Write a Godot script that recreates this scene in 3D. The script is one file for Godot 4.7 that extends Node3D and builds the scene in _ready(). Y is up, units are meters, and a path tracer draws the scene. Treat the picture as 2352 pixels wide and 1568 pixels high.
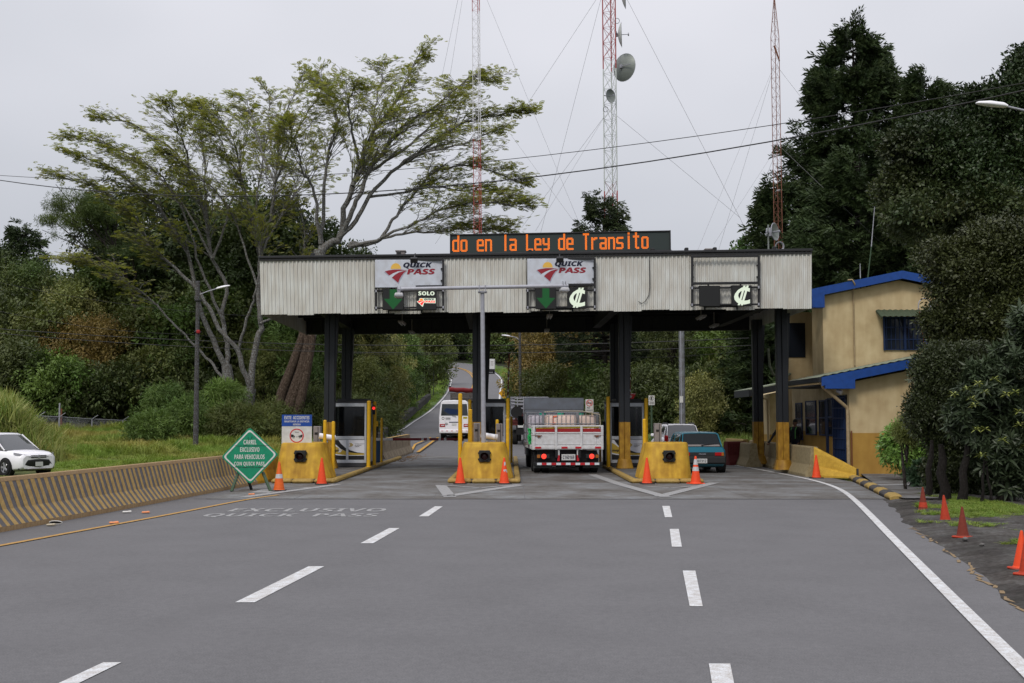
extends Node3D
# A toll plaza on a mountain road. y up, metres, the camera looks along -Z; "d" below is the distance along -Z.
const F := 2700.0            # focal length in units of the 2352 x 1568 view
const EYE := 1.85
var PITCH := atan(176.0 / 2700.0)
var rng := RandomNumberGenerator.new()
var used := {}
var M := {}
var T := {}
var CL := {}                 # foliage clump meshes
var gap_noise := FastNoiseLite.new()

# ---------------------------------------------------------------- survey: from a sighted direction to a place
func ray(px: float, py: float) -> Vector3:
	return Vector3(px - 1176.0, 784.0 - py, -F).rotated(Vector3.RIGHT, PITCH)
func P(px: float, py: float, d: float) -> Vector3:
	var r := ray(px, py)
	return Vector3(0, EYE, 0) + r * (d / -r.z)
func G(px: float, py: float, y := 0.0) -> Vector3:
	var r := ray(px, py)
	return Vector3(0, EYE, 0) + r * ((y - EYE) / r.y)

# ---------------------------------------------------------------- naming and tagging
func numbered(called: String, parent: Node) -> String:
	var key := str(parent.get_instance_id()) + called
	var k: int = used.get(key, 0)
	used[key] = k + 1
	return called if k == 0 else "%s_%03d" % [called, k]
func tag(o: Node, label: String, category: String, group := "", kind := "") -> void:
	if label: o.set_meta("label", label)
	if category: o.set_meta("category", category)
	if group: o.set_meta("group", group)
	if kind: o.set_meta("kind", kind)
func thing(called: String, label: String, category: String, at := Vector3.ZERO, turn := 0.0, group := "") -> Node3D:
	var o := Node3D.new()
	o.name = numbered(called, self)
	add_child(o, true)
	o.position = at
	o.rotation.y = turn
	tag(o, label, category, group)
	return o
func part(called: String, mb: MB, m: Material, parent: Node, label := "") -> MeshInstance3D:
	var o := MeshInstance3D.new()
	o.mesh = mb.mesh(m)
	o.name = numbered(called, parent)
	parent.add_child(o, true)
	if label: o.set_meta("label", label)
	return o
func struct(called: String, mb: MB, m: Material) -> MeshInstance3D:
	var o := part(called, mb, m, self)
	o.set_meta("kind", "structure")
	return o
func copy(o: Node3D, at: Vector3, turn: float, label: String) -> Node3D:
	var c: Node3D = o.duplicate()
	var nm: String = str(o.name)
	if nm.length() > 4 and nm[nm.length() - 4] == "_" and nm.right(3).is_valid_int(): nm = nm.left(nm.length() - 4)
	c.name = numbered(nm, self)
	add_child(c, true)
	c.position = at
	c.rotation.y = turn
	if label: c.set_meta("label", label)
	return c

# ---------------------------------------------------------------- mesh building
class MB:
	var v := PackedVector3Array()
	var n := PackedVector3Array()
	var c := PackedColorArray()
	var col := Color(1, 1, 1)
	func tri3(a: Vector3, b: Vector3, d: Vector3, na: Vector3, nb: Vector3, nd: Vector3) -> void:
		if (d - a).cross(b - a).dot(na + nb + nd) < 0.0:
			var t := b; b = d; d = t
			t = nb; nb = nd; nd = t
		v.push_back(a); v.push_back(b); v.push_back(d)
		n.push_back(na); n.push_back(nb); n.push_back(nd)
		c.push_back(col); c.push_back(col); c.push_back(col)
	func tri(a: Vector3, b: Vector3, d: Vector3, out: Vector3) -> void:
		var g := (d - a).cross(b - a)
		if g.length_squared() < 1e-16: return
		g = g.normalized()
		if g.dot(out) < 0: g = -g
		tri3(a, b, d, g, g, g)
	func quad(a: Vector3, b: Vector3, d: Vector3, e: Vector3, out: Vector3) -> void:
		tri(a, b, d, out); tri(a, d, e, out)
	# a box with chamfered edges
	func box(xf: Transform3D, s: Vector3, r := 0.0) -> void:
		var h := s * 0.5
		if r <= 0.0:
			for ax in 3:
				for sg in [-1.0, 1.0]:
					var o := Vector3.ZERO; o[ax] = sg
					var p := []
					for q in [[-1, -1], [1, -1], [1, 1], [-1, 1]]:
						var w := Vector3.ZERO
						w[ax] = sg * h[ax]; w[(ax + 1) % 3] = q[0] * h[(ax + 1) % 3]; w[(ax + 2) % 3] = q[1] * h[(ax + 2) % 3]
						p.push_back(xf * w)
					quad(p[0], p[1], p[2], p[3], xf.basis * o)
			return
		r = minf(r, minf(h.x, minf(h.y, h.z)) * 0.98)
		for ax in 3:
			var b: int = (ax + 1) % 3
			var e: int = (ax + 2) % 3
			for sg in [-1.0, 1.0]:
				var o := Vector3.ZERO; o[ax] = sg
				var p := []
				for q in [[-1, -1], [1, -1], [1, 1], [-1, 1]]:
					var w := Vector3.ZERO
					w[ax] = sg * h[ax]; w[b] = q[0] * (h[b] - r); w[e] = q[1] * (h[e] - r)
					p.push_back(xf * w)
				quad(p[0], p[1], p[2], p[3], xf.basis * o)
				for sb in [-1.0, 1.0]:
					var o2 := Vector3.ZERO; o2[ax] = sg; o2[b] = sb
					var k := []
					for q in [[0, -1], [0, 1], [1, 1], [1, -1]]:
						var w := Vector3.ZERO
						w[e] = q[1] * (h[e] - r)
						w[ax] = sg * (h[ax] - (r if q[0] == 1 else 0.0))
						w[b] = sb * (h[b] - (0.0 if q[0] == 1 else r))
						k.push_back(xf * w)
					quad(k[0], k[1], k[2], k[3], xf.basis * o2)
		for sx in [-1.0, 1.0]:
			for sy in [-1.0, 1.0]:
				for sz in [-1.0, 1.0]:
					tri(xf * Vector3(sx * h.x, sy * (h.y - r), sz * (h.z - r)), xf * Vector3(sx * (h.x - r), sy * h.y, sz * (h.z - r)), xf * Vector3(sx * (h.x - r), sy * (h.y - r), sz * h.z), xf.basis * Vector3(sx, sy, sz))
	func at(x: float, y: float, z: float, sx: float, sy: float, sz: float, r := 0.0) -> void:
		box(Transform3D(Basis.IDENTITY, Vector3(x, y, z)), Vector3(sx, sy, sz), r)
	# a bar of rectangular section between two points
	func bar(a: Vector3, b: Vector3, w: float, t: float, r := 0.0, up := Vector3.UP) -> void:
		var z := (b - a)
		var l := z.length()
		z /= l
		if absf(z.dot(up)) > 0.99: up = Vector3.FORWARD
		var x := up.cross(z).normalized()
		var y := z.cross(x)
		box(Transform3D(Basis(x, y, z), (a + b) * 0.5), Vector3(w, t, l), r)
	func tube(pts: PackedVector3Array, rad: PackedFloat32Array, sides := 8, caps := true) -> void:
		var rings := []
		var nrm := []
		var up := Vector3.UP
		var t0 := (pts[1] - pts[0]).normalized()
		if absf(t0.dot(up)) > 0.9: up = Vector3.RIGHT
		var x := up.cross(t0).normalized()
		for i in pts.size():
			var t := (pts[mini(i + 1, pts.size() - 1)] - pts[maxi(i - 1, 0)]).normalized()
			x = (x - t * x.dot(t)).normalized()
			var y := t.cross(x)
			var rg := PackedVector3Array()
			var rn := PackedVector3Array()
			for k in sides:
				var a := TAU * k / sides
				var o := x * cos(a) + y * sin(a)
				rg.push_back(pts[i] + o * rad[mini(i, rad.size() - 1)])
				rn.push_back(o)
			rings.push_back(rg); nrm.push_back(rn)
		for i in pts.size() - 1:
			for k in sides:
				var k2: int = (k + 1) % sides
				tri3(rings[i][k], rings[i][k2], rings[i + 1][k2], nrm[i][k], nrm[i][k2], nrm[i + 1][k2])
				tri3(rings[i][k], rings[i + 1][k2], rings[i + 1][k], nrm[i][k], nrm[i + 1][k2], nrm[i + 1][k])
		if caps:
			for e in [0, pts.size() - 1]:
				var o: Vector3 = (pts[0] - pts[1]) if e == 0 else (pts[e] - pts[e - 1])
				for k in sides - 2: tri(rings[e][0], rings[e][k + 1], rings[e][k + 2], o)
	func cyl(a: Vector3, b: Vector3, r0: float, r1 := -1.0, sides := 10, caps := true) -> void:
		tube(PackedVector3Array([a, b]), PackedFloat32Array([r0, r0 if r1 < 0 else r1]), sides, caps)
	# profile of (radius, height) turned about the y axis of xf
	func lathe(prof: Array, sides: int, xf := Transform3D.IDENTITY) -> void:
		for i in prof.size() - 1:
			var p: Vector2 = prof[i]
			var q: Vector2 = prof[i + 1]
			var e := q - p
			var on := Vector2(e.y, -e.x).normalized()
			for k in sides:
				var a := TAU * k / sides
				var b := TAU * (k + 1) / sides
				var da := Vector3(cos(a), 0, sin(a))
				var db := Vector3(cos(b), 0, sin(b))
				var na := xf.basis * (da * on.x + Vector3(0, on.y, 0))
				var nb := xf.basis * (db * on.x + Vector3(0, on.y, 0))
				var y0 := Vector3(0, p.y, 0)
				var y1 := Vector3(0, q.y, 0)
				if p.x > 1e-5: tri3(xf * (da * p.x + y0), xf * (db * p.x + y0), xf * (db * q.x + y1), na, nb, nb)
				if q.x > 1e-5: tri3(xf * (da * p.x + y0), xf * (db * q.x + y1), xf * (da * q.x + y1), na, nb, na)
	# a flat outline in the xy plane of xf, facing its +z, with a thickness behind it
	func prism(poly: PackedVector2Array, xf: Transform3D, depth := 0.0) -> void:
		var ix := Geometry2D.triangulate_polygon(poly)
		var f := xf.basis.z.normalized()
		for i in range(0, ix.size(), 3):
			tri(xf * Vector3(poly[ix[i]].x, poly[ix[i]].y, 0), xf * Vector3(poly[ix[i + 1]].x, poly[ix[i + 1]].y, 0), xf * Vector3(poly[ix[i + 2]].x, poly[ix[i + 2]].y, 0), f)
			if depth > 0: tri(xf * Vector3(poly[ix[i]].x, poly[ix[i]].y, -depth), xf * Vector3(poly[ix[i + 1]].x, poly[ix[i + 1]].y, -depth), xf * Vector3(poly[ix[i + 2]].x, poly[ix[i + 2]].y, -depth), -f)
		if depth > 0:
			var area := 0.0
			for i in poly.size(): area += poly[i].cross(poly[(i + 1) % poly.size()])
			for i in poly.size():
				var a := poly[i]
				var b := poly[(i + 1) % poly.size()]
				var o := Vector2(b.y - a.y, a.x - b.x) * signf(area)
				quad(xf * Vector3(a.x, a.y, 0), xf * Vector3(b.x, b.y, 0), xf * Vector3(b.x, b.y, -depth), xf * Vector3(a.x, a.y, -depth), xf.basis * Vector3(o.x, o.y, 0))
	# a flat sheet on the ground
	func sheet(pts: Array, y: float) -> void:
		var poly := PackedVector2Array()
		for p in pts: poly.push_back(Vector2(p.x, p.z) if p is Vector3 else Vector2(p.x, -p.y))
		var ix := Geometry2D.triangulate_polygon(poly)
		for i in range(0, ix.size(), 3):
			tri(Vector3(poly[ix[i]].x, y, poly[ix[i]].y), Vector3(poly[ix[i + 1]].x, y, poly[ix[i + 1]].y), Vector3(poly[ix[i + 2]].x, y, poly[ix[i + 2]].y), Vector3.UP)
	# skin over a row of rings with the same number of points
	func loft(rings: Array, closed := true, cap := true) -> void:
		var nr := rings.size()
		var m: int = rings[0].size()
		var nn := []
		for i in nr:
			var cen := Vector3.ZERO
			for p in rings[i]: cen += p
			cen /= m
			var a := PackedVector3Array()
			for j in m:
				var tu: Vector3 = rings[mini(i + 1, nr - 1)][j] - rings[maxi(i - 1, 0)][j]
				var tv: Vector3 = (rings[i][(j + 1) % m] - rings[i][(j - 1 + m) % m]) if closed else (rings[i][mini(j + 1, m - 1)] - rings[i][maxi(j - 1, 0)])
				var k := tu.cross(tv)
				if k.length_squared() < 1e-14: k = rings[i][j] - cen
				k = k.normalized()
				if k.dot(rings[i][j] - cen) < 0: k = -k
				a.push_back(k)
			nn.push_back(a)
		for i in nr - 1:
			for j in (m if closed else m - 1):
				var j2: int = (j + 1) % m
				var fa: Vector3 = (rings[i + 1][j2] - rings[i][j]).cross(rings[i][j2] - rings[i][j])
				if fa.length_squared() > 1e-14: tri3(rings[i][j], rings[i][j2], rings[i + 1][j2], nn[i][j], nn[i][j2], nn[i + 1][j2])
				fa = (rings[i + 1][j] - rings[i][j]).cross(rings[i + 1][j2] - rings[i][j])
				if fa.length_squared() > 1e-14: tri3(rings[i][j], rings[i + 1][j2], rings[i + 1][j], nn[i][j], nn[i + 1][j2], nn[i + 1][j])
		if cap and closed:
			for e in [0, nr - 1]:
				var cen := Vector3.ZERO
				for p in rings[e]: cen += p
				cen /= m
				var o: Vector3 = rings[0][0] - rings[1][0] if e == 0 else rings[e][0] - rings[e - 1][0]
				for j in m: tri(rings[e][j], rings[e][(j + 1) % m], cen, o)
	func mesh(m: Material) -> ArrayMesh:
		var a := []
		a.resize(Mesh.ARRAY_MAX)
		a[Mesh.ARRAY_VERTEX] = v
		a[Mesh.ARRAY_NORMAL] = n
		a[Mesh.ARRAY_COLOR] = c
		var am := ArrayMesh.new()
		am.add_surface_from_arrays(Mesh.PRIMITIVE_TRIANGLES, a)
		am.surface_set_material(0, m)
		return am
	func text(s: String, font: Font, xf: Transform3D, w: float, h: float, slant := 0.0, bold := 0.0) -> void:
		var tm := TextMesh.new()
		tm.text = s
		tm.font = font
		tm.font_size = 64
		tm.pixel_size = 0.01
		tm.depth = 0.0
		tm.curve_step = 2.0
		var a := tm.get_mesh_arrays()
		var vs: PackedVector3Array = a[Mesh.ARRAY_VERTEX]
		if vs.is_empty(): return
		var ids: PackedInt32Array = a[Mesh.ARRAY_INDEX]
		var lo := Vector3(1e9, 1e9, 0)
		var hi := -lo
		for p in vs:
			lo = lo.min(p); hi = hi.max(p)
		var f := xf.basis.z.normalized()
		var offs := [Vector2.ZERO]
		if bold > 0: offs = [Vector2(-bold, 0), Vector2(bold, 0), Vector2(0, bold * 0.7), Vector2(0, -bold * 0.7)]
		for oi in offs.size():
			var q := PackedVector3Array()
			for p in vs:
				var y := ((p.y - lo.y) / (hi.y - lo.y) - 0.5) * h
				q.push_back(xf * Vector3(((p.x - lo.x) / (hi.x - lo.x) - 0.5) * w + y * slant + offs[oi].x, y + offs[oi].y, oi * 0.0006))
			for i in range(0, ids.size(), 3): tri(q[ids[i]], q[ids[i + 1]], q[ids[i + 2]], f)

# ---------------------------------------------------------------- textures and materials
func noise_bytes(w: int, h: int, cells: float, oct: int, sd: int) -> PackedByteArray:
	var f := FastNoiseLite.new()
	f.noise_type = FastNoiseLite.TYPE_SIMPLEX_SMOOTH
	f.seed = sd
	f.frequency = cells / w
	f.fractal_octaves = oct
	var im := f.get_seamless_image(w, h, false, false, 0.15, true)
	im.convert(Image.FORMAT_L8)
	return im.get_data()
# layers: [cells across, octaves, strength, stretch (1 = none, 12 = drawn out downwards)]
func grain(size: int, layers: Array, base: float, sd: int, warm := 0.0) -> ImageTexture:
	var acc := PackedFloat32Array()
	acc.resize(size * size)
	acc.fill(base)
	for l in layers:
		var b: PackedByteArray
		if l[3] > 1:
			var f := FastNoiseLite.new()
			f.seed = sd
			f.frequency = float(l[0]) / size
			f.fractal_octaves = l[1]
			var im := f.get_seamless_image(size, maxi(8, size / int(l[3])), false, false, 0.15, true)
			im.convert(Image.FORMAT_L8)
			im.resize(size, size, Image.INTERPOLATE_CUBIC)
			b = im.get_data()
		else:
			b = noise_bytes(size, size, l[0], l[1], sd)
		sd += 7
		var k: float = l[2] / 255.0
		for i in size * size: acc[i] += (b[i] - 127.5) * k
	var out := PackedByteArray()
	out.resize(size * size * 3)
	for i in size * size:
		var x := clampf(acc[i], 0.0, 1.0)
		out[i * 3] = int(255 * x)
		out[i * 3 + 1] = int(255 * clampf(x * (1.0 - warm * (base - x)), 0, 1))
		out[i * 3 + 2] = int(255 * clampf(x * (1.0 - 2.0 * warm * (base - x)), 0, 1))
	return ImageTexture.create_from_image(Image.create_from_data(size, size, false, Image.FORMAT_RGB8, out))
func lin(r: float, g: float, b: float) -> Color:
	return Color(r, g, b).linear_to_srgb()
func mat(called: String, colr: Color, rough := 0.7, tex: Texture2D = null, metres := 1.0, metal := 0.0) -> StandardMaterial3D:
	var m := StandardMaterial3D.new()
	m.albedo_color = colr
	m.roughness = rough
	m.metallic = metal
	m.metallic_specular = 0.4
	if tex:
		m.albedo_texture = tex
		m.uv1_triplanar = true
		m.uv1_world_triplanar = true
		m.uv1_scale = Vector3.ONE / metres
	M[called] = m
	return m
func glow(called: String, colr: Color, energy: float) -> StandardMaterial3D:
	var m := mat(called, Color(0.02, 0.02, 0.02), 0.6)
	m.emission_enabled = true
	m.emission = colr
	m.emission_energy_multiplier = energy
	return m
func font(bold := true) -> SystemFont:
	var f := SystemFont.new()
	f.font_names = PackedStringArray(["Droid Sans"])
	f.font_weight = 700 if bold else 400
	return f
func make_materials() -> void:
	T.asphalt = grain(1024, [[420, 2, 0.26, 1], [60, 3, 0.07, 1], [4, 3, 0.05, 1]], 0.78, 11)
	T.concrete = grain(1024, [[260, 2, 0.12, 1], [30, 4, 0.16, 1], [4, 4, 0.30, 1]], 0.76, 31, 0.25)
	T.paint = grain(512, [[120, 3, 0.05, 1], [7, 4, 0.09, 1]], 0.9, 51, 0.2)
	T.wall = grain(512, [[160, 3, 0.04, 1], [6, 4, 0.10, 1], [14, 3, 0.06, 6]], 0.9, 57, 0.3)
	T.worn = grain(512, [[60, 4, 0.22, 1], [8, 4, 0.16, 1]], 0.82, 71, 0.25)
	T.streak = grain(512, [[30, 4, 0.08, 14], [5, 4, 0.10, 3], [150, 2, 0.03, 1]], 0.88, 91, 0.3)
	T.soot = grain(512, [[9, 4, 0.17, 5], [4, 4, 0.22, 1], [120, 2, 0.05, 1]], 0.84, 95, 0.3)
	T.bark = grain(512, [[30, 4, 0.6, 4], [12, 4, 0.5, 1], [90, 2, 0.2, 1]], 0.62, 111, 0.3)
	T.grass = grain(1024, [[300, 3, 0.4, 1], [24, 4, 0.35, 1], [4, 3, 0.3, 1]], 0.68, 131, 0.2)
	T.dirt = grain(1024, [[240, 3, 0.35, 1], [30, 4, 0.4, 1], [5, 4, 0.35, 1]], 0.62, 151, 0.2)
	mat("asphalt", lin(0.215, 0.213, 0.222), 0.86, T.asphalt, 7.0)
	mat("concrete", lin(0.235, 0.228, 0.22), 0.85, T.concrete, 9.0)
	mat("sidewalk", lin(0.20, 0.19, 0.18), 0.9, T.concrete, 4.0)
	mat("joint", lin(0.045, 0.045, 0.045), 0.95, T.worn, 1.0)
	mat("line_white", lin(0.80, 0.80, 0.80), 0.75, T.worn, 1.3)
	mat("line_faded", lin(0.43, 0.43, 0.43), 0.8, T.worn, 0.7)
	mat("line_yellow", lin(0.62, 0.36, 0.11), 0.8, T.worn, 0.9)
	mat("line_gold", lin(0.75, 0.40, 0.05), 0.7, T.worn, 1.3)
	mat("yellow", lin(0.64, 0.37, 0.03), 0.62, T.soot, 1.6)
	mat("yellow_post", lin(0.78, 0.45, 0.015), 0.5, T.paint, 1.0)
	mat("kerb_yellow", lin(0.50, 0.34, 0.10), 0.8, T.worn, 0.8)
	mat("kerb_black", lin(0.09, 0.085, 0.085), 0.85, T.worn, 0.8)
	mat("cone", lin(0.95, 0.085, 0.018), 0.55, T.paint, 0.6)
	mat("cone_orange", lin(0.85, 0.15, 0.02), 0.55, T.paint, 0.6)
	mat("cone_dirty", lin(0.26, 0.045, 0.025), 0.75, T.worn, 0.5)
	mat("cone_red", lin(0.62, 0.06, 0.02), 0.65, T.worn, 0.5)
	mat("cone_band", lin(0.72, 0.72, 0.74), 0.5, T.worn, 0.4)
	mat("rubber", lin(0.022, 0.02, 0.02), 0.85)
	mat("sheet_metal", lin(0.72, 0.72, 0.67), 0.55, T.streak, 2.2)
	mat("white_metal", lin(0.62, 0.64, 0.68), 0.5, T.paint, 1.5)
	mat("dark_steel", lin(0.022, 0.023, 0.026), 0.6, T.paint, 1.0)
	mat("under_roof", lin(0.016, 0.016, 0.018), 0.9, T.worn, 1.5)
	mat("column", lin(0.018, 0.021, 0.026), 0.45, T.paint, 1.0)
	mat("column_yellow", lin(0.42, 0.22, 0.02), 0.6, T.soot, 1.2)
	mat("sign_white", lin(0.66, 0.70, 0.78), 0.45, T.paint, 2.5)
	mat("navy", lin(0.010, 0.013, 0.035), 0.5)
	mat("logo_red", lin(0.26, 0.018, 0.030), 0.5)
	mat("logo_sun", lin(0.72, 0.44, 0.08), 0.5)
	mat("logo_grey", lin(0.34, 0.36, 0.44), 0.5)
	mat("display", lin(0.015, 0.016, 0.017), 0.7)
	mat("led_board", lin(0.026, 0.038, 0.037), 0.6)
	glow("led_green", lin(0.006, 0.14, 0.03), 0.55)
	glow("led_white", lin(0.82, 0.92, 0.74), 0.9)
	glow("led_orange", lin(1.0, 0.20, 0.012), 1.5)
	glow("led_red", lin(1.0, 0.03, 0.03), 1.3)
	glow("brake", lin(1.0, 0.05, 0.03), 1.6)
	glow("fluorescent", lin(0.9, 0.9, 0.85), 0.35)
	mat("galv", lin(0.42, 0.43, 0.48), 0.45, T.paint, 1.0, 0.25)
	mat("cabinet", lin(0.27, 0.245, 0.24), 0.6, T.paint, 0.8)
	mat("booth_dark", lin(0.035, 0.036, 0.04), 0.6)
	mat("booth_frame", lin(0.50, 0.53, 0.58), 0.5, T.paint, 1.0)
	mat("booth_white", lin(0.62, 0.63, 0.68), 0.5)
	mat("booth_gold", lin(0.42, 0.29, 0.04), 0.5)
	mat("black", lin(0.012, 0.012, 0.013), 0.55)
	mat("interior", lin(0.02, 0.02, 0.022), 0.9)
	var g := mat("glass", lin(0.03, 0.035, 0.04), 0.04)
	g.metallic_specular = 0.6
	mat("booth_blue", lin(0.02, 0.06, 0.14), 0.5)
	mat("sign_green", lin(0.0, 0.25, 0.125), 0.45, T.paint, 1.2)
	mat("sign_cream", lin(0.68, 0.68, 0.65), 0.5, T.paint, 1.5)
	mat("sign_blue", lin(0.015, 0.075, 0.36), 0.45, T.paint, 1.2)
	mat("sign_red", lin(0.5, 0.02, 0.025), 0.5)
	mat("sign_yellow", lin(0.55, 0.28, 0.01), 0.5)
	mat("green_post", lin(0.06, 0.11, 0.06), 0.6, T.worn, 0.7)
	mat("arm_red", lin(0.17, 0.012, 0.018), 0.5)
	mat("arm_white", lin(0.6, 0.6, 0.62), 0.5)
	mat("barrier_grey", lin(0.235, 0.22, 0.22), 0.9, T.worn, 1.6)
	mat("barrier_stripe", lin(0.72, 0.48, 0.18), 0.85, T.worn, 0.9)
	mat("barrier_concrete", lin(0.40, 0.32, 0.22), 0.9, T.concrete, 2.5)
	mat("barrier_sand", lin(0.42, 0.34, 0.19), 0.9, T.worn, 1.4)
	mat("barrier_dark", lin(0.06, 0.05, 0.035), 0.9, T.worn, 1.0)
	mat("barrier_red", lin(0.20, 0.035, 0.035), 0.7, T.worn, 1.0)
	mat("wall_cream", lin(0.62, 0.49, 0.28), 0.85, T.wall, 4.5)
	mat("wall_ochre", lin(0.45, 0.26, 0.055), 0.85, T.wall, 4.5)
	mat("trim_blue", lin(0.010, 0.065, 0.30), 0.6, T.paint, 1.5)
	mat("bar_blue", lin(0.006, 0.020, 0.07), 0.5)
	mat("roof_sheet", lin(0.30, 0.34, 0.24), 0.7, T.worn, 1.0)
	mat("awning", lin(0.085, 0.115, 0.07), 0.8, T.worn, 1.0)
	mat("pipe", lin(0.50, 0.38, 0.22), 0.6, T.worn, 1.0)
	mat("rust_pipe", lin(0.16, 0.06, 0.03), 0.8)
	mat("window_dark", lin(0.012, 0.016, 0.024), 0.08)
	mat("flag_blue", lin(0.03, 0.05, 0.22), 0.8)
	mat("flag_white", lin(0.6, 0.6, 0.66), 0.8)
	mat("flag_red", lin(0.42, 0.015, 0.02), 0.8)
	mat("pole_wood", lin(0.20, 0.19, 0.19), 0.9, T.bark, 1.2)
	mat("pole_concrete", lin(0.26, 0.27, 0.28), 0.9, T.concrete, 2.0)
	mat("tower_red", lin(0.34, 0.05, 0.045), 0.6)
	mat("tower_white", lin(0.62, 0.62, 0.64), 0.5)
	mat("tower_rust", lin(0.22, 0.09, 0.06), 0.7)
	mat("dish", lin(0.26, 0.29, 0.27), 0.45, T.paint, 1.0, 0.2)
	mat("dish_white", lin(0.52, 0.56, 0.54), 0.5)
	mat("wire", lin(0.03, 0.03, 0.032), 0.6)
	mat("guy", lin(0.20, 0.20, 0.21), 0.5)
	mat("bark_grey", lin(0.38, 0.36, 0.33), 0.95, T.bark, 1.6)
	mat("bark_brown", lin(0.17, 0.115, 0.08), 0.95, T.bark, 1.8)
	mat("bark_black", lin(0.028, 0.022, 0.018), 0.95, T.bark, 0.8)
	mat("bark_dark", lin(0.075, 0.06, 0.05), 0.95, T.bark, 1.2)
	mat("car_white", lin(0.80, 0.80, 0.84), 0.25).clearcoat_enabled = true
	mat("car_teal", lin(0.008, 0.16, 0.24), 0.28).clearcoat_enabled = true
	mat("car_dark", lin(0.02, 0.021, 0.022), 0.55)
	mat("truck_white", lin(0.72, 0.72, 0.73), 0.5, T.paint, 1.2)
	mat("headboard", lin(0.80, 0.84, 0.92), 0.35, T.paint, 2.5)
	mat("truck_red", lin(0.30, 0.012, 0.015), 0.5)
	mat("cattle_red", lin(0.14, 0.025, 0.022), 0.6, T.worn, 1.0)
	mat("tail_red", lin(0.35, 0.01, 0.012), 0.2)
	mat("amber", lin(0.35, 0.12, 0.02), 0.3)
	mat("reflector_red", lin(0.45, 0.015, 0.025), 0.35)
	mat("reflector_white", lin(0.62, 0.66, 0.70), 0.35)
	mat("plate", lin(0.55, 0.56, 0.55), 0.5)
	mat("tyre", lin(0.014, 0.014, 0.015), 0.9)
	mat("rim", lin(0.38, 0.38, 0.41), 0.35, null, 1.0, 0.6)
	mat("cage", lin(0.30, 0.31, 0.34), 0.4, null, 1.0, 0.5)
	mat("tank", lin(0.90, 0.71, 0.62), 0.5, T.paint, 1.0)
	mat("tank_blue", lin(0.62, 0.58, 0.66), 0.5, T.paint, 1.0)
	mat("cap_green", lin(0.0, 0.28, 0.19), 0.5)
	mat("paint_orange", lin(0.85, 0.13, 0.02), 0.6)
	mat("strap_yellow", lin(0.62, 0.52, 0.04), 0.7)
	mat("strap_cream", lin(0.45, 0.40, 0.30), 0.7)
	mat("rope_green", lin(0.03, 0.45, 0.12), 0.6)
	mat("tarp_red", lin(0.34, 0.025, 0.03), 0.6, T.paint, 0.8)
	mat("dump_grey", lin(0.30, 0.27, 0.25), 0.7, T.worn, 1.0)
	mat("skin", lin(0.16, 0.085, 0.055), 0.6)
	mat("jacket", lin(0.012, 0.012, 0.016), 0.85)
	mat("jeans", lin(0.014, 0.018, 0.035), 0.9)
	mat("vest_green", lin(0.12, 0.36, 0.10), 0.7)
	mat("vest_blue", lin(0.05, 0.08, 0.22), 0.7)
	mat("hair", lin(0.01, 0.008, 0.007), 0.8)
	mat("stone", lin(0.09, 0.085, 0.075), 0.95, T.dirt, 1.2)
	mat("litter_orange", lin(0.75, 0.28, 0.12), 0.6)
	mat("litter_white", lin(0.62, 0.62, 0.60), 0.6)
	mat("straw", lin(0.27, 0.17, 0.09), 0.95)
	for q in [["leaf", 0.55, 0.6], ["leaf_thin", 0.6, 1.0], ["leaf_gloss", 0.42, 0.3], ["needle", 0.65, 0.3], ["blade", 0.6, 0.7]]:
		var m := mat(q[0], Color(1, 1, 1), q[1])
		m.vertex_color_use_as_albedo = true
		m.cull_mode = BaseMaterial3D.CULL_DISABLED
		m.backlight_enabled = true
		m.backlight = Color(q[2], q[2], q[2] * 0.6)
	var tm := mat("terrain", lin(1, 1, 1), 0.95, T.grass, 5.0)
	tm.vertex_color_use_as_albedo = true
	var dm := mat("soil", lin(1, 1, 1), 0.95, T.dirt, 3.0)
	dm.vertex_color_use_as_albedo = true

# ---------------------------------------------------------------- camera, sky, light
func make_view() -> void:
	var cam := Camera3D.new()
	cam.name = "camera"
	add_child(cam)
	cam.position = Vector3(0, EYE, 0)
	cam.rotation = Vector3(PITCH, 0, 0)
	cam.fov = rad_to_deg(2.0 * atan(784.0 / F))
	cam.near = 0.1
	cam.far = 1500
	cam.current = true
	var we := WorldEnvironment.new()
	we.name = "world_environment"
	var e := Environment.new()
	e.background_mode = Environment.BG_SKY
	e.tonemap_mode = Environment.TONE_MAPPER_LINEAR
	e.tonemap_exposure = 1.0
	e.sdfgi_enabled = true
	e.ssao_enabled = true
	e.ssil_enabled = true
	e.background_energy_multiplier = 1.0
	var sm := PanoramaSkyMaterial.new()
	sm.panorama = overcast()
	var sk := Sky.new()
	sk.sky_material = sm
	e.sky = sk
	we.environment = e
	add_child(we)
	var sun := DirectionalLight3D.new()
	sun.name = "sun"
	sun.light_energy = 0.5
	sun.light_color = Color(1.0, 0.97, 0.93)
	sun.light_angular_distance = 14.0
	sun.shadow_enabled = true
	add_child(sun)
	sun.rotation_degrees = Vector3(-44, -24, 0)
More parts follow.
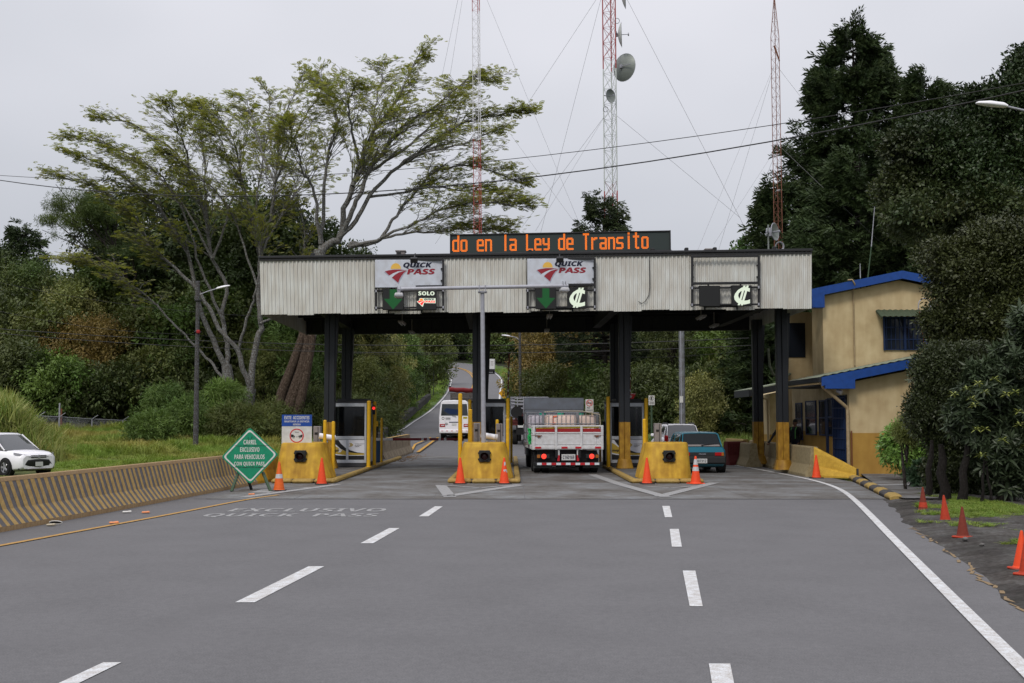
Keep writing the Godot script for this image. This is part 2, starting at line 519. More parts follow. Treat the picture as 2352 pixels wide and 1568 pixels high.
# an overcast sky: brighter towards the zenith, soft cloud banks
func overcast() -> ImageTexture:
	var w := 1024
	var h := 512
	var f := FastNoiseLite.new()
	f.seed = 5
	f.frequency = 0.9
	f.fractal_octaves = 5
	var f2 := FastNoiseLite.new()
	f2.seed = 17
	f2.frequency = 2.6
	f2.fractal_octaves = 4
	var data := PackedFloat32Array()
	data.resize(w * h * 3)
	var k := 0
	for j in h:
		var el := PI * (0.5 - (j + 0.5) / h)
		var s := sin(el)
		var c := cos(el)
		for i in w:
			var az := TAU * (i + 0.5) / w
			var dir := Vector3(sin(az) * c, s, -cos(az) * c)
			var l := 0.50 + 0.84 * maxf(s, 0.0)
			if s > 0:
				var q := Vector3(dir.x, dir.y * 1.8, dir.z)
				var cl := f.get_noise_3dv(q) * 0.22 + f2.get_noise_3dv(q) * 0.07 - 0.13 * clampf(-dir.x * 2.5, 0, 1) * (1.0 - s)
				l *= 1.0 + cl
			else:
				l = lerpf(0.48, 0.16, clampf(-s * 6.0, 0, 1))
			# thin, cooler cloud low down, whiter where it is brightest
			var t := clampf((l - 0.5) / 0.35, 0.0, 1.0)
			data[k] = l * lerpf(0.93, 0.985, t)
			data[k + 1] = l * lerpf(0.985, 0.985, t)
			data[k + 2] = l * lerpf(1.09, 1.06, t)
			k += 3
	return ImageTexture.create_from_image(Image.create_from_data(w, h, false, Image.FORMAT_RGBF, data.to_byte_array()))

# ---------------------------------------------------------------- lie of the land
const PROF := [[-60, 0.0], [60, 0.0], [79, 0.44], [95, 0.8], [110, 1.4], [128, 2.8], [150, 4.9], [175, 6.9], [200, 8.5], [241, 11.0], [262, 13.2], [290, 16.2], [330, 21.0], [420, 34.0], [600, 60.0]]
const ROAD_L := [[58, -9.6, 0.0], [66, -9.7, 0.12], [79, -9.7, 0.44], [95, -9.4, 0.8], [110, -9.6, 1.4], [128, -8.9, 2.8], [150, -8.6, 4.9], [175, -9.4, 6.9], [200, -10.7, 8.5], [241, -13.4, 11.0], [251, -15.8, 12.0], [257, -19.5, 12.6], [261, -24.5, 13.0], [264, -32, 13.3], [266, -46, 13.6]]
const ROAD_R := [[58, 10.0, 0.0], [66, 8.0, 0.12], [79, 4.6, 0.44], [95, 2.2, 0.8], [110, 0.6, 1.4], [128, -0.9, 2.8], [150, -1.2, 4.9], [175, -1.2, 6.9], [200, -1.5, 8.5], [241, -3.0, 11.0], [259, -5.0, 12.9], [272, -9.0, 14.3], [282, -16.0, 15.3], [288, -27, 15.9], [290, -46, 16.2]]
func prof(d: float) -> float:
	for i in PROF.size() - 1:
		if d <= PROF[i + 1][0]: return lerpf(PROF[i][1], PROF[i + 1][1], clampf((d - PROF[i][0]) / (PROF[i + 1][0] - PROF[i][0]), 0, 1))
	return 60.0
func edge(tab: Array, d: float) -> float:
	if d < tab[0][0]: return tab[0][1]
	for i in tab.size() - 1:
		if d <= tab[i + 1][0]: return lerpf(tab[i][1], tab[i + 1][1], (d - tab[i][0]) / (tab[i + 1][0] - tab[i][0]))
	return tab[tab.size() - 1][1]
func terr(x: float, d: float) -> float:
	var h := prof(d) - 0.07 - 0.35 * smoothstep(235.0, 252.0, d)
	var l := edge(ROAD_L, d)
	var r := edge(ROAD_R, d)
	var up := smoothstep(64.0, 110.0, d) * (1.0 - smoothstep(222.0, 250.0, d))
	if x < l - 5: h += minf((l - 5 - x) * 0.13, 7.0) * up
	if x > r + 3: h += minf((x - r - 3) * 0.24, 9.0) * up
	if x < -9:
		h += -0.40 * smoothstep(-9.0, -15.0, x) * (1.0 - smoothstep(50.0, 72.0, d)) + gap_noise.get_noise_2d(x * 6.0, d * 6.0) * 0.22 * smoothstep(-10.0, -14.0, x)
	if x > 8.2 and d < 33: h += 0.03 + gap_noise.get_noise_2d(x * 14.0, d * 14.0) * 0.06
	return h
func make_ground() -> void:
	var mb := MB.new()
	var xs := []
	var x := -170.0
	while x < 170:
		xs.push_back(x)
		x += 1.5 if x > -34 and x < 26 else 6.0
	var ds := []
	var d := -40.0
	while d < 420:
		ds.push_back(d)
		d += 1.5 if d > 4 and d < 80 else (4.0 if d < 300 else 12.0)
	var g := []
	for j in ds.size():
		var row := []
		for i in xs.size():
			row.push_back(Vector3(xs[i], terr(xs[i], ds[j]), -ds[j]))
		g.push_back(row)
	var nn := func(i: int, j: int) -> Vector3:
		var a: Vector3 = g[j][mini(i + 1, xs.size() - 1)] - g[j][maxi(i - 1, 0)]
		var b: Vector3 = g[maxi(j - 1, 0)][i] - g[mini(j + 1, ds.size() - 1)][i]
		return b.cross(a).normalized()
	for j in ds.size() - 1:
		for i in xs.size() - 1:
			var t: float = gap_noise.get_noise_2d(xs[i] * 3.0, ds[j] * 3.0)
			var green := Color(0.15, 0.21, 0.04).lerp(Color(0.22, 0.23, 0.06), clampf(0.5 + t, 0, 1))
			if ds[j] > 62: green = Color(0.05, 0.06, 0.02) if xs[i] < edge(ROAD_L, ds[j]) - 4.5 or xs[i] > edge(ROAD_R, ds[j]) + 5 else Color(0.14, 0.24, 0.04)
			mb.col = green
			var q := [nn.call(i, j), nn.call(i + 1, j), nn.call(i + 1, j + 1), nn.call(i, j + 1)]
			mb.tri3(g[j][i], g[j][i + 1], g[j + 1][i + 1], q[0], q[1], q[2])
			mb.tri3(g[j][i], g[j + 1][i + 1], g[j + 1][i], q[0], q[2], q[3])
	struct("ground", mb, M.terrain)
	# bare soil beside the road on the right
	var sm := MB.new()
	var n2 := 46
	var pt := func(a: float, b: float) -> Vector3:
		var dd := lerpf(3.0, 30.5, a)
		var xe := edge([[4, 4.2, 0], [11, 4.9, 0], [16.4, 6.1, 0], [20.9, 7.0, 0], [26, 8.3, 0], [30, 9.3, 0], [33, 9.9, 0]], dd)
		var xx := xe - 0.5 + b * lerpf(7.0, 5.0, a)
		var lump: float = gap_noise.get_noise_2d(xx * 30.0, dd * 30.0) * 0.05 + gap_noise.get_noise_2d(xx * 90.0, dd * 90.0) * 0.022
		return Vector3(xx, -0.02 + 0.085 * smoothstep(-0.35, 0.6, xx - xe + lump * 2.5) + lump * smoothstep(0.0, 0.5, xx - xe), -dd)
	for j in n2 * 2:
		for i in n2:
			var a: Vector3 = pt.call(float(j) / (n2 * 2), float(i) / n2)
			var b: Vector3 = pt.call(float(j) / (n2 * 2), float(i + 1) / n2)
			var c: Vector3 = pt.call(float(j + 1) / (n2 * 2), float(i + 1) / n2)
			var e: Vector3 = pt.call(float(j + 1) / (n2 * 2), float(i) / n2)
			var t: float = gap_noise.get_noise_2d(a.x * 22.0, a.z * 22.0)
			sm.col = Color(0.085, 0.075, 0.066).lerp(Color(0.17, 0.155, 0.14), clampf(0.45 + t * 1.5, 0, 1))
			sm.quad(a, b, c, e, Vector3.UP)
	struct("dirt_shoulder", sm, M.soil)

func strip(mb: MB, pts: Array, w: float, lift: float) -> void:
	for i in pts.size() - 1:
		var a: Vector3 = pts[i]
		var b: Vector3 = pts[i + 1]
		var s0: Vector3 = (pts[mini(i + 1, pts.size() - 1)] - pts[maxi(i - 1, 0)])
		var s1: Vector3 = (pts[mini(i + 2, pts.size() - 1)] - pts[i])
		s0 = Vector3(-s0.z, 0, s0.x).normalized() * w * 0.5
		s1 = Vector3(-s1.z, 0, s1.x).normalized() * w * 0.5
		var u := Vector3(0, lift, 0)
		mb.quad(a - s0 + u, a + s0 + u, b + s1 + u, b - s1 + u, Vector3.UP)
func smooth_line(pts: Array, step := 6) -> Array:
	var out := []
	for i in pts.size() - 1:
		var p0: Vector3 = pts[maxi(i - 1, 0)]
		var p3: Vector3 = pts[mini(i + 2, pts.size() - 1)]
		for k in step:
			out.push_back(pts[i].cubic_interpolate(pts[i + 1], p0, p3, float(k) / step))
	out.push_back(pts[pts.size() - 1])
	return out
func line_piece(called: String, pts: Array, w: float, y: float, m: Material, parent: Node) -> void:
	var mb := MB.new()
	strip(mb, pts, w, y)
	part(called, mb, m, parent)

func make_road() -> void:
	var mb := MB.new()
	mb.sheet([Vector2(-11.0, -25), Vector2(-8.35, 18.9), Vector2(-7.35, 30.5), Vector2(-7.0, 36), Vector2(-7.0, 50), Vector2(-9.6, 58), Vector2(10.0, 58), Vector2(9.9, 34), Vector2(9.3, 30), Vector2(8.3, 26), Vector2(7.0, 20.9), Vector2(6.1, 16.4), Vector2(4.9, 11), Vector2(4.2, 4), Vector2(4.0, -25)], 0.0)
	var road := struct("road", mb, M.asphalt)
	# the road that climbs away behind the plaza
	var far := MB.new()
	var l := []
	var r := []
	for q in ROAD_L: l.push_back(Vector3(q[1], q[2], -q[0]))
	for q in ROAD_R: r.push_back(Vector3(q[1], q[2], -q[0]))
	var ls := smooth_line(l, 5)
	var rs := smooth_line(r, 5)
	for i in ls.size() - 1: far.quad(ls[i], rs[i], rs[i + 1], ls[i + 1], Vector3.UP)
	var fr := struct("far_road", far, M.asphalt)
	var mid := []
	var inner := []
	var outer := []
	for i in ls.size():
		mid.push_back(ls[i].lerp(rs[i], 0.47 if i > 20 else lerpf(0.38, 0.47, i / 20.0)))
		inner.push_back(ls[i].lerp(rs[i], 0.035))
		outer.push_back(ls[i].lerp(rs[i], 0.955))
	var side := func(a: Array, o: float) -> Array:
		var b := []
		for i in a.size():
			var t: Vector3 = a[mini(i + 1, a.size() - 1)] - a[maxi(i - 1, 0)]
			b.push_back(a[i] + Vector3(-t.z, 0, t.x).normalized() * o)
		return b
	var m1: Array = side.call(mid, -0.22)
	var m2: Array = side.call(mid, 0.22)
	m1 = m1.slice(9)
	m2 = m2.slice(9)
	line_piece("yellow_centre_line", m1, 0.2, 0.07, M.line_gold, fr)
	line_piece("yellow_centre_line", m2, 0.2, 0.07, M.line_gold, fr)
	line_piece("edge_line", inner, 0.16, 0.07, M.line_white, fr)
	line_piece("edge_line", outer, 0.22, 0.07, M.line_white, fr)
	# the two yellow lines that part round the median
	line_piece("yellow_centre_line", [Vector3(P(946, 960, 63).x, 0.09, -63), Vector3(-5.75, 0.26, -70), Vector3(-5.45, 0.52, -79)], 0.13, 0.05, M.line_gold, fr)
	line_piece("yellow_centre_line", [Vector3(P(960, 960, 61).x, 0.06, -61), Vector3(-4.95, 0.26, -70), Vector3(-4.95, 0.52, -79)], 0.17, 0.05, M.line_gold, fr)
	# concrete slabs of the plaza, with open joints between them
	var slabs := [[27.1, 32.9], [32.93, 39.0], [39.03, 46.3], [46.33, 53.2], [53.23, 57.9]]
	var pv := Node3D.new()
	pv.name = "plaza_pavement"
	add_child(pv)
	tag(pv, "grey concrete slabs of the toll plaza", "", "", "structure")
	for s in slabs:
		for q in [[-7.0, -5.02], [-5.0, -1.85], [-1.83, 0.29], [0.31, 3.37], [3.39, 5.5], [5.52, 9.7]]:
			var c := MB.new()
			var rx: float = minf(q[1], lerpf(8.85, 9.7, clampf((s[0] - 27.1) / 5.0, 0, 1)))
			c.sheet([Vector2(q[0], s[0]), Vector2(rx, s[0]), Vector2(q[1], s[1]), Vector2(q[0], s[1])], 0.004)
			part("slab", c, M.concrete, pv)
	var jn := MB.new()
	for s in [32.915, 46.315]: strip(jn, [Vector3(-7.0, 0, -s), Vector3(9.7, 0, -s)], 0.05, 0.0085)
	strip(jn, [Vector3(-7.3, 0, -27.1), Vector3(8.85, 0, -27.05)], 0.05, 0.0085)
	part("joint", jn, M.joint, pv)
	var wj := MB.new()
	strip(wj, [G(1010, 1113), G(1440, 1113)], 0.06, 0.0125)
	strip(wj, [G(818, 1113), G(1000, 1113)], 0.05, 0.0125)
	part("worn_white_joint", wj, M.line_faded, pv)
	# lane dashes
	for dash in [[[540, 1384], [585, 1384], [745, 1301], [709, 1301]], [[828, 1248], [857, 1248], [918, 1213], [894, 1213]], [[962, 1186], [984, 1186], [1017, 1163], [999, 1163]], [[62, 1604], [112, 1604], [279, 1522], [238, 1522]],
			[[1584, 1393], [1614, 1393], [1597, 1311], [1568, 1311]], [[1543, 1256], [1566, 1256], [1559, 1215], [1538, 1215]], [[1527, 1188], [1544, 1188], [1538, 1162], [1521, 1162]], [[1640, 1600], [1692, 1600], [1677, 1525], [1628, 1525]]]:
		var db := MB.new()
		var pp := []
		for k in dash: pp.push_back(G(k[0], k[1]))
		db.quad(pp[0] + Vector3(0, 0.006, 0), pp[1] + Vector3(0, 0.006, 0), pp[2] + Vector3(0, 0.006, 0), pp[3] + Vector3(0, 0.006, 0), Vector3.UP)
		part("lane_dash", db, M.line_white, road)
	# white edge line sweeping in on the right
	var el := MB.new()
	var ptsa := []
	for q in [[1660, 1063], [1725, 1075], [1800, 1089], [1870, 1104], [1922, 1121], [1962, 1148], [2050, 1236], [2200, 1387], [2360, 1546], [2500, 1684]]: ptsa.push_back(G(q[0], q[1]))
	strip(el, smooth_line(ptsa, 6), 0.135, 0.0125)
	part("white_edge_line", el, M.line_white, road)
	var yl := MB.new()
	var yp := []
	for q in [[-200, 1290], [0, 1254], [200, 1217], [400, 1180], [560, 1149], [640, 1137]]: yp.push_back(G(q[0], q[1]))
	strip(yl, smooth_line(yp, 4), 0.115, 0.0125)
	part("yellow_edge_line", yl, M.line_yellow, road)
	var ye := MB.new()
	var yq := []
	for q in [[2095, 1212], [2140, 1240], [2190, 1275], [2250, 1325], [2320, 1378], [2420, 1450]]: yq.push_back(G(q[0], q[1]))
	var yz := smooth_line(yq, 8)
	for i in yz.size() - 1:
		if rng.randf() < 0.8: strip(ye, [yz[i] + Vector3(rng.randfn() * 0.04, 0, 0), yz[i + 1] + Vector3(rng.randfn() * 0.04, 0, 0)], rng.randf_range(0.02, 0.06), 0.007)
	part("worn_yellow_edge_line", ye, mat("line_dusty", lin(0.34, 0.24, 0.13), 0.9, T.worn, 0.3), road)
	# pointed white outlines before the islands
	var tri_line := func(a: Array, w: float) -> void:
		var t := MB.new()
		for i in a.size() - 1: strip(t, [G(a[i][0], a[i][1]), G(a[i + 1][0], a[i + 1][1])], w, 0.0125 + 0.003 * i)
		part("island_outline", t, M.line_faded, road)
	tri_line.call([[1012, 1114], [1034, 1142]], 0.30)
	tri_line.call([[1026, 1140], [1195, 1114]], 0.34)
	tri_line.call([[1012, 1114], [1105, 1121], [1195, 1113]], 0.16)
	tri_line.call([[1360, 1090], [1425, 1113], [1530, 1142]], 0.30)
	tri_line.call([[1512, 1141], [1640, 1109]], 0.30)
	tri_line.call([[1480, 1117], [1540, 1121], [1610, 1116]], 0.16)
	tri_line.call([[560, 1142], [775, 1113]], 0.30)
	tri_line.call([[600, 1128], [720, 1119]], 0.12)
	tri_line.call([[595, 1132], [625, 1124]], 0.5)
	# lettering painted on the lane
	for q in [["EXCLUSIVO", 520, 881, 1167.5, 1175.0], ["QUICK  PASS", 455, 861, 1179.5, 1188.0]]:
		var a := G(q[1], q[4])
		var b := G(q[2], q[4])
		var c := G((q[1] + q[2]) * 0.5, q[3])
		var tb := MB.new()
		var mid2 := (a + b) * 0.5
		tb.text(q[0], font(), Transform3D(Basis(Vector3.RIGHT, Vector3.FORWARD, Vector3.UP), Vector3(mid2.x, 0.006, (mid2.z + c.z) * 0.5)), b.x - a.x, absf(c.z - mid2.z))
		part("lane_lettering", tb, M.line_faded, road)
	# footway on the right
	var sw := MB.new()
	sw.sheet([G(1972, 1090), G(2140, 1088), G(2165, 1105), G(2228, 1148), G(2205, 1153), G(2075, 1153), G(2040, 1142)], 0.09)
	var fw := struct("footpath", sw, M.sidewalk)
	var sj := MB.new()
	strip(sj, [G(2000, 1113, 0.09), G(2150, 1112, 0.09)], 0.28, 0.004)
	part("pale_joint", sj, M.line_faded, fw)
	# kerb of painted stones
	var kerb := Node3D.new()
	kerb.name = "kerb"
	add_child(kerb)
	tag(kerb, "", "", "", "structure")
	var k0 := G(1962, 1101)
	var k1 := G(2062, 1150)
	for i in 9:
		var a := k0.lerp(k1, i / 9.0)
		var b := k0.lerp(k1, (i + 0.94) / 9.0)
		var kb := MB.new()
		var rings := []
		var dirv := (b - a).normalized()
		var sd := Vector3(-dirv.z, 0, dirv.x)
		for t in [0.0, 0.12, 0.5, 0.88, 1.0]:
			var cc := a.lerp(b, t)
			var hh := 0.14 if t > 0.01 and t < 0.99 else 0.10
			rings.push_back(PackedVector3Array([cc - sd * 0.16, cc - sd * 0.14 + Vector3(0, hh * 0.6, 0), cc - sd * 0.06 + Vector3(0, hh, 0), cc + sd * 0.08 + Vector3(0, hh, 0), cc + sd * 0.16 + Vector3(0, hh * 0.7, 0), cc + sd * 0.17]))
		kb.loft(rings, true, true)
		part("kerb_stone", kb, M.kerb_yellow if i % 2 == 0 else M.kerb_black, kerb)

# ---------------------------------------------------------------- islands, crash blocks, booths, posts
const ISL := [[-6.85, -5.02], [-1.84, 0.24], [3.38, 5.46]]
func make_islands() -> void:
	for k in 3:
		var x0: float = ISL[k][0]
		var x1: float = ISL[k][1]
		var base := Node3D.new()
		base.name = numbered("traffic_island", self)
		add_child(base)
		tag(base, "", "", "", "structure")
		var s := MB.new()
		s.at((x0 + x1) / 2, 0.055, -43.5, x1 - x0 - 0.36, 0.11, 19.6, 0.0)
		part("island_slab", s, M.sidewalk, base)
		# kerb stones down both sides and round the nose
		for sd in 2:
			var x: float = (x0 + 0.09) if sd == 0 else (x1 - 0.09)
			var z := -33.9
			var i := 0
			while z > -53.3:
				var l := 1.42
				var b := MB.new()
				b.at(x, 0.065, z - l / 2, 0.18, 0.13, l - 0.03, 0.035)
				part("kerb_stone", b, M.kerb_yellow, base)
				z -= l
				i += 1
		var w := x1 - x0
		for i in 3:
			var b := MB.new()
			b.at(x0 + w * (i + 0.5) / 3.0, 0.065, -33.62 - (0.1 if i != 1 else 0.0), w / 3.0 - 0.02, 0.13, 0.42, 0.05)
			part("kerb_stone", b, M.kerb_yellow, base)
func make_crash_block(k: int, px0: float, px1: float, tx0: float, tx1: float, label: String) -> void:
	var d := 34.0
	var x0 := P(px0, 1095, d).x
	var x1 := P(px1, 1095, d).x
	var a0 := P(tx0, 1018, d + 0.2).x
	var a1 := P(tx1, 1018, d + 0.2).x
	var o := thing("crash_block", label, "concrete block", Vector3((x0 + x1) / 2, 0.12, -d), 0, "yellow crash blocks at the island noses")
	var ring := func(c: float, w: float, y: float, zf: float, dep: float) -> PackedVector3Array:
		var p := PackedVector3Array()
		for i in 28:
			var a := TAU * i / 28.0
			var e := 0.42
			var cx := signf(cos(a)) * pow(absf(cos(a)), e)
			var cz := signf(sin(a)) * pow(absf(sin(a)), 0.75)
			p.push_back(Vector3(c + cx * w / 2, y, -zf - dep / 2 + cz * dep / 2))
		return p
	var b := MB.new()
	var c0 := (x0 + x1) / 2
	var ct := (a0 + a1) / 2 - c0
	b.loft([ring.call(0, x1 - x0, 0.0, -0.15, 1.9), ring.call(ct * 0.5, ((x1 - x0) + (a1 - a0)) / 2, 0.5, -0.02, 1.75), ring.call(ct, a1 - a0, 0.985, 0.12, 1.6), ring.call(ct, (a1 - a0) - 0.07, 1.02, 0.155, 1.54)], true, true)
	part("block", b, M.yellow, o)
	var sg := thing("traffic_light", "unlit black visored lamp in the face of the %s yellow crash block" % ["left", "middle", "right"][k], "traffic light", Vector3(c0 + ct * 0.7 + 0.02, 0.76, -d + 0.02), 0, "single lamps set in the crash blocks")
	var h := MB.new()
	h.at(0, 0, 0.0, 0.32, 0.33, 0.14, 0.012)
	for q in [-1, 1]:
		h.at(q * 0.165, 0.09, -0.02, 0.05, 0.05, 0.08, 0.01)
		h.at(q * 0.165, -0.09, -0.02, 0.05, 0.05, 0.08, 0.01)
	part("housing", h, M.car_dark, sg)
	var vs := MB.new()
	for i in 18:
		var t0 := TAU * i / 18.0
		var t1 := TAU * (i + 1) / 18.0
		var p0 := Vector3(cos(t0) * 0.125, sin(t0) * 0.125, 0)
		var p1 := Vector3(cos(t1) * 0.125, sin(t1) * 0.125, 0)
		var l0 := 0.06 + 0.16 * maxf(0.0, 0.4 + sin(t0)) / 1.4
		var l1 := 0.06 + 0.16 * maxf(0.0, 0.4 + sin(t1)) / 1.4
		var f := Vector3(0, 0, 0.06)
		vs.quad(p0 + f, p1 + f, p1 + f + Vector3(0, 0, l1), p0 + f + Vector3(0, 0, l0), p0)
		vs.quad(p0 * 0.93 + f, p1 * 0.93 + f, p1 * 0.93 + f + Vector3(0, 0, l1), p0 * 0.93 + f + Vector3(0, 0, l0), -p0)
		vs.quad(p0 * 0.93 + f + Vector3(0, 0, l0), p1 * 0.93 + f + Vector3(0, 0, l1), p1 + f + Vector3(0, 0, l1), p0 + f + Vector3(0, 0, l0), Vector3(0, 0, 1))
	part("visor", vs, M.car_dark, sg)
	var le := MB.new()
	le.lathe([Vector2(0.115, 0), Vector2(0.09, 0.02), Vector2(0.05, 0.034), Vector2(0.0001, 0.04)], 16, Transform3D(Basis(Vector3.RIGHT, PI / 2), Vector3(0, 0, 0.062)))
	part("lens", le, mat("lens_dark", lin(0.03, 0.004, 0.004), 0.2), sg)
func arrow2(s: float) -> PackedVector2Array:
	return PackedVector2Array([Vector2(-0.5, 0.5) * s, Vector2(-0.2, 0.5) * s, Vector2(0.3, 0) * s, Vector2(-0.2, -0.5) * s, Vector2(-0.5, -0.5) * s, Vector2(0.0, 0) * s])
func make_booth(x0: float, x1: float, label: String) -> Node3D:
	var d := 42.0
	var w := x1 - x0
	var dep := 2.3
	var o := thing("toll_booth", label, "toll booth", Vector3((x0 + x1) / 2, 0.12, -d), 0, "toll booths on the islands")
	var hw := w / 2
	var b := MB.new()
	b.at(0, 0.07, -dep / 2, w, 0.14, dep - 0.02, 0.01)
	part("plinth", b, M.booth_dark, o)
	b = MB.new()
	b.at(-hw + 0.02, 0.60, -dep / 2, 0.035, 0.9, dep - 0.1)
	b.at(hw - 0.02, 0.60, -dep / 2, 0.035, 0.9, dep - 0.1)
	b.at(0, 0.60, -dep + 0.05, w - 0.1, 0.9, 0.035)
	part("lower_wall", b, M.booth_white, o)
	for q in [[-hw + 0.035, 0.0, 0.07], [hw - 0.035, 0.0, 0.07], [-hw + 0.035, -dep + 0.07, 0.07], [hw - 0.035, -dep + 0.07, 0.07]]:
		var c := MB.new()
		c.at(q[0], 1.22, q[1] - 0.035, 0.07, 2.16, 0.07, 0.008)
		part("corner_post", c, M.booth_frame, o)
	for q in [[0.195, 0.11], [1.03, 0.12], [2.21, 0.14]]:
		var c := MB.new()
		c.at(0, q[0], -0.035, w - 0.142, q[1], 0.066, 0.008)
		c.at(0, q[0], -dep + 0.035, w - 0.142, q[1], 0.066, 0.008)
		for s in [-1, 1]: c.at(s * (hw - 0.036), q[0], -dep / 2, 0.064, q[1], dep - 0.16, 0.008)
		part("rail", c, M.booth_frame, o)
	var c2 := MB.new()
	c2.at(0.02, 0.61, -0.03, 0.085, 0.71, 0.05, 0.006)
	part("mullion", c2, M.booth_frame, o)
	var rf := MB.new()
	rf.at(0, 2.31, -dep / 2, w + 0.06, 0.06, dep + 0.06, 0.01)
	rf.at(0.12, 2.38, -dep / 2 - 0.2, w - 0.3, 0.09, dep - 0.6, 0.01)
	part("roof", rf, M.dark_steel, o)
	var gl := MB.new()
	gl.at(0, 1.61, -0.05, w - 0.16, 1.04, 0.012)
	gl.at(hw - 0.05, 1.61, -dep / 2, 0.012, 1.04, dep - 0.2)
	gl.at(-hw + 0.05, 1.61, -dep / 2, 0.012, 1.04, dep - 0.2)
	var gm := M.get("booth_glass") as StandardMaterial3D
	if gm == null:
		gm = mat("booth_glass", Color(0.05, 0.06, 0.07, 0.55), 0.05)
		gm.transparency = BaseMaterial3D.TRANSPARENCY_ALPHA
	part("window_glass", gl, gm, o)
	var it := MB.new()
	it.at(0, 0.98, -dep / 2, w - 0.2, 0.04, dep - 0.25)
	it.at(0.0, 1.65, -dep + 0.09, w - 0.2, 1.1, 0.02)
	it.at(-hw * 0.3, 1.2, -0.5, 0.3, 0.35, 0.3, 0.02)
	it.at(hw * 0.3, 1.35, -dep + 0.5, 0.4, 0.7, 0.3, 0.05)
	part("interior", it, M.interior, o)
	var ch := MB.new()
	ch.at(hw * 0.22, 1.7, -0.9, 0.07, 0.75, 0.04)
	part("window_post", ch, M.cabinet, o)
	# printed front panel: swooshes, two marks and their lettering
	var pn := MB.new()
	pn.at(0, 0.61, -0.045, w - 0.142, 0.71, 0.03)
	var panel := part("front_panel", pn, M.booth_white, o)
	var xf := Transform3D(Basis.IDENTITY, Vector3(-hw + 0.075, 0.255, -0.029))
	var pw := w - 0.15
	var poly := func(a: Array, lift: float, m: Material, nm: String) -> void:
		var p := PackedVector2Array()
		for q in a: p.push_back(Vector2(q[0] * pw, q[1] * 0.70))
		var q2 := MB.new()
		q2.prism(p, xf.translated(Vector3(0, 0, lift)), 0.0)
		part(nm, q2, m, panel)
	poly.call([[0, 0.0], [1, 0.0], [1, 0.21], [0.6, 0.20], [0.3, 0.21], [0.02, 0.28], [0, 0.28]], 0.001, M.black, "print_black")
	poly.call([[0, 0.36], [0.2, 0.29], [0.5, 0.235], [0.8, 0.235], [1, 0.245], [1, 0.32], [0.8, 0.33], [0.62, 0.36], [0.45, 0.44], [0.3, 0.55], [0.12, 0.76], [0, 0.86]], 0.002, M.booth_gold, "print_gold")
	poly.call([[0.08, 0.995], [0.26, 0.995], [0.33, 0.82], [0.45, 0.62], [0.6, 0.48], [0.8, 0.37], [1, 0.335], [1, 0.325], [0.8, 0.325], [0.62, 0.36], [0.45, 0.44], [0.32, 0.56], [0.18, 0.78]], 0.003, M.black, "print_black")
	for q in [[0.63, 0.75, "booth_gold"], [0.67, 0.75, "booth_gold"], [0.31, 0.46, "booth_white"], [0.35, 0.46, "booth_white"]]:
		var ar := MB.new()
		ar.prism(arrow2(0.13), xf.translated(Vector3(q[0] * pw - 0.02, q[1] * 0.7, 0.0045)))
		part("print_mark", ar, M[q[2]], panel)
	var tx := MB.new()
	tx.text("mopt", font(), xf.translated(Vector3(0.145 * pw, 0.45 * 0.7, 0.0045)), 0.25 * pw, 0.105, 0.15, 0.004)
	var lines := ["Consejo Nacional", "de Vialidad", "CONAVI"]
	for i in 3: tx.text(lines[i], font(), xf.translated(Vector3(0.73 * pw + [0.27, 0.185, 0.13][i] * pw * 0.5, (0.80 - 0.068 * i) * 0.7, 0.0045)), [0.27, 0.185, 0.13][i] * pw, 0.030)
	part("print_lettering", tx, M.black, panel)
	return o
func post(px: float, top: float, d: float, wpx: float, label: String, m := "yellow_post", square := false, base := 0.12) -> void:
	var a := P(px, 960, d)
	var h := P(px, top, d).y - base
	var r := wpx * d / F / 2
	var o := thing("bollard", label, "bollard", Vector3(a.x, base, a.z), 0, "yellow posts guarding the islands")
	var b := MB.new()
	if square: b.at(0, h / 2, 0, r * 2, h, r * 2, 0.012)
	else: b.lathe([Vector2(r, 0), Vector2(r, h - r * 0.5), Vector2(r * 0.75, h - r * 0.12), Vector2(0.0001, h)], 14)
	part("post", b, M[m], o)
	var f := MB.new()
	f.at(0, 0.008, 0, r * 3, 0.016, r * 3, 0.004)
	part("foot_plate", f, M[m], o)
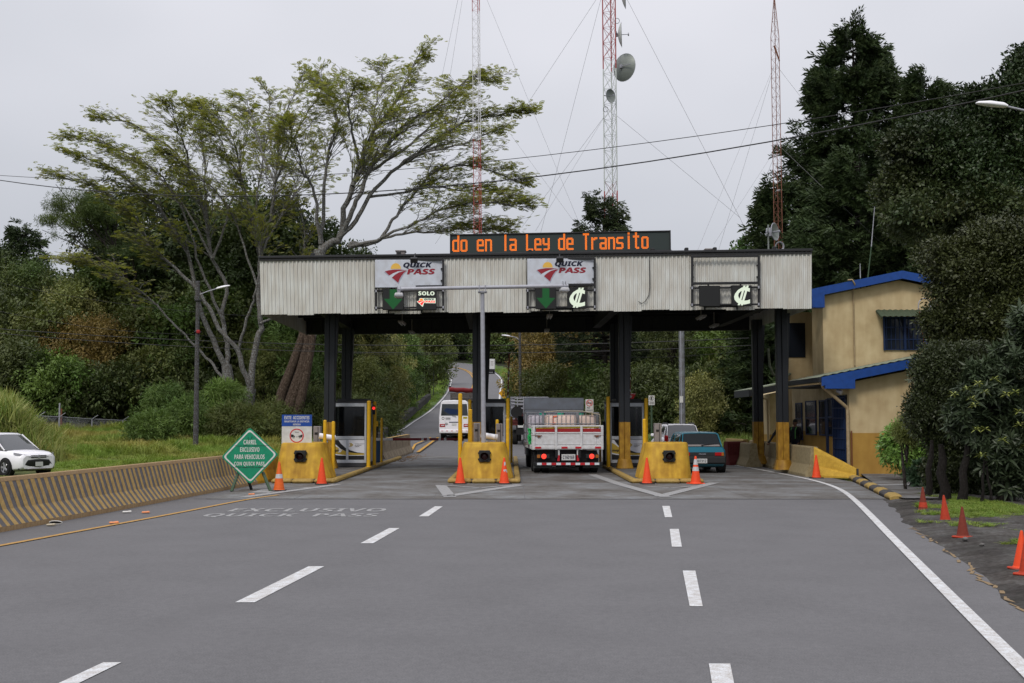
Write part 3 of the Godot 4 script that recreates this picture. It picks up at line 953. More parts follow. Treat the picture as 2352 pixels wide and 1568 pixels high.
func make_posts() -> void:
	post(746.6, 964, 34.9, 7.5, "yellow post touching the right edge of the left crash block")
	post(766, 967, 34.9, 7.6, "yellow post standing clear on the left island before the column")
	post(847.5, 919.6, 41.85, 9, "tall yellow post at the front right corner of the left booth")
	post(860.5, 921, 43.6, 8, "tall yellow post behind the corner post of the left booth, by the red lamp")
	post(877, 959.3, 46.3, 5.4, "thin yellow post beside the blue gate cabinet")
	post(1057, 903, 34.8, 9.2, "tallest yellow post, left of the middle crash block")
	post(1080, 939, 35.4, 9, "yellow post right of the tallest one, behind the middle crash block")
	post(1142, 963, 36.4, 7, "short yellow post behind the right grey cabinet on the middle island")
	post(1166, 961, 34.9, 7.6, "yellow post at the right edge of the middle crash block")
	post(1079, 917, 41.9, 8, "dark yellow post at the left front corner of the middle booth")
	post(1166.5, 914, 41.85, 8, "tall dark yellow post at the right front corner of the middle booth")
	post(1174.5, 955.6, 46.0, 5.6, "brown yellow post at the lane edge right of the middle booth")
	post(1397, 910, 41.9, 9, "tall yellow post at the left front corner of the right booth")
	post(1484, 913.6, 41.9, 8.5, "tall yellow post at the right front corner of the right booth")
	post(1479.6, 961.4, 34.9, 7.8, "bright yellow post behind the left edge of the right crash block")
	post(1378, 961, 46.0, 5.0, "brown post at the lane edge left of the right booth", "column_yellow")
	post(1387, 967, 44.0, 6.0, "dark grey post left of the right booth", "column")
	# ticket cabinets
	for q in [[730, 978.5, 36.0, 16.0, "grey ticket cabinet behind the left crash block, right of the blue and white sign"], [1095.6, 971, 36.0, 15.0, "grey ticket cabinet left of the camera pole"], [1147, 972.5, 36.0, 15.0, "grey ticket cabinet right of the camera pole"], [1510, 972, 36.0, 16.0, "grey ticket cabinet beside the teal car"]]:
		var a := P(q[0], 960, q[2])
		var h: float = P(q[0], q[1], q[2]).y - 0.12
		var w: float = q[3] * q[2] / F
		var o := thing("ticket_cabinet", q[4], "cabinet", Vector3(a.x, 0.12, a.z), 0, "grey ticket cabinets on the islands")
		var b := MB.new()
		b.at(0, h / 2, 0, w, h, 0.3, 0.012)
		part("case", b, M.cabinet, o)
		b = MB.new()
		b.at(w * 0.18, h / 2, 0.152, 0.016, h - 0.04, 0.012)
		part("seam", b, M.column, o)
		b = MB.new()
		b.at(-w * 0.1, h - 0.22, 0.154, w * 0.4, 0.07, 0.01)
		part("slot", b, M.black, o)
	# small tube cameras on brackets
	for q in [[1124, 1001, 35.2, 1, "white tube camera on the middle island beside the camera pole"], [752, 1003, 35.6, 1, "white tube camera beside the left grey ticket cabinet"]]:
		var a := P(q[0], q[1], q[2])
		var o := thing("tube_camera", q[4], "camera", Vector3(a.x, 0.12, a.z), 0.5, "tube cameras on the islands")
		var h := a.y - 0.12
		var b := MB.new()
		b.cyl(Vector3(-0.24, h + 0.04, -0.06), Vector3(0.14, h - 0.03, 0.05), 0.085, 0.085, 14)
		part("body", b, M.car_white, o)
		b = MB.new()
		b.cyl(Vector3(0.135, h - 0.03, 0.05), Vector3(0.22, h - 0.045, 0.075), 0.095, 0.1, 14)
		part("hood", b, M.cone_band, o)
		b = MB.new()
		b.cyl(Vector3(0.0, h - 0.5, 0), Vector3(0.0, h - 0.05, 0), 0.02)
		b.at(0, (h - 0.5) / 2, 0, 0.08, h - 0.5, 0.08)
		part("bracket", b, M.galv, o)
	# gate arms with their cabinets
	var gx := P(871, 960, 46.8).x
	var o := thing("gate_barrier", "lowered red and white gate arm with its blue cabinet across the left lane", "gate barrier", Vector3(gx, 0.12, -46.8))
	gate(o, 0.0, 3.25)
	var g2 := P(1163, 960, 47.0).x
	o = thing("gate_barrier", "raised dark red gate arm standing upright behind the middle booth", "gate barrier", Vector3(g2 - 0.12, 0.12, -47.0))
	gate(o, PI / 2 - 0.035, 3.4)
	var g3 := P(1446, 960, 47.0).x
	o = thing("gate_barrier", "raised dark red gate arm half hidden behind the column of the right booth", "gate barrier", Vector3(g3 - 0.12, 0.12, -47.0))
	gate(o, PI / 2, 3.4)
	# red lamp on the left booth
	var rl := P(858.5, 941, 42.9)
	o = thing("signal_lamp", "small lit red lamp between the two corner posts of the left booth", "signal lamp", rl)
	var b3 := MB.new()
	b3.at(0, 0, -0.05, 0.10, 0.34, 0.08, 0.01)
	part("housing", b3, M.black, o)
	b3 = MB.new()
	b3.lathe([Vector2(0.055, 0), Vector2(0.045, 0.02), Vector2(0.0001, 0.03)], 12, Transform3D(Basis(Vector3.RIGHT, PI / 2), Vector3(0, 0.06, -0.01)))
	part("lens", b3, M.led_red, o)
	# the black and yellow banded post behind
	post(866, 967.6, 48.5, 5.0, "yellow topped black post behind the blue gate cabinet", "black")
	var cp := MB.new()
	var cx := P(866, 960, 48.5)
	cp.cyl(Vector3(0, P(866, 979, 48.5).y - 0.12, 0), Vector3(0, P(866, 967.6, 48.5).y - 0.10, 0), 0.052, 0.052, 12)
	part("yellow_band", cp, M.yellow_post, get_child(get_child_count() - 1))
func gate(o: Node3D, tilt: float, length: float) -> void:
	var b := MB.new()
	b.at(0, 0.42, 0, 0.30, 0.84, 0.34, 0.02)
	part("cabinet", b, M.booth_blue, o)
	var piv := Vector3(0.12, 0.90, 0.24)
	var dirv := Vector3(cos(tilt), sin(tilt), 0)
	b = MB.new()
	b.bar(piv - dirv * 0.35, piv + dirv * 0.45, 0.07, 0.10, 0.01)
	part("arm_root", b, M.arm_white, o)
	b = MB.new()
	b.bar(piv + dirv * 0.45, piv + dirv * length, 0.05, 0.10, 0.01)
	var arm := part("arm", b, M.arm_red, o)
	for t in [0.42, 0.50, 0.66, 0.74]:
		var s := MB.new()
		var c: Vector3 = piv + dirv * (0.45 + (length - 0.45) * t)
		s.bar(c - dirv * 0.045, c + dirv * 0.045, 0.058, 0.108)
		part("white_band", s, M.arm_white, arm)

# ---------------------------------------------------------------- cones, barriers
func make_cone(called: String, h: float, m: Material, foot: Material, label: String, bands: Array, at: Vector3, turn: float, lean := Vector2.ZERO, dirty := 0) -> void:
	var o := thing("traffic_cone", label, "traffic cone", at, turn, "traffic cones")
	o.rotation = Vector3(lean.x, turn, lean.y)
	var fb := MB.new()
	var fw := h * 0.50
	fb.at(0, 0.016, 0, fw, 0.032, fw, 0.012)
	part("foot", fb, foot, o)
	var r0 := h * 0.185
	var r1 := h * 0.035
	var b := MB.new()
	var pr := []
	pr.push_back(Vector2(r0 + 0.012, 0.03))
	for i in 7:
		var t := i / 6.0
		pr.push_back(Vector2(lerpf(r0, r1, t), lerpf(0.05, h - 0.01, t)))
	pr.push_back(Vector2(r1 * 0.7, h))
	pr.push_back(Vector2(0.0001, h))
	b.lathe(pr, 20)
	part("body", b, m, o)
	for q in bands:
		var s := MB.new()
		var t0: float = q[0]
		var t1: float = q[1]
		var y := func(t: float) -> float: return lerpf(0.05, h - 0.01, t)
		s.lathe([Vector2(lerpf(r0, r1, t0) + 0.003, y.call(t0)), Vector2(lerpf(r0, r1, t1) + 0.003, y.call(t1))], 20)
		part("band", s, q[2], o)
func make_cones() -> void:
	var f := "rubber"
	make_cone("cone", 0.74, M.cone_orange, M.rubber, "orange cone with one wide white band beside the green diamond sign", [[0.40, 0.56, M.cone_band]], G(641, 1127), 0.1)
	make_cone("cone", 0.74, M.cone, M.rubber, "plain orange cone at the right foot of the left crash block", [], G(739, 1112), 0.2)
	make_cone("cone", 0.74, M.cone, M.rubber, "plain orange cone at the left foot of the middle crash block", [], G(1057, 1111), 0.0)
	make_cone("cone", 0.74, M.cone, M.rubber, "orange cone with torn white bands right of the middle crash block", [], G(1158, 1111), 0.3)
	var torn: Node3D = get_child(get_child_count() - 1)
	for q in [[0.46, 0.53, -0.5, 0.75], [0.70, 0.84, -0.35, 0.55], [0.42, 0.46, 0.3, 0.8]]:
		var s := MB.new()
		for i in 6:
			var a0 := lerpf(q[2], q[3], i / 6.0)
			var a1 := lerpf(q[2], q[3], (i + 1) / 6.0)
			var jag := rng.randf_range(-0.03, 0.02)
			var pt := func(a: float, t: float) -> Vector3:
				var r := lerpf(0.137, 0.026, t) + 0.004
				return Vector3(sin(a) * r, lerpf(0.05, 0.73, t), cos(a) * r)
			s.quad(pt.call(a0, q[0] + jag), pt.call(a1, q[0] + jag), pt.call(a1, q[1] + jag), pt.call(a0, q[1]), Vector3(sin(a0), 0.2, cos(a0)))
		part("torn_band", s, M.cone_band, torn)
	make_cone("cone", 0.74, M.cone, M.rubber, "plain orange cone at the left foot of the right crash block", [], G(1486, 1111), 0.1)
	make_cone("cone", 0.78, M.cone, M.cone, "orange cone with two silver bands at the right crash block", [[0.44, 0.60, M.cone_band], [0.68, 0.90, M.cone_band]], G(1598, 1111), 0.4)
	make_cone("cone", 0.72, M.cone, M.rubber, "lone orange cone before the yellow sloping barrier end", [], G(1875, 1098), 0.15)
	make_cone("cone", 0.47, M.cone_dirty, M.rubber, "grimy dark red cone farthest back on the dirt by the footpath", [[0.06, 0.3, M.cone_red]], G(2120, 1173, 0.03), 0.3)
	make_cone("cone", 0.47, M.cone_red, M.cone_dirty, "leaning bright red cone between two grimy ones on the dirt", [], G(2171, 1198, 0.03), 0.2, Vector2(0.02, 0.06))
	make_cone("cone", 0.47, M.cone_dirty, M.cone_red, "grimy dark red cone with a red foot on the dirt by the ruts", [], G(2211, 1235, 0.04), 0.5)
	make_cone("cone", 0.47, M.cone, M.cone_red, "bright red cone at the right edge of the dirt, behind a dull one", [], G(2344, 1309, 0.04), 0.1, Vector2(0, -0.05))
	make_cone("cone", 0.47, M.cone_red, M.cone_red, "dull red cone overlapping the bright one at the right edge", [], G(2359, 1321, 0.04), 0.6)

func jersey(h: float, base: float, top: float) -> Array:      # half section, both sides, from left foot over to right foot
	return [Vector2(-base, 0), Vector2(-base, h * 0.09), Vector2(-top * 1.45, h * 0.40), Vector2(-top, h * 0.96), Vector2(-top * 0.8, h), Vector2(top * 0.8, h), Vector2(top, h * 0.96), Vector2(top * 1.45, h * 0.40), Vector2(base, h * 0.09), Vector2(base, 0)]
func jersey_run(mb: MB, pts: Array, sec: Array, h0 := 1.0, h1 := 1.0) -> void:
	var rings := []
	for i in pts.size():
		var t: Vector3 = pts[mini(i + 1, pts.size() - 1)] - pts[maxi(i - 1, 0)]
		var s := Vector3(-t.z, 0, t.x).normalized()
		var k := lerpf(h0, h1, float(i) / (pts.size() - 1))
		var p := PackedVector3Array()
		for q in sec: p.push_back(pts[i] + s * q.x + Vector3(0, q.y * k, 0))
		rings.push_back(p)
	# flat shaded along the section
	for i in rings.size() - 1:
		for j in sec.size() - 1:
			var e: Vector2 = sec[j + 1] - sec[j]
			var t: Vector3 = pts[mini(i + 1, pts.size() - 1)] - pts[i]
			var s := Vector3(-t.z, 0, t.x).normalized()
			mb.quad(rings[i][j], rings[i + 1][j], rings[i + 1][j + 1], rings[i][j + 1], s * -e.y + Vector3(0, e.x, 0))
	for e in [0, rings.size() - 1]:
		var o: Vector3 = (pts[0] - pts[1]) if e == 0 else (pts[e] - pts[e - 1])
		var m := rings[e].size() as int
		for j in m / 2 - 1: mb.quad(rings[e][j], rings[e][j + 1], rings[e][m - 2 - j], rings[e][m - 1 - j], o)
func make_barriers() -> void:
	# striped barrier along the left
	var o := thing("striped_barrier", "long concrete road barrier with yellow and grey slanting stripes on the left", "road barrier")
	var foot := []
	for q in [[-10.0, 2.0], [-9.25, 10.0], [-8.62, 16.0], [-8.33, 18.97], [-8.0, 22.5], [-7.65, 27.0], [-7.36, 30.5], [-7.14, 33.2]]: foot.push_back(Vector3(q[0] - 0.28, 0.0, -q[1]))
	foot = smooth_line(foot, 4)
	var sec := jersey(0.86, 0.28, 0.095)
	var b := MB.new()
	jersey_run(b, foot, sec)
	part("concrete", b, M.barrier_grey, o)
	var st := MB.new()
	var top := MB.new()
	var lens := [0.0]
	for i in foot.size() - 1: lens.push_back(lens[i] + foot[i].distance_to(foot[i + 1]))
	var along := func(s: float) -> Array:
		for i in foot.size() - 1:
			if s <= lens[i + 1]:
				var t: Vector3 = foot[i + 1] - foot[i]
				return [foot[i].lerp(foot[i + 1], (s - lens[i]) / (lens[i + 1] - lens[i])), Vector3(-t.z, 0, t.x).normalized()]
		return [foot[foot.size() - 1], Vector3(1, 0, 0)]
	var s := 3.0
	while s < lens[lens.size() - 1] - 0.25:
		var w := rng.randf_range(0.105, 0.145)
		for j in range(6, 9):
			var f0: Vector2 = sec[j]
			var f1: Vector2 = sec[j + 1]
			if j == 8: f1 = sec[8].lerp(sec[9], 0.9)
			if j == 6: f0 = sec[6].lerp(sec[7], 0.06)
			# the stripes lean: the lower ends lie nearer the road's far end
			var l0 := (0.86 - f0.y) * 0.55
			var l1 := (0.86 - f1.y) * 0.55
			var q := []
			for e in [[s + l0, f0], [s + l0 + w, f0], [s + l1 + w, f1], [s + l1, f1]]:
				var a: Array = along.call(e[0])
				var ff: Vector2 = e[1]
				q.push_back(a[0] + a[1] * (ff.x + 0.004) + Vector3(0, ff.y + 0.001, 0))
			st.quad(q[0], q[1], q[2], q[3], along.call(s)[1] + Vector3(0, 0.3, 0))
		s += 0.245 + rng.randf_range(-0.012, 0.012)
	part("painted_stripes", st, M.barrier_stripe, o).set_meta("kind", "stuff")
	for i in foot.size() - 1:
		var a: Array = along.call(lens[i])
		var c: Array = along.call(lens[i + 1] - 0.001)
		top.quad(a[0] + a[1] * 0.08 + Vector3(0, 0.865, 0), c[0] + c[1] * 0.08 + Vector3(0, 0.865, 0), c[0] - c[1] * 0.08 + Vector3(0, 0.865, 0), a[0] - a[1] * 0.08 + Vector3(0, 0.865, 0), Vector3.UP)
		top.quad(a[0] + a[1] * 0.105 + Vector3(0, 0.80, 0), c[0] + c[1] * 0.105 + Vector3(0, 0.80, 0), c[0] + c[1] * 0.08 + Vector3(0, 0.865, 0), a[0] + a[1] * 0.08 + Vector3(0, 0.865, 0), a[1])
		top.quad(a[0] + a[1] * 0.287 + Vector3(0, 0, 0), c[0] + c[1] * 0.287, c[0] + c[1] * 0.285 + Vector3(0, 0.085, 0), a[0] + a[1] * 0.285 + Vector3(0, 0.085, 0), a[1])
	part("painted_edge", top, mat("edge_ochre", lin(0.46, 0.31, 0.16), 0.9, T.worn, 0.8), o)
	# its yellow end by the crash block
	o = thing("barrier_end", "plain yellow barrier end between the striped barrier and the left crash block", "road barrier")
	b = MB.new()
	jersey_run(b, [Vector3(-7.43, 0, -33.25), Vector3(-7.3, 0, -34.4), Vector3(-7.25, 0, -36.0)], jersey(0.84, 0.26, 0.1))
	part("concrete", b, M.yellow, o)
	# pale median barrier beyond the left booth
	o = thing("median_barrier", "pale concrete median barrier beyond the left booth", "road barrier")
	b = MB.new()
	jersey_run(b, [P(872, 960, 50.0) * Vector3(1, 0, 1), P(905, 960, 56) * Vector3(1, 0, 1), P(938, 960, 62) * Vector3(1, 0, 1) + Vector3(0, 0.05, 0)], jersey(0.95, 0.28, 0.09))
	part("concrete", b, M.barrier_concrete, o)
	var ed := MB.new()
	ed.bar(P(872, 960, 50.0) * Vector3(1, 0, 1) + Vector3(0, 0.953, 0), P(938, 960, 62) * Vector3(1, 0, 1) + Vector3(0, 1.003, 0), 0.15, 0.012)
	part("painted_top", ed, M.barrier_stripe, o)
	# right-hand barriers
	var gr := "concrete barriers on the right of the plaza"
	o = thing("sloping_barrier", "yellow concrete barrier whose right end slopes to the ground before the building", "road barrier", Vector3.ZERO, 0, gr)
	var e0 := G(1965, 1098)
	var e1 := G(1868, 1096)
	var e2 := G(1792, 1080)
	b = MB.new()
	jersey_run(b, [e0 + Vector3(0.1, 0, -0.2), e1 + Vector3(0.1, 0, -0.2)], jersey(0.95, 0.3, 0.11), 0.30, 1.0)
	part("sloping_end", b, mat("barrier_yellow", lin(0.72, 0.44, 0.05), 0.75, T.worn, 1.5), o)
	b = MB.new()
	jersey_run(b, [e1 + Vector3(0.1, 0, -0.2), e2 + Vector3(0.12, 0, -0.25)], jersey(0.95, 0.3, 0.11))
	part("concrete", b, M.barrier_sand, o)
	b = MB.new()
	b.at(e0.x + 0.09, 0.16, e0.z - 0.2, 0.04, 0.26, 0.32)
	part("black_end", b, M.kerb_black, o)
	var q0 := [[1786, 1077, 1758, 1070, "sand coloured barrier block second from the sloping end"], [1752, 1068, 1722, 1061, "sand and black barrier block beside the paired columns"]]
	for q in q0:
		o = thing("barrier_block", q[4], "road barrier", Vector3.ZERO, 0, gr)
		b = MB.new()
		jersey_run(b, [G(q[0], q[1]) + Vector3(0.15, 0, -0.2), G(q[2], q[3]) + Vector3(0.15, 0, -0.2)], jersey(0.93, 0.3, 0.11))
		part("concrete", b, M.barrier_sand, o)
		b = MB.new()
		b.bar(G(q[2], q[3]) + Vector3(0.15, 0.45, -0.24), G(q[2], q[3]) + Vector3(0.17, 0.45, -0.31), 0.4, 0.86)
		part("black_end", b, M.barrier_dark, o)
	o = thing("barrier_block", "pale yellow barrier block behind the paired columns", "road barrier", Vector3.ZERO, 0, gr)
	b = MB.new()
	jersey_run(b, [P(1730, 960, 44.5) * Vector3(1, 0, 1), P(1706, 960, 46.5) * Vector3(1, 0, 1)], jersey(0.9, 0.3, 0.12))
	part("concrete", b, M.barrier_sand, o)
	o = thing("barrier_block", "yellow barrier block farthest right beyond the red one", "road barrier", Vector3.ZERO, 0, gr)
	b = MB.new()
	jersey_run(b, [P(1712, 960, 48.5) * Vector3(1, 0, 1), P(1672, 960, 51.0) * Vector3(1, 0, 1)], jersey(0.98, 0.32, 0.12))
	part("concrete", b, mat("barrier_pale", lin(0.5, 0.36, 0.13), 0.9, T.worn, 1.2), o)
	o = thing("plastic_barrier", "dark red plastic water barrier with ribbed faces", "road barrier", P(1687, 960, 46.8) * Vector3(1, 0, 1), 0.35, gr)
	b = MB.new()
	var rp := []
	for q in [[0.30, 0.0], [0.29, 0.14], [0.17, 0.42], [0.15, 0.88], [0.13, 0.93]]:
		var hw: float = q[0]
		rp.push_back(PackedVector3Array([Vector3(-0.42, q[1], -hw), Vector3(0.42, q[1], -hw), Vector3(0.42, q[1], hw), Vector3(-0.42, q[1], hw)]))
	for i in 4:
		for j in 4: b.quad(rp[i][j], rp[i][(j + 1) % 4], rp[i + 1][(j + 1) % 4], rp[i + 1][j], rp[i][j] + rp[i][(j + 1) % 4])
	b.quad(rp[4][0], rp[4][1], rp[4][2], rp[4][3], Vector3.UP)
	part("shell", b, M.barrier_red, o)
	for i in 4:
		var rb := MB.new()
		rb.bar(Vector3(-0.28 + 0.14 * i, 0.46, 0.172), Vector3(-0.28 + 0.14 * i, 0.86, 0.16), 0.05, 0.03, 0.008, Vector3.RIGHT)
		part("rib", rb, M.barrier_red, o)

# ---------------------------------------------------------------- canopy
func make_canopy() -> void:
	var d0 := 39.5
	var d1 := 37.9
	var TL := P(597, 594, d0)
	var BL := P(600, 722.5, d0)
	var TR := P(1864, 577, d1)
	var BR := P(1864, 708, d1)
	var o := thing("toll_canopy", "long flat canopy with pale corrugated metal fascia over the toll lanes", "canopy")
	var u := (BR - BL).normalized()
	var nf := u.cross(Vector3.UP).normalized()
	if nf.z < 0: nf = -nf
	var width := (BR - BL).length()
	var nsh := 20
	var ribs := 7
	# fascia sheets, trapezoid corrugations
	for s in nsh:
		var b := MB.new()
		var dz := 0.006 * (s % 2) + rng.randf_range(0, 0.004)
		for r in ribs:
			for q in [[0.0, 0.0, 0.42, 0.0], [0.42, 0.0, 0.55, 0.035], [0.55, 0.035, 0.87, 0.035], [0.87, 0.035, 1.0, 0.0]]:
				var t0: float = (s + (r + q[0]) / ribs) / nsh
				var t1: float = (s + (r + q[2]) / ribs) / nsh
				var a: Vector3 = BL.lerp(BR, t0) + nf * (q[1] + dz)
				var c: Vector3 = BL.lerp(BR, t1) + nf * (q[3] + dz)
				var e: Vector3 = TL.lerp(TR, t1) + nf * (q[3] + dz)
				var g: Vector3 = TL.lerp(TR, t0) + nf * (q[1] + dz)
				var drop := Vector3(0, [0.0, -0.03, 0.015, -0.01][s % 4], 0)
				b.quad(a + drop, c + drop, e, g, nf + u * (q[1] - q[3]) * 8.0)
		part("fascia_sheet", b, M.sheet_metal, o)
	var back := Vector3(-0.12, 0, -9.3)
	# roof, back fascia, end walls, soffit beams
	var b := MB.new()
	b.quad(TL + nf * -0.02, TR + nf * -0.02, TR + back, TL + back, Vector3.UP)
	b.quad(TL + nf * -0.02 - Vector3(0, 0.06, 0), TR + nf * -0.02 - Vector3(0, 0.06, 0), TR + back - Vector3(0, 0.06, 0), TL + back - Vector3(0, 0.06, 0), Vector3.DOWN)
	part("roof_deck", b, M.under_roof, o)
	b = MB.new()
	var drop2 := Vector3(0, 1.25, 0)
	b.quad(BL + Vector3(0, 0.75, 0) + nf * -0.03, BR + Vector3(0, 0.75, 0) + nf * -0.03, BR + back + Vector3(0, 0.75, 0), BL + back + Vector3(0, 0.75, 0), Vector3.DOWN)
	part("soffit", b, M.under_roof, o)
	b = MB.new()
	b.quad(BL + back, BR + back, TR + back, TL + back, Vector3(0, 0, -1))
	b.quad(BL + back + Vector3(0, 0, 0.05), BR + back + Vector3(0, 0, 0.05), TR + back + Vector3(0, 0, 0.05), TL + back + Vector3(0, 0, 0.05), Vector3(0, 0, 1))
	b.bar(BL + back + Vector3(0, 0.03, 0.05), BR + back + Vector3(0, 0.03, 0.05), 0.12, 0.1)
	for i in 40: b.bar(BL.lerp(BR, (i + 0.5) / 40) + back + Vector3(0, 0.05, 0.08), BL.lerp(BR, (i + 0.5) / 40) + back + Vector3(0, 1.2, 0.08), 0.06, 0.05)
	part("rear_fascia", b, M.dark_steel, o)
	for e in [[BL, TL, -1.0], [BR, TR, 1.0]]:
		b = MB.new()
		b.quad(e[0] + nf * -0.01, e[1] + nf * -0.01, e[1] + back, e[0] + back, u * e[2])
		b.quad(e[0] + nf * -0.01 - u * e[2] * 0.04, e[1] + nf * -0.01 - u * e[2] * 0.04, e[1] + back - u * e[2] * 0.04, e[0] + back - u * e[2] * 0.04, -u * e[2])
		part("end_wall", b, M.sheet_metal, o)
	for t in [0.105, 0.385, 0.66, 0.93]:
		b = MB.new()
		var a := BL.lerp(BR, t)
		b.bar(a + Vector3(0, 0.42, 0) + nf * -0.1, a + back + Vector3(0, 0.42, 0), 0.18, 0.55, 0.01)
		b.bar(a + Vector3(0, 0.13, 0) + nf * -0.1, a + back + Vector3(0, 0.13, 0), 0.3, 0.03)
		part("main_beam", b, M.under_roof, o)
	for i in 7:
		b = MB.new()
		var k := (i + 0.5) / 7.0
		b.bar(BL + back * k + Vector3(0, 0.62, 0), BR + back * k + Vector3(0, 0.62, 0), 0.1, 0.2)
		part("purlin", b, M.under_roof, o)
	# dark rail along the top edge
	b = MB.new()
	b.bar(TL + Vector3(-0.03, 0.035, 0) + nf * 0.06, TR + Vector3(0.02, 0.035, 0) + nf * 0.06, 0.12, 0.085, 0.015)
	b.bar(TL + Vector3(0, -0.05, 0) + nf * 0.065, TR + Vector3(0, -0.05, 0) + nf * 0.065, 0.03, 0.06)
	part("top_rail", b, M.dark_steel, o)
	for t in [0.1, 0.26, 0.5, 0.72, 0.78, 0.83, 0.935]:
		b = MB.new()
		b.at(TL.lerp(TR, t).x, TL.lerp(TR, t).y + 0.1, TL.lerp(TR, t).z, 0.12, 0.14, 0.2, 0.02)
		part("rail_bracket", b, M.dark_steel, o)
	for q in [[921, 582], [1629, 578]]:
		b = MB.new()
		var w := P(q[0], q[1], 40.3)
		b.at(w.x, w.y - 0.1, w.z, 0.3, 0.3, 0.3, 0.01)
		b.at(w.x, w.y + 0.07, w.z, 0.36, 0.05, 0.36, 0.01)
		part("roof_vent", b, M.cabinet, o)
	# columns, wider at the head, yellow to about 1.6 m, on sloping bases
	var cols := [[P(758, 960, 41).x, 41.0], [P(796, 960, 47).x, 47.0], [P(1098, 960, 41).x, 41.0], [P(1111, 960, 47.2).x, 47.2], [P(1434.5, 960, 41).x, 41.0], [P(1413, 960, 47).x, 47.0], [P(1797, 960, 40).x, 40.0], [P(1741, 960, 45.0).x, 45.0]]
	for q in cols:
		var x: float = q[0]
		var d: float = q[1]
		var y0 := 0.12
		var c := MB.new()
		c.at(x - 0.11, 2.9 + y0, -d, 0.16, 5.2, 0.3, 0.01)
		c.at(x + 0.08, 2.9 + y0, -d, 0.19, 5.2, 0.36, 0.01)
		c.at(x - 0.005, 2.9 + y0, -d, 0.06, 5.2, 0.24)
		var col := part("column", c, M.column, o)
		c = MB.new()
		c.at(x - 0.11, 0.85 + y0, -d, 0.168, 1.5, 0.308, 0.01)
		c.at(x + 0.08, 0.85 + y0, -d, 0.198, 1.5, 0.368, 0.01)
		c.at(x - 0.005, 0.85 + y0, -d, 0.06, 1.5, 0.25)
		part("yellow_band", c, M.column_yellow, col)
		c = MB.new()
		c.loft([PackedVector3Array([Vector3(x - 0.29, y0, -d - 0.3), Vector3(x + 0.27, y0, -d - 0.3), Vector3(x + 0.27, y0, -d + 0.3), Vector3(x - 0.29, y0, -d + 0.3)]), PackedVector3Array([Vector3(x - 0.22, y0 + 0.32, -d - 0.23), Vector3(x + 0.2, y0 + 0.32, -d - 0.23), Vector3(x + 0.2, y0 + 0.32, -d + 0.23), Vector3(x - 0.22, y0 + 0.32, -d + 0.23)])], true, true)
		part("footing", c, M.column_yellow, col)
		c = MB.new()
		c.prism(PackedVector2Array([Vector2(0.17, 2.6), Vector2(0.28, 5.3), Vector2(-0.2, 5.3), Vector2(-0.19, 2.6)]), Transform3D(Basis.IDENTITY, Vector3(x, y0, -d + 0.12)), 0.24)
		part("haunch", c, M.column, col)
	# lamps under the roof
	for q in [[923.7, 746, 42.0], [946, 767, 46.5], [1262, 731, 40.4], [1256, 763, 46.2], [1610, 733, 40.4], [1640, 752, 44.0]]:
		var w := P(q[0], q[1], q[2])
		var l := thing("canopy_lamp", "long ceiling lamp under the canopy roof, seen near %s" % ["the left column", "the left booth, farther back", "the middle lane front", "the middle lane, farther back", "the right lane front", "the right lane, farther back"][[923.7, 946, 1262, 1256, 1610, 1640].find(q[0])], "ceiling lamp", w + Vector3(0, 0.03, 0), 0, "lamps under the canopy")
		var lb := MB.new()
		lb.at(0, 0.05, 0, 0.2, 0.06, 1.2, 0.01)
		lb.at(0, 0.3, 0, 0.03, 0.5, 0.03)
		part("housing", lb, M.cabinet, l)
		lb = MB.new()
		for s in [-0.05, 0.05]: lb.cyl(Vector3(s, 0, -0.56), Vector3(s, 0, 0.56), 0.018, 0.018, 8)
		part("tube", lb, M.cone_band, l)
	# hanging cable on the fascia
	var cb := thing("loose_cable", "thin black cable hanging in a hook on the fascia right of the middle sign", "cable")
	var lc := MB.new()
	var cp := PackedVector3Array()
	for q in [[1491, 590], [1492, 625], [1492.5, 660], [1490, 678], [1483, 691], [1474, 697], [1466, 692]]: cp.push_back(P(q[0], q[1], lerpf(d0, d1, (q[0] - 597.0) / 1267.0) - 0.09))
	lc.tube(cp, PackedFloat32Array([0.013]), 6)
	part("cable", lc, M.black, cb)
	for s in [0.21, 0.485, 0.78]: make_sign_frame(int(round((s - 0.2) / 0.28)), d0, d1)
	make_led_board()
	make_gantry()

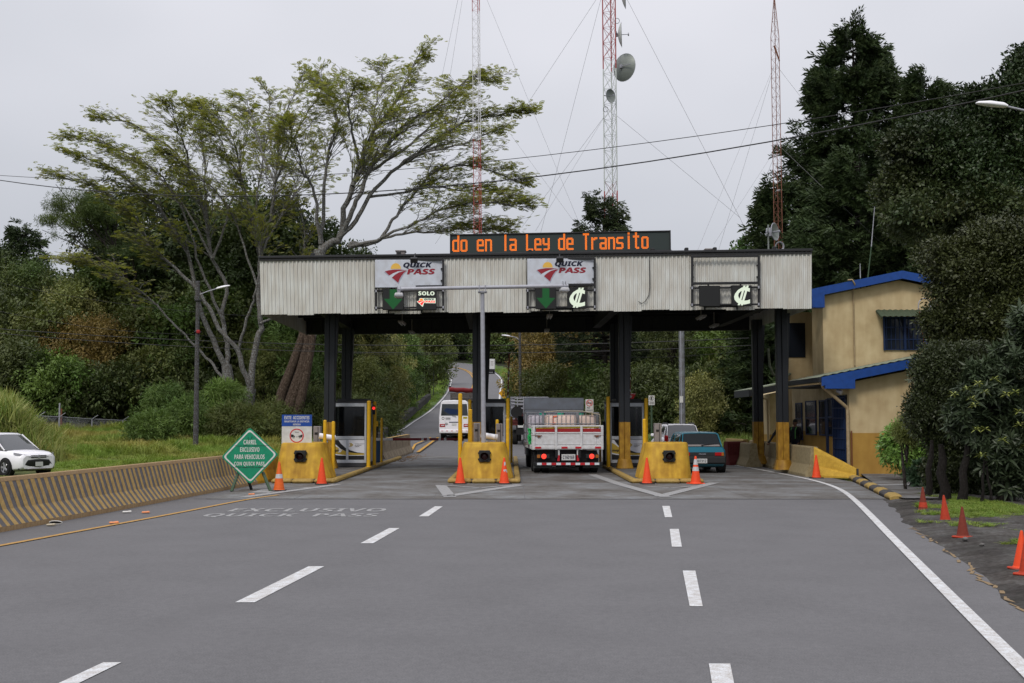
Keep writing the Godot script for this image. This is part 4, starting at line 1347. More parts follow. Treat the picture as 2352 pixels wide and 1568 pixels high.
func fx(px: float, py: float, off := 0.0) -> Vector3:       # a place on the fascia, standing off it
	return P(px, py, lerpf(39.5, 37.9, (px - 597.0) / 1267.0) - off)
func logo(parent: Node, c: Vector3, s: float, lit := false) -> void:
	var xf := Transform3D(Basis.IDENTITY, c)
	var poly := func(nm: String, a: Array, lift: float, m: Material) -> void:
		var p := PackedVector2Array()
		for q in a: p.push_back(Vector2((q[0] - 1085) * s, (410 - q[1]) * s))
		var b := MB.new()
		b.prism(p, xf.translated(Vector3(0, 0, lift)))
		part(nm, b, m, parent)
	var sun := []
	for i in 17:
		var a := PI * i / 16.0
		sun.push_back([740 + cos(a) * 134, 288 - sin(a) * 150])
	if lit:
		poly.call("logo_outline", [[420, 345], [560, 285], [600, 120], [740, 95], [870, 125], [900, 100], [1780, 100], [1790, 480], [1060, 470], [950, 430], [860, 720], [810, 740], [600, 540], [400, 370]], -0.002, M.led_white)
	var red: Material = M.led_red if lit else M.logo_red
	poly.call("logo_sun", sun, 0.001, M.led_orange if lit else M.logo_sun)
	if not lit:
		poly.call("logo_shadow", [[432, 375], [458, 362], [580, 452], [552, 482]], 0.001, M.logo_grey)
		poly.call("logo_shadow", [[632, 538], [655, 520], [800, 640], [870, 500], [960, 385], [1040, 340], [950, 430], [860, 580], [816, 695]], 0.001, M.logo_grey)
	poly.call("logo_road", [[455, 352], [560, 322], [700, 302], [840, 303], [960, 315], [1040, 325], [900, 332], [780, 355], [670, 400], [570, 460]], 0.002, red)
	poly.call("logo_road", [[638, 515], [720, 440], [820, 380], [930, 345], [1025, 337], [950, 390], [880, 480], [830, 570], [800, 655]], 0.003, red)
	var t := MB.new()
	t.text("QUICK", font(), xf.translated(Vector3((1300 - 1085) * s, (410 - 200) * s, 0.003)), 720 * s, 148 * s, 0.27, 9 * s)
	part("logo_lettering", t, M.navy, parent)
	t = MB.new()
	t.text("PASS", font(), xf.translated(Vector3((1400 - 1085) * s, (410 - 362) * s, 0.003)), 690 * s, 138 * s, 0.27, 9 * s)
	part("logo_lettering", t, red, parent)
func make_sign_frame(k: int, d0: float, d1: float) -> void:
	# left edge, right edge, top, middle, bottom of the frame; the two displays
	var S: Array = [[863, 1017, 597, 659, 711, 880, 926.6, 956.5, 1002.5, 668, 707], [1211, 1365, 594.5, 655, 709, 1230, 1277.6, 1303, 1348, 667, 706], [1588.5, 1741.5, 589, 651, 703, 1606.5, 1654.5, 1680.5, 1727.5, 661, 700]][k]
	var where: String = ["left", "middle", "right"][k]
	var o := thing("sign_frame", "black steel sign frame on the canopy fascia above the %s lane" % where, "sign frame", Vector3.ZERO, 0, "sign frames on the fascia")
	var f := func(nm: String, a: Array, c: Array, w: float, off := 0.22) -> void:
		var b := MB.new()
		b.bar(fx(a[0], a[1], off), fx(c[0], c[1], off), w, w, 0.008)
		part(nm, b, M.dark_steel, o)
	var tilt: float = -1.6
	for x in [S[0], S[1]]: f.call("upright", [x + 1, S[2] - 2], [x + 1, S[4] + 2], 0.07)
	f.call("cross_bar", [S[0], S[2]], [S[1], S[2] + tilt], 0.075)
	f.call("cross_bar", [S[0], S[3]], [S[1], S[3] + tilt], 0.08)
	for y in [S[9], S[10]]:
		var b := MB.new()
		b.cyl(fx(S[0] - 3, y, 0.30), fx(S[1] + 4, y + tilt, 0.30), 0.032, 0.032, 8)
		part("pipe", b, M.dark_steel, o)
		for x in [[S[0] + 1, y], [S[1] + 1, y + tilt]]:
			b = MB.new()
			var c := fx(x[0], x[1], 0.335)
			b.at(c.x, c.y, c.z, 0.05, 0.09, 0.02, 0.005)
			part("pipe_clamp", b, M.galv, o)
	f.call("lower_bar", [S[5] + 12, S[4] + 1], [S[7] + 12, S[4] + 0.3], 0.06)
	for x in [S[5] + 12, S[7] + 12]:
		f.call("hanger", [x, S[4]], [x, S[4] + 8], 0.05)
		f.call("hanger", [x + 8, S[3] - 1], [x + 8, S[9]], 0.05)
		var b2 := MB.new()
		b2.bar(fx(x, S[4] + 1, 0.22), fx(x, S[4] + 1, 0.03), 0.06, 0.06)
		part("stand_off", b2, M.dark_steel, o)
	for x in [S[0] + 3, S[1] - 3]:
		for y in [S[2] + 20, S[3] - 15]:
			var b2 := MB.new()
			b2.bar(fx(x, y, 0.22), fx(x, y, 0.03), 0.05, 0.05)
			part("stand_off", b2, M.dark_steel, o)
	if k < 2:
		var a := fx(S[0], S[2], 0.29)
		var c := fx(S[1], S[3], 0.29)
		var p := thing("lane_sign", "white sign with a sun and road emblem above the %s lane" % where, "sign", (a + c) / 2, 0, "white emblem signs on the fascia")
		p.rotation.z = 0.0105
		p.rotation.y = 0.05
		var w := c.x - a.x
		var h := a.y - c.y
		var b := MB.new()
		b.at(0, 0, -0.02, w, h, 0.04, 0.006)
		part("panel", b, M.sign_white, p)
		logo(p, Vector3(0, 0, 0.001), w / 1770.0)
		for q in [[-0.45, 0.42], [-0.2, 0.42], [0.45, 0.43], [-0.45, -0.40], [-0.2, -0.40], [0.05, -0.4], [0.3, -0.4], [0.46, -0.4]]:
			b = MB.new()
			b.at(q[0] * w, q[1] * h, 0.002, 0.016, 0.016, 0.006)
			part("rivet", b, M.galv, p)
	if k < 2:
		var sp := fx([951, 1286][k], [597, 596][k], 0.5)
		var fl := thing("floodlight", "small black floodlight above the %s emblem sign" % where, "floodlight", sp, 0, "floodlights on the fascia")
		var b := MB.new()
		b.box(Transform3D(Basis(Vector3.RIGHT, 0.5), Vector3.ZERO), Vector3(0.24, 0.18, 0.12), 0.02)
		part("housing", b, M.dark_steel, fl)
		b = MB.new()
		b.bar(Vector3(0, 0.05, -0.05), Vector3(0, 0.28, -0.5), 0.04, 0.04)
		part("bracket", b, M.dark_steel, fl)
	# two displays
	for e in 2:
		var xa: float = S[5 + e * 2]
		var xb: float = S[6 + e * 2]
		var a := fx(xa, [[664, 665], [661.5, 660.5], [656.5, 655.5]][k][e], 0.42)
		var c := fx(xb, [[711, 711], [709, 707.5], [703, 702]][k][e], 0.42)
		var what: String = [["green arrow display above the left lane", "lit display with lettering and emblem above the left lane"], ["green arrow display above the middle lane", "lit currency symbol display above the middle lane"], ["blank dark display above the right lane", "lit currency symbol display above the right lane"]][k][e]
		var p := thing("lane_display", what, "display", (a + c) / 2, 0, "lane displays on the fascia")
		p.rotation.y = 0.05
		var w := c.x - a.x
		var h := a.y - c.y
		var b := MB.new()
		b.at(0, 0, -0.08, w, h, 0.16, 0.012)
		part("case", b, M.display, p)
		b = MB.new()
		b.at(0, h / 2 - 0.01, -0.1, w * 1.02, 0.03, 0.2)
		part("rim", b, M.dark_steel, p)
		if e == 0 and k < 2:
			b = MB.new()
			b.prism(PackedVector2Array([Vector2(-0.17 * w, 0.49 * h), Vector2(0.17 * w, 0.49 * h), Vector2(0.17 * w, 0.03 * h), Vector2(0.46 * w, 0.03 * h), Vector2(0, -0.48 * h), Vector2(-0.46 * w, 0.03 * h), Vector2(-0.17 * w, 0.03 * h)]), Transform3D(Basis.IDENTITY, Vector3(0, 0, 0.003)))
			part("arrow_sign", b, M.led_green, p)
		elif e == 1 and k == 0:
			b = MB.new()
			b.text("SOLO", font(), Transform3D(Basis.IDENTITY, Vector3(0, 0.31 * h, 0.003)), 0.78 * w, 0.19 * h, 0.0, 0.006)
			part("screen_lettering", b, M.led_white, p)
			logo(p, Vector3(-0.01, -0.13 * h, 0.004), w * 0.94 / 1400.0, true)
		elif e == 1:
			b = MB.new()
			var pl := func(z: float, pts: Array) -> void:
				var q2 := PackedVector2Array()
				for q in pts: q2.push_back(Vector2((q[0] - 1497) / 475.0 * w, (1105 - q[1]) / 475.0 * h))
				b.prism(q2, Transform3D(Basis.IDENTITY, Vector3(0, 0, z)))
			pl.call(0.003, [[1690, 935], [1600, 903], [1500, 915], [1400, 975], [1330, 1060], [1305, 1130], [1318, 1200], [1370, 1262], [1450, 1300], [1560, 1310], [1690, 1280], [1690, 1190], [1620, 1215], [1540, 1222], [1470, 1205], [1425, 1165], [1405, 1112], [1415, 1060], [1460, 1010], [1530, 985], [1600, 990], [1685, 1015]])
			pl.call(0.0038, [[1390, 1328], [1442, 1328], [1588, 870], [1536, 870]])
			pl.call(0.0046, [[1465, 1330], [1517, 1330], [1664, 868], [1612, 868]])
			part("screen_symbol", b, M.led_white, p)

# glyphs of the message board: strokes two dots wide on a 16 dot high cell: [first column, last column, first row, last row]
const GLYPH := {
	"d": [[5, 6, 0, 15], [1, 6, 4, 5], [0, 1, 5, 14], [1, 5, 14, 15]], "o": [[1, 5, 4, 5], [1, 5, 14, 15], [0, 1, 5, 14], [5, 6, 5, 14]], "e": [[1, 5, 4, 5], [0, 1, 5, 14], [5, 6, 5, 10], [0, 6, 9, 10], [1, 6, 14, 15]],
	"n": [[0, 1, 4, 15], [0, 5, 4, 5], [5, 6, 5, 15]], "l": [[0, 1, 0, 15]], "a": [[0, 5, 4, 5], [5, 6, 5, 15], [1, 6, 9, 10], [0, 1, 10, 14], [1, 6, 14, 15]], "L": [[0, 1, 0, 15], [0, 6, 14, 15]],
	"y": [[0, 1, 4, 9], [1, 6, 9, 10], [5, 6, 4, 14], [1, 5, 14, 15]], "T": [[0, 5, 0, 1], [2, 3, 0, 15]], "r": [[0, 1, 4, 15], [2, 3, 5, 6], [3, 5, 4, 5]], "s": [[1, 6, 4, 5], [0, 1, 5, 9], [1, 5, 9, 10], [5, 6, 10, 14], [0, 5, 14, 15]],
	"i": [[0, 1, 0, 1], [0, 1, 3, 15]], "t": [[2, 3, 0, 14], [0, 5, 3, 4], [3, 5, 14, 15]]}
func make_led_board() -> void:
	var a := P(1035, 538, 39.6)
	var b := P(1539, 529, 39.0)
	var c := P(1035, 584.4, 39.6)
	var u := (b - a)
	var w := u.length()
	u = u.normalized()
	var h := a.y - c.y
	var o := thing("message_board", "long dark message board with orange dot lettering on the canopy roof", "message board", c)
	var n := u.cross(Vector3.UP).normalized()
	if n.z < 0: n = -n
	o.transform = Transform3D(Basis(u, n.cross(u).normalized(), n), c)
	var m := MB.new()
	m.at(w / 2, h / 2, -0.14, w, h, 0.26, 0.012)
	part("case", m, M.led_board, o)
	m = MB.new()
	for q in [[w / 2, h - 0.02, w, 0.04], [w / 2, 0.02, w, 0.04]]: m.at(q[0], q[1], -0.12, q[2] + 0.02, q[3], 0.3, 0.006)
	for q in [0.0, w]: m.at(q, h / 2, -0.12, 0.04, h + 0.01, 0.3, 0.006)
	part("frame", m, M.dark_steel, o)
	for x in [0.25, 2.6, 3.55, 4.2, 6.0, 7.0]:
		m = MB.new()
		m.at(x, -0.09, -0.15, 0.07 if x != 4.2 else 0.25, 0.18, 0.1)
		part("leg", m, M.dark_steel, o)
	var disc := MB.new()
	var hex := PackedVector2Array()
	for i in 8: hex.push_back(Vector2(cos(TAU * i / 8), sin(TAU * i / 8)))
	disc.prism(hex, Transform3D.IDENTITY)
	var pitch := 10.6 * 0.2259 * 39.3 / F
	var dots := []
	var seen := {}
	for q in [[0, "d"], [8, "o"], [24, "e"], [32, "n"], [51, "l"], [56, "a"], [72, "L"], [80, "e"], [88, "y"], [103, "d"], [111, "e"], [127, "T"], [135, "r"], [143, "a"], [151, "n"], [159, "s"], [170, "i"], [175, "t"], [183, "o"]]:
		for s in GLYPH[q[1]]:
			for cx in range(s[0], s[1] + 1):
				for ry in range(s[2], s[3] + 1):
					var key := Vector2i(q[0] + cx, ry)
					if seen.has(key): continue
					seen[key] = true
					dots.push_back(Transform3D(Basis.from_scale(Vector3.ONE * pitch * 0.44), Vector3(0.055 + (key.x + 0.5) * pitch, h - 0.045 - (ry + 0.5) * pitch, -0.005)))
	var mm := MultiMesh.new()
	mm.transform_format = MultiMesh.TRANSFORM_3D
	mm.mesh = disc.mesh(M.led_orange)
	mm.instance_count = dots.size()
	for i in dots.size(): mm.set_instance_transform(i, dots[i])
	var mi := MultiMeshInstance3D.new()
	mi.multimesh = mm
	mi.name = "lit_dots"
	o.add_child(mi)
	mi.set_meta("kind", "stuff")
func make_gantry() -> void:
	var d := 34.7
	var base := P(1111.5, 1017, d)
	var top := P(1108, 668, d)
	var o := thing("camera_gantry", "grey T-shaped pole with a long cross pipe rising from the middle crash block", "camera pole", Vector3(base.x, 0.12, -d))
	var b := MB.new()
	b.cyl(Vector3.ZERO, Vector3(top.x - base.x, top.y - 0.12, 0), 0.075, 0.062, 14)
	part("pole", b, M.galv, o)
	var l := P(913, 664.5, d)
	var r := P(1305, 657, d)
	b = MB.new()
	b.cyl(l - o.position + Vector3(0, 0, 0.1), r - o.position + Vector3(0, 0, 0.1), 0.055, 0.055, 14)
	part("cross_pipe", b, M.galv, o)
	b = MB.new()
	b.at(top.x - base.x, top.y - 0.12 - 0.04, 0.03, 0.26, 0.05, 0.16, 0.01)
	for s in [-0.09, 0.09]: b.at(top.x - base.x + s, top.y - 0.12 + 0.06, 0.1, 0.03, 0.2, 0.13)
	part("head_plate", b, M.galv, o)
	for q in [[916, 678, "boxed white camera hanging from the left end of the gantry pipe"], [1296, 666, "boxed white camera hanging from the right end of the gantry pipe"]]:
		var w := P(q[0], q[1], d - 0.1)
		var c := thing("gantry_camera", q[2], "camera", w, 0.12, "cameras on the gantry pipe")
		b = MB.new()
		b.at(0, 0, 0, 0.25, 0.13, 0.36, 0.03)
		part("case", b, M.cone_band, c)
		b = MB.new()
		b.at(0, -0.02, 0.0, 0.262, 0.02, 0.37)
		part("seam", b, M.galv, c)
		b = MB.new()
		b.at(0, 0.11, 0, 0.08, 0.12, 0.08, 0.01)
		for s in [-0.04, 0.04]: b.at(s, 0.18, 0, 0.014, 0.16, 0.13)
		part("bracket", b, M.galv, c)

# ---------------------------------------------------------------- signs
func ring2(r: float, n := 28) -> PackedVector2Array:
	var p := PackedVector2Array()
	for i in n: p.push_back(Vector2(cos(TAU * i / n), sin(TAU * i / n)) * r)
	return p
func annulus(b: MB, r0: float, r1: float, xf: Transform3D) -> void:
	for i in 32:
		var a := TAU * i / 32
		var c := TAU * (i + 1) / 32
		b.quad(xf * Vector3(cos(a) * r0, sin(a) * r0, 0), xf * Vector3(cos(c) * r0, sin(c) * r0, 0), xf * Vector3(cos(c) * r1, sin(c) * r1, 0), xf * Vector3(cos(a) * r1, sin(a) * r1, 0), xf.basis.z)
func diamond(r: float, cut: float) -> PackedVector2Array:
	var p := PackedVector2Array()
	for i in 4:
		var a := Vector2(cos(PI / 2 * i), sin(PI / 2 * i))
		var t := Vector2(-a.y, a.x)
		for k in [-1.0, -0.5, 0.0, 0.5, 1.0]: p.push_back(a * (r - cut * 0.55 - cut * 0.45 * k * k) + t * cut * k * 0.9)
	return p
func make_signs() -> void:
	var d := 30.2
	var c := P(574.5, 1046, d)
	var o := thing("diamond_sign", "green diamond road sign with white lettering on slanted legs", "road sign", c)
	o.rotation = Vector3(-0.1, 0.03, 0.0)
	var xf := func(z: float) -> Transform3D: return Transform3D(Basis(Vector3.BACK, 0.045), Vector3(0, 0, z))
	var r := 0.735
	var b := MB.new()
	b.prism(diamond(r, 0.06), xf.call(0.0), 0.012)
	part("plate", b, M.sign_green, o)
	b = MB.new()
	var po := diamond(r - 0.05, 0.06)
	var pi := diamond(r - 0.10, 0.06)
	var x1: Transform3D = xf.call(0.003)
	for i in po.size():
		var j := (i + 1) % po.size()
		b.quad(x1 * Vector3(po[i].x, po[i].y, 0), x1 * Vector3(po[j].x, po[j].y, 0), x1 * Vector3(pi[j].x, pi[j].y, 0), x1 * Vector3(pi[i].x, pi[i].y, 0), Vector3.BACK)
	part("border", b, M.sign_cream, o)
	b = MB.new()
	var rows := [["CARRIL", 0.33, 0.345], ["EXCLUSIVO", 0.49, 0.155], ["PARA VEHICULOS", 0.765, -0.03], ["CON QUICK PASS", 0.77, -0.215]]
	for q in rows: b.text(q[0], font(), Transform3D(Basis.IDENTITY, Vector3(-0.01, q[2], 0.004)), q[1], 0.118)
	part("lettering", b, M.sign_cream, o)
	b = MB.new()
	for q in [[-0.40, 0.42, 0.25], [-0.42, 0.36, -0.295]]:
		var px := float(q[0])
		while px < q[1]:
			var w := rng.randf_range(0.03, 0.09)
			b.at(px + w / 2, q[2] + rng.randf_range(-0.006, 0.006), 0.003, w, rng.randf_range(0.006, 0.018), 0.006)
			px += w * rng.randf_range(0.9, 1.4)
	for q in [[-0.06, 0.45], [0.02, 0.43], [0.03, 0.47], [-0.04, 0.4]]: b.at(q[0], q[1], 0.003, 0.03, 0.02, 0.004)
	part("cracks", b, mat("crack", lin(0.02, 0.03, 0.025), 0.9), o)
	var legs := [[P(604, 1084, 30.35), G(624, 1128) + Vector3(0, 0, 0.1), "green_post"], [P(548, 1084, 30.35), G(534, 1128) + Vector3(0, 0, 0.1), "green_post"], [P(567, 1090, 30.5), G(566, 1128) + Vector3(0, 0, -0.6), "black"]]
	for q in legs:
		b = MB.new()
		var inv := o.transform.affine_inverse()
		b.bar(inv * q[0], inv * q[1], 0.07, 0.05, 0.006)
		part("leg", b, M[q[2]], o)
	# blue and white warning sign on the left block
	var a := P(648, 952, 34.4)
	var e := P(716, 1020, 34.4)
	o = thing("distance_sign", "blue and white sign with a red ring and two cars on the left crash block", "road sign", (a + e) / 2, 0.02)
	var w2 := e.x - a.x
	var h2 := a.y - e.y
	b = MB.new()
	b.at(0, 0, -0.01, w2, h2, 0.02, 0.004)
	part("plate", b, M.sign_cream, o)
	b = MB.new()
	b.at(0, h2 * 0.305, 0.0015, w2, h2 * 0.39, 0.006)
	part("blue_band", b, M.sign_blue, o)
	b = MB.new()
	b.text("EVITE  ACCIDENTES", font(), Transform3D(Basis.IDENTITY, Vector3(0, h2 * 0.40, 0.006)), w2 * 0.83, h2 * 0.115)
	b.text("MANTENGA LA DISTACIA", font(), Transform3D(Basis.IDENTITY, Vector3(0, h2 * 0.272, 0.006)), w2 * 0.83, h2 * 0.062)
	b.text("MINIMA", font(), Transform3D(Basis.IDENTITY, Vector3(0, h2 * 0.17, 0.006)), w2 * 0.25, h2 * 0.062)
	part("lettering", b, M.sign_cream, o)
	b = MB.new()
	var rc := Vector3(0, -h2 * 0.21, 0.004)
	annulus(b, h2 * 0.205, h2 * 0.24, Transform3D(Basis.IDENTITY, rc))
	part("red_ring", b, M.sign_red, o)
	b = MB.new()
	b.text("10 m", font(), Transform3D(Basis.IDENTITY, rc + Vector3(0, h2 * 0.115, 0)), w2 * 0.125, h2 * 0.035)
	var k := h2 * 0.2
	for s in [-1.0, 1.0]:
		var p := PackedVector2Array()
		for q in [[0.98, 0.18], [0.86, 0.2], [0.55, 0.04], [0.35, 0.02], [0.28, -0.16], [0.36, -0.24], [0.93, -0.3]] if s > 0 else [[0.98, 0.22], [0.6, 0.2], [0.48, 0.02], [0.33, -0.02], [0.3, -0.2], [0.36, -0.24], [0.95, -0.26]]: p.push_back(Vector2(q[0] * s, q[1]) * k)
		b.prism(p, Transform3D(Basis.IDENTITY, rc))
		b.prism(ring2(k * 0.16, 14), Transform3D(Basis.IDENTITY, rc + Vector3(s * k * 0.52, -k * 0.28, 0.001)))
	b.at(rc.x, rc.y - k * 0.2, rc.z, k * 0.34, k * 0.06, 0.002)
	part("car_symbols", b, M.black, o)
	b = MB.new()
	for s in [-1.0, 1.0]: annulus(b, k * 0.06, k * 0.11, Transform3D(Basis.IDENTITY, rc + Vector3(s * k * 0.52, -k * 0.28, 0.0025)))
	part("wheel_symbols", b, M.sign_cream, o)
	b = MB.new()
	for s in [-0.3, 0.3]: b.at(s, -0.05, -0.04, 0.05, h2 + 0.1, 0.04)
	part("back_post", b, M.galv, o)
	# no overtaking sign
	a = P(1344.5, 916.7, 57)
	e = P(1363, 945.5, 57)
	o = thing("no_passing_sign", "white sign with a red crossed ring above the word NO behind the flatbed truck", "road sign", Vector3((a.x + e.x) / 2, 0, -57))
	var yc := (a.y + e.y) / 2
	var w3 := e.x - a.x
	var h3 := a.y - e.y
	b = MB.new()
	b.at(0, yc, 0, w3, h3, 0.015, 0.003)
	part("plate", b, M.sign_cream, o)
	b = MB.new()
	var cc := Vector3(0, yc + h3 * 0.2, 0.011)
	annulus(b, w3 * 0.33, w3 * 0.41, Transform3D(Basis.IDENTITY, cc))
	b.bar(cc + Vector3(-w3 * 0.25, w3 * 0.25, 0.002), cc + Vector3(w3 * 0.25, -w3 * 0.25, 0.002), 0.004, 0.03)
	part("red_ring", b, M.sign_red, o)
	b = MB.new()
	b.at(0, yc + h3 * 0.2, 0.010, w3 * 0.6, w3 * 0.12, 0.003)
	b.text("NO", font(), Transform3D(Basis.IDENTITY, Vector3(-w3 * 0.1, yc - h3 * 0.17, 0.010)), w3 * 0.36, h3 * 0.16)
	b.text("ADELANTAR", font(), Transform3D(Basis.IDENTITY, Vector3(0, yc - h3 * 0.37, 0.010)), w3 * 0.8, h3 * 0.09)
	part("lettering", b, M.black, o)
	b = MB.new()
	b.cyl(Vector3(w3 * 0.35, 0, -0.04), Vector3(w3 * 0.35, yc + h3 / 2, -0.04), 0.05, 0.05, 10)
	part("pole", b, M.pipe, o)
	# parking sign with E
	a = P(1489.5, 908, 58)
	e = P(1503.5, 930, 58)
	o = thing("parking_sign", "small white sign with a crossed letter E on a green post", "road sign", Vector3((a.x + e.x) / 2, 0, -58))
	yc = (a.y + e.y) / 2
	w3 = e.x - a.x
	h3 = a.y - e.y
	b = MB.new()
	b.at(0, yc, 0, w3, h3, 0.015, 0.003)
	part("plate", b, M.sign_cream, o)
	b = MB.new()
	cc = Vector3(0, yc + h3 * 0.2, 0.010)
	annulus(b, w3 * 0.32, w3 * 0.38, Transform3D(Basis.IDENTITY, cc))
	b.text("E", font(), Transform3D(Basis.IDENTITY, cc), w3 * 0.28, h3 * 0.28, 0, 0.008)
	for i in 3: b.at(0, yc - h3 * (0.17 + 0.1 * i), 0.0095, w3 * 0.72, h3 * 0.045, 0.003)
	part("lettering", b, M.black, o)
	b = MB.new()
	b.cyl(Vector3(0, 0, -0.04), Vector3(0, yc, -0.04), 0.045, 0.045, 10)
	part("post", b, M.green_post, o)
	# give-way sign
	var gp := P(1438, 905, 50)
	o = thing("give_way_sign", "red and white triangular give way sign half hidden behind a dark column", "road sign", Vector3(gp.x, 0, -50))
	b = MB.new()
	b.prism(PackedVector2Array([Vector2(-0.42, 0.2), Vector2(0.42, 0.2), Vector2(0.38, 0.1), Vector2(0.04, -0.5), Vector2(-0.04, -0.5), Vector2(-0.38, 0.1)]), Transform3D(Basis.IDENTITY, Vector3(0, gp.y - 0.16, 0)), 0.012)
	part("plate", b, M.sign_red, o)
	b = MB.new()
	b.prism(PackedVector2Array([Vector2(-0.27, 0.1), Vector2(0.27, 0.1), Vector2(0, -0.36)]), Transform3D(Basis.IDENTITY, Vector3(0, gp.y - 0.16, 0.003)))
	b.prism(PackedVector2Array([Vector2(-0.41, 0.19), Vector2(0.41, 0.19), Vector2(0.40, 0.165), Vector2(-0.40, 0.165)]), Transform3D(Basis.IDENTITY, Vector3(0, gp.y - 0.16, 0.003)))
	part("white_field", b, M.sign_cream, o)
	b = MB.new()
	b.text("CEDA", font(), Transform3D(Basis.IDENTITY, Vector3(0, gp.y - 0.12, 0.006)), 0.42, 0.12)
	part("lettering", b, M.black, o)
	b = MB.new()
	b.cyl(Vector3(0, 0.1, -0.04), Vector3(0, gp.y - 0.1, -0.04), 0.04)
	part("post", b, M.galv, o)
	# yellow diamond by the far road
	var yp := P(1158, 903, 126)
	o = thing("warning_sign", "yellow diamond warning sign with two black arrows at the foot of the trees", "road sign", Vector3(yp.x, terr(yp.x, 126), -126))
	b = MB.new()
	var ly := yp.y - o.position.y
	b.prism(diamond(0.62, 0.05), Transform3D(Basis.IDENTITY, Vector3(0, ly, 0)), 0.02)
	part("plate", b, M.sign_yellow, o)
	b = MB.new()
	for s in [-0.13, 0.13]:
		b.at(s, ly, 0.005, 0.09, 0.45, 0.006)
		b.prism(PackedVector2Array([Vector2(-0.12, 0), Vector2(0.12, 0), Vector2(0, 0.18 * signf(s))]), Transform3D(Basis.IDENTITY, Vector3(s, ly + 0.22 * signf(s), 0.007)))
	part("arrow_symbols", b, M.black, o)
	b = MB.new()
	b.cyl(Vector3(0, 0, -0.05), Vector3(0, ly, -0.05), 0.05)
	part("post", b, M.galv, o)

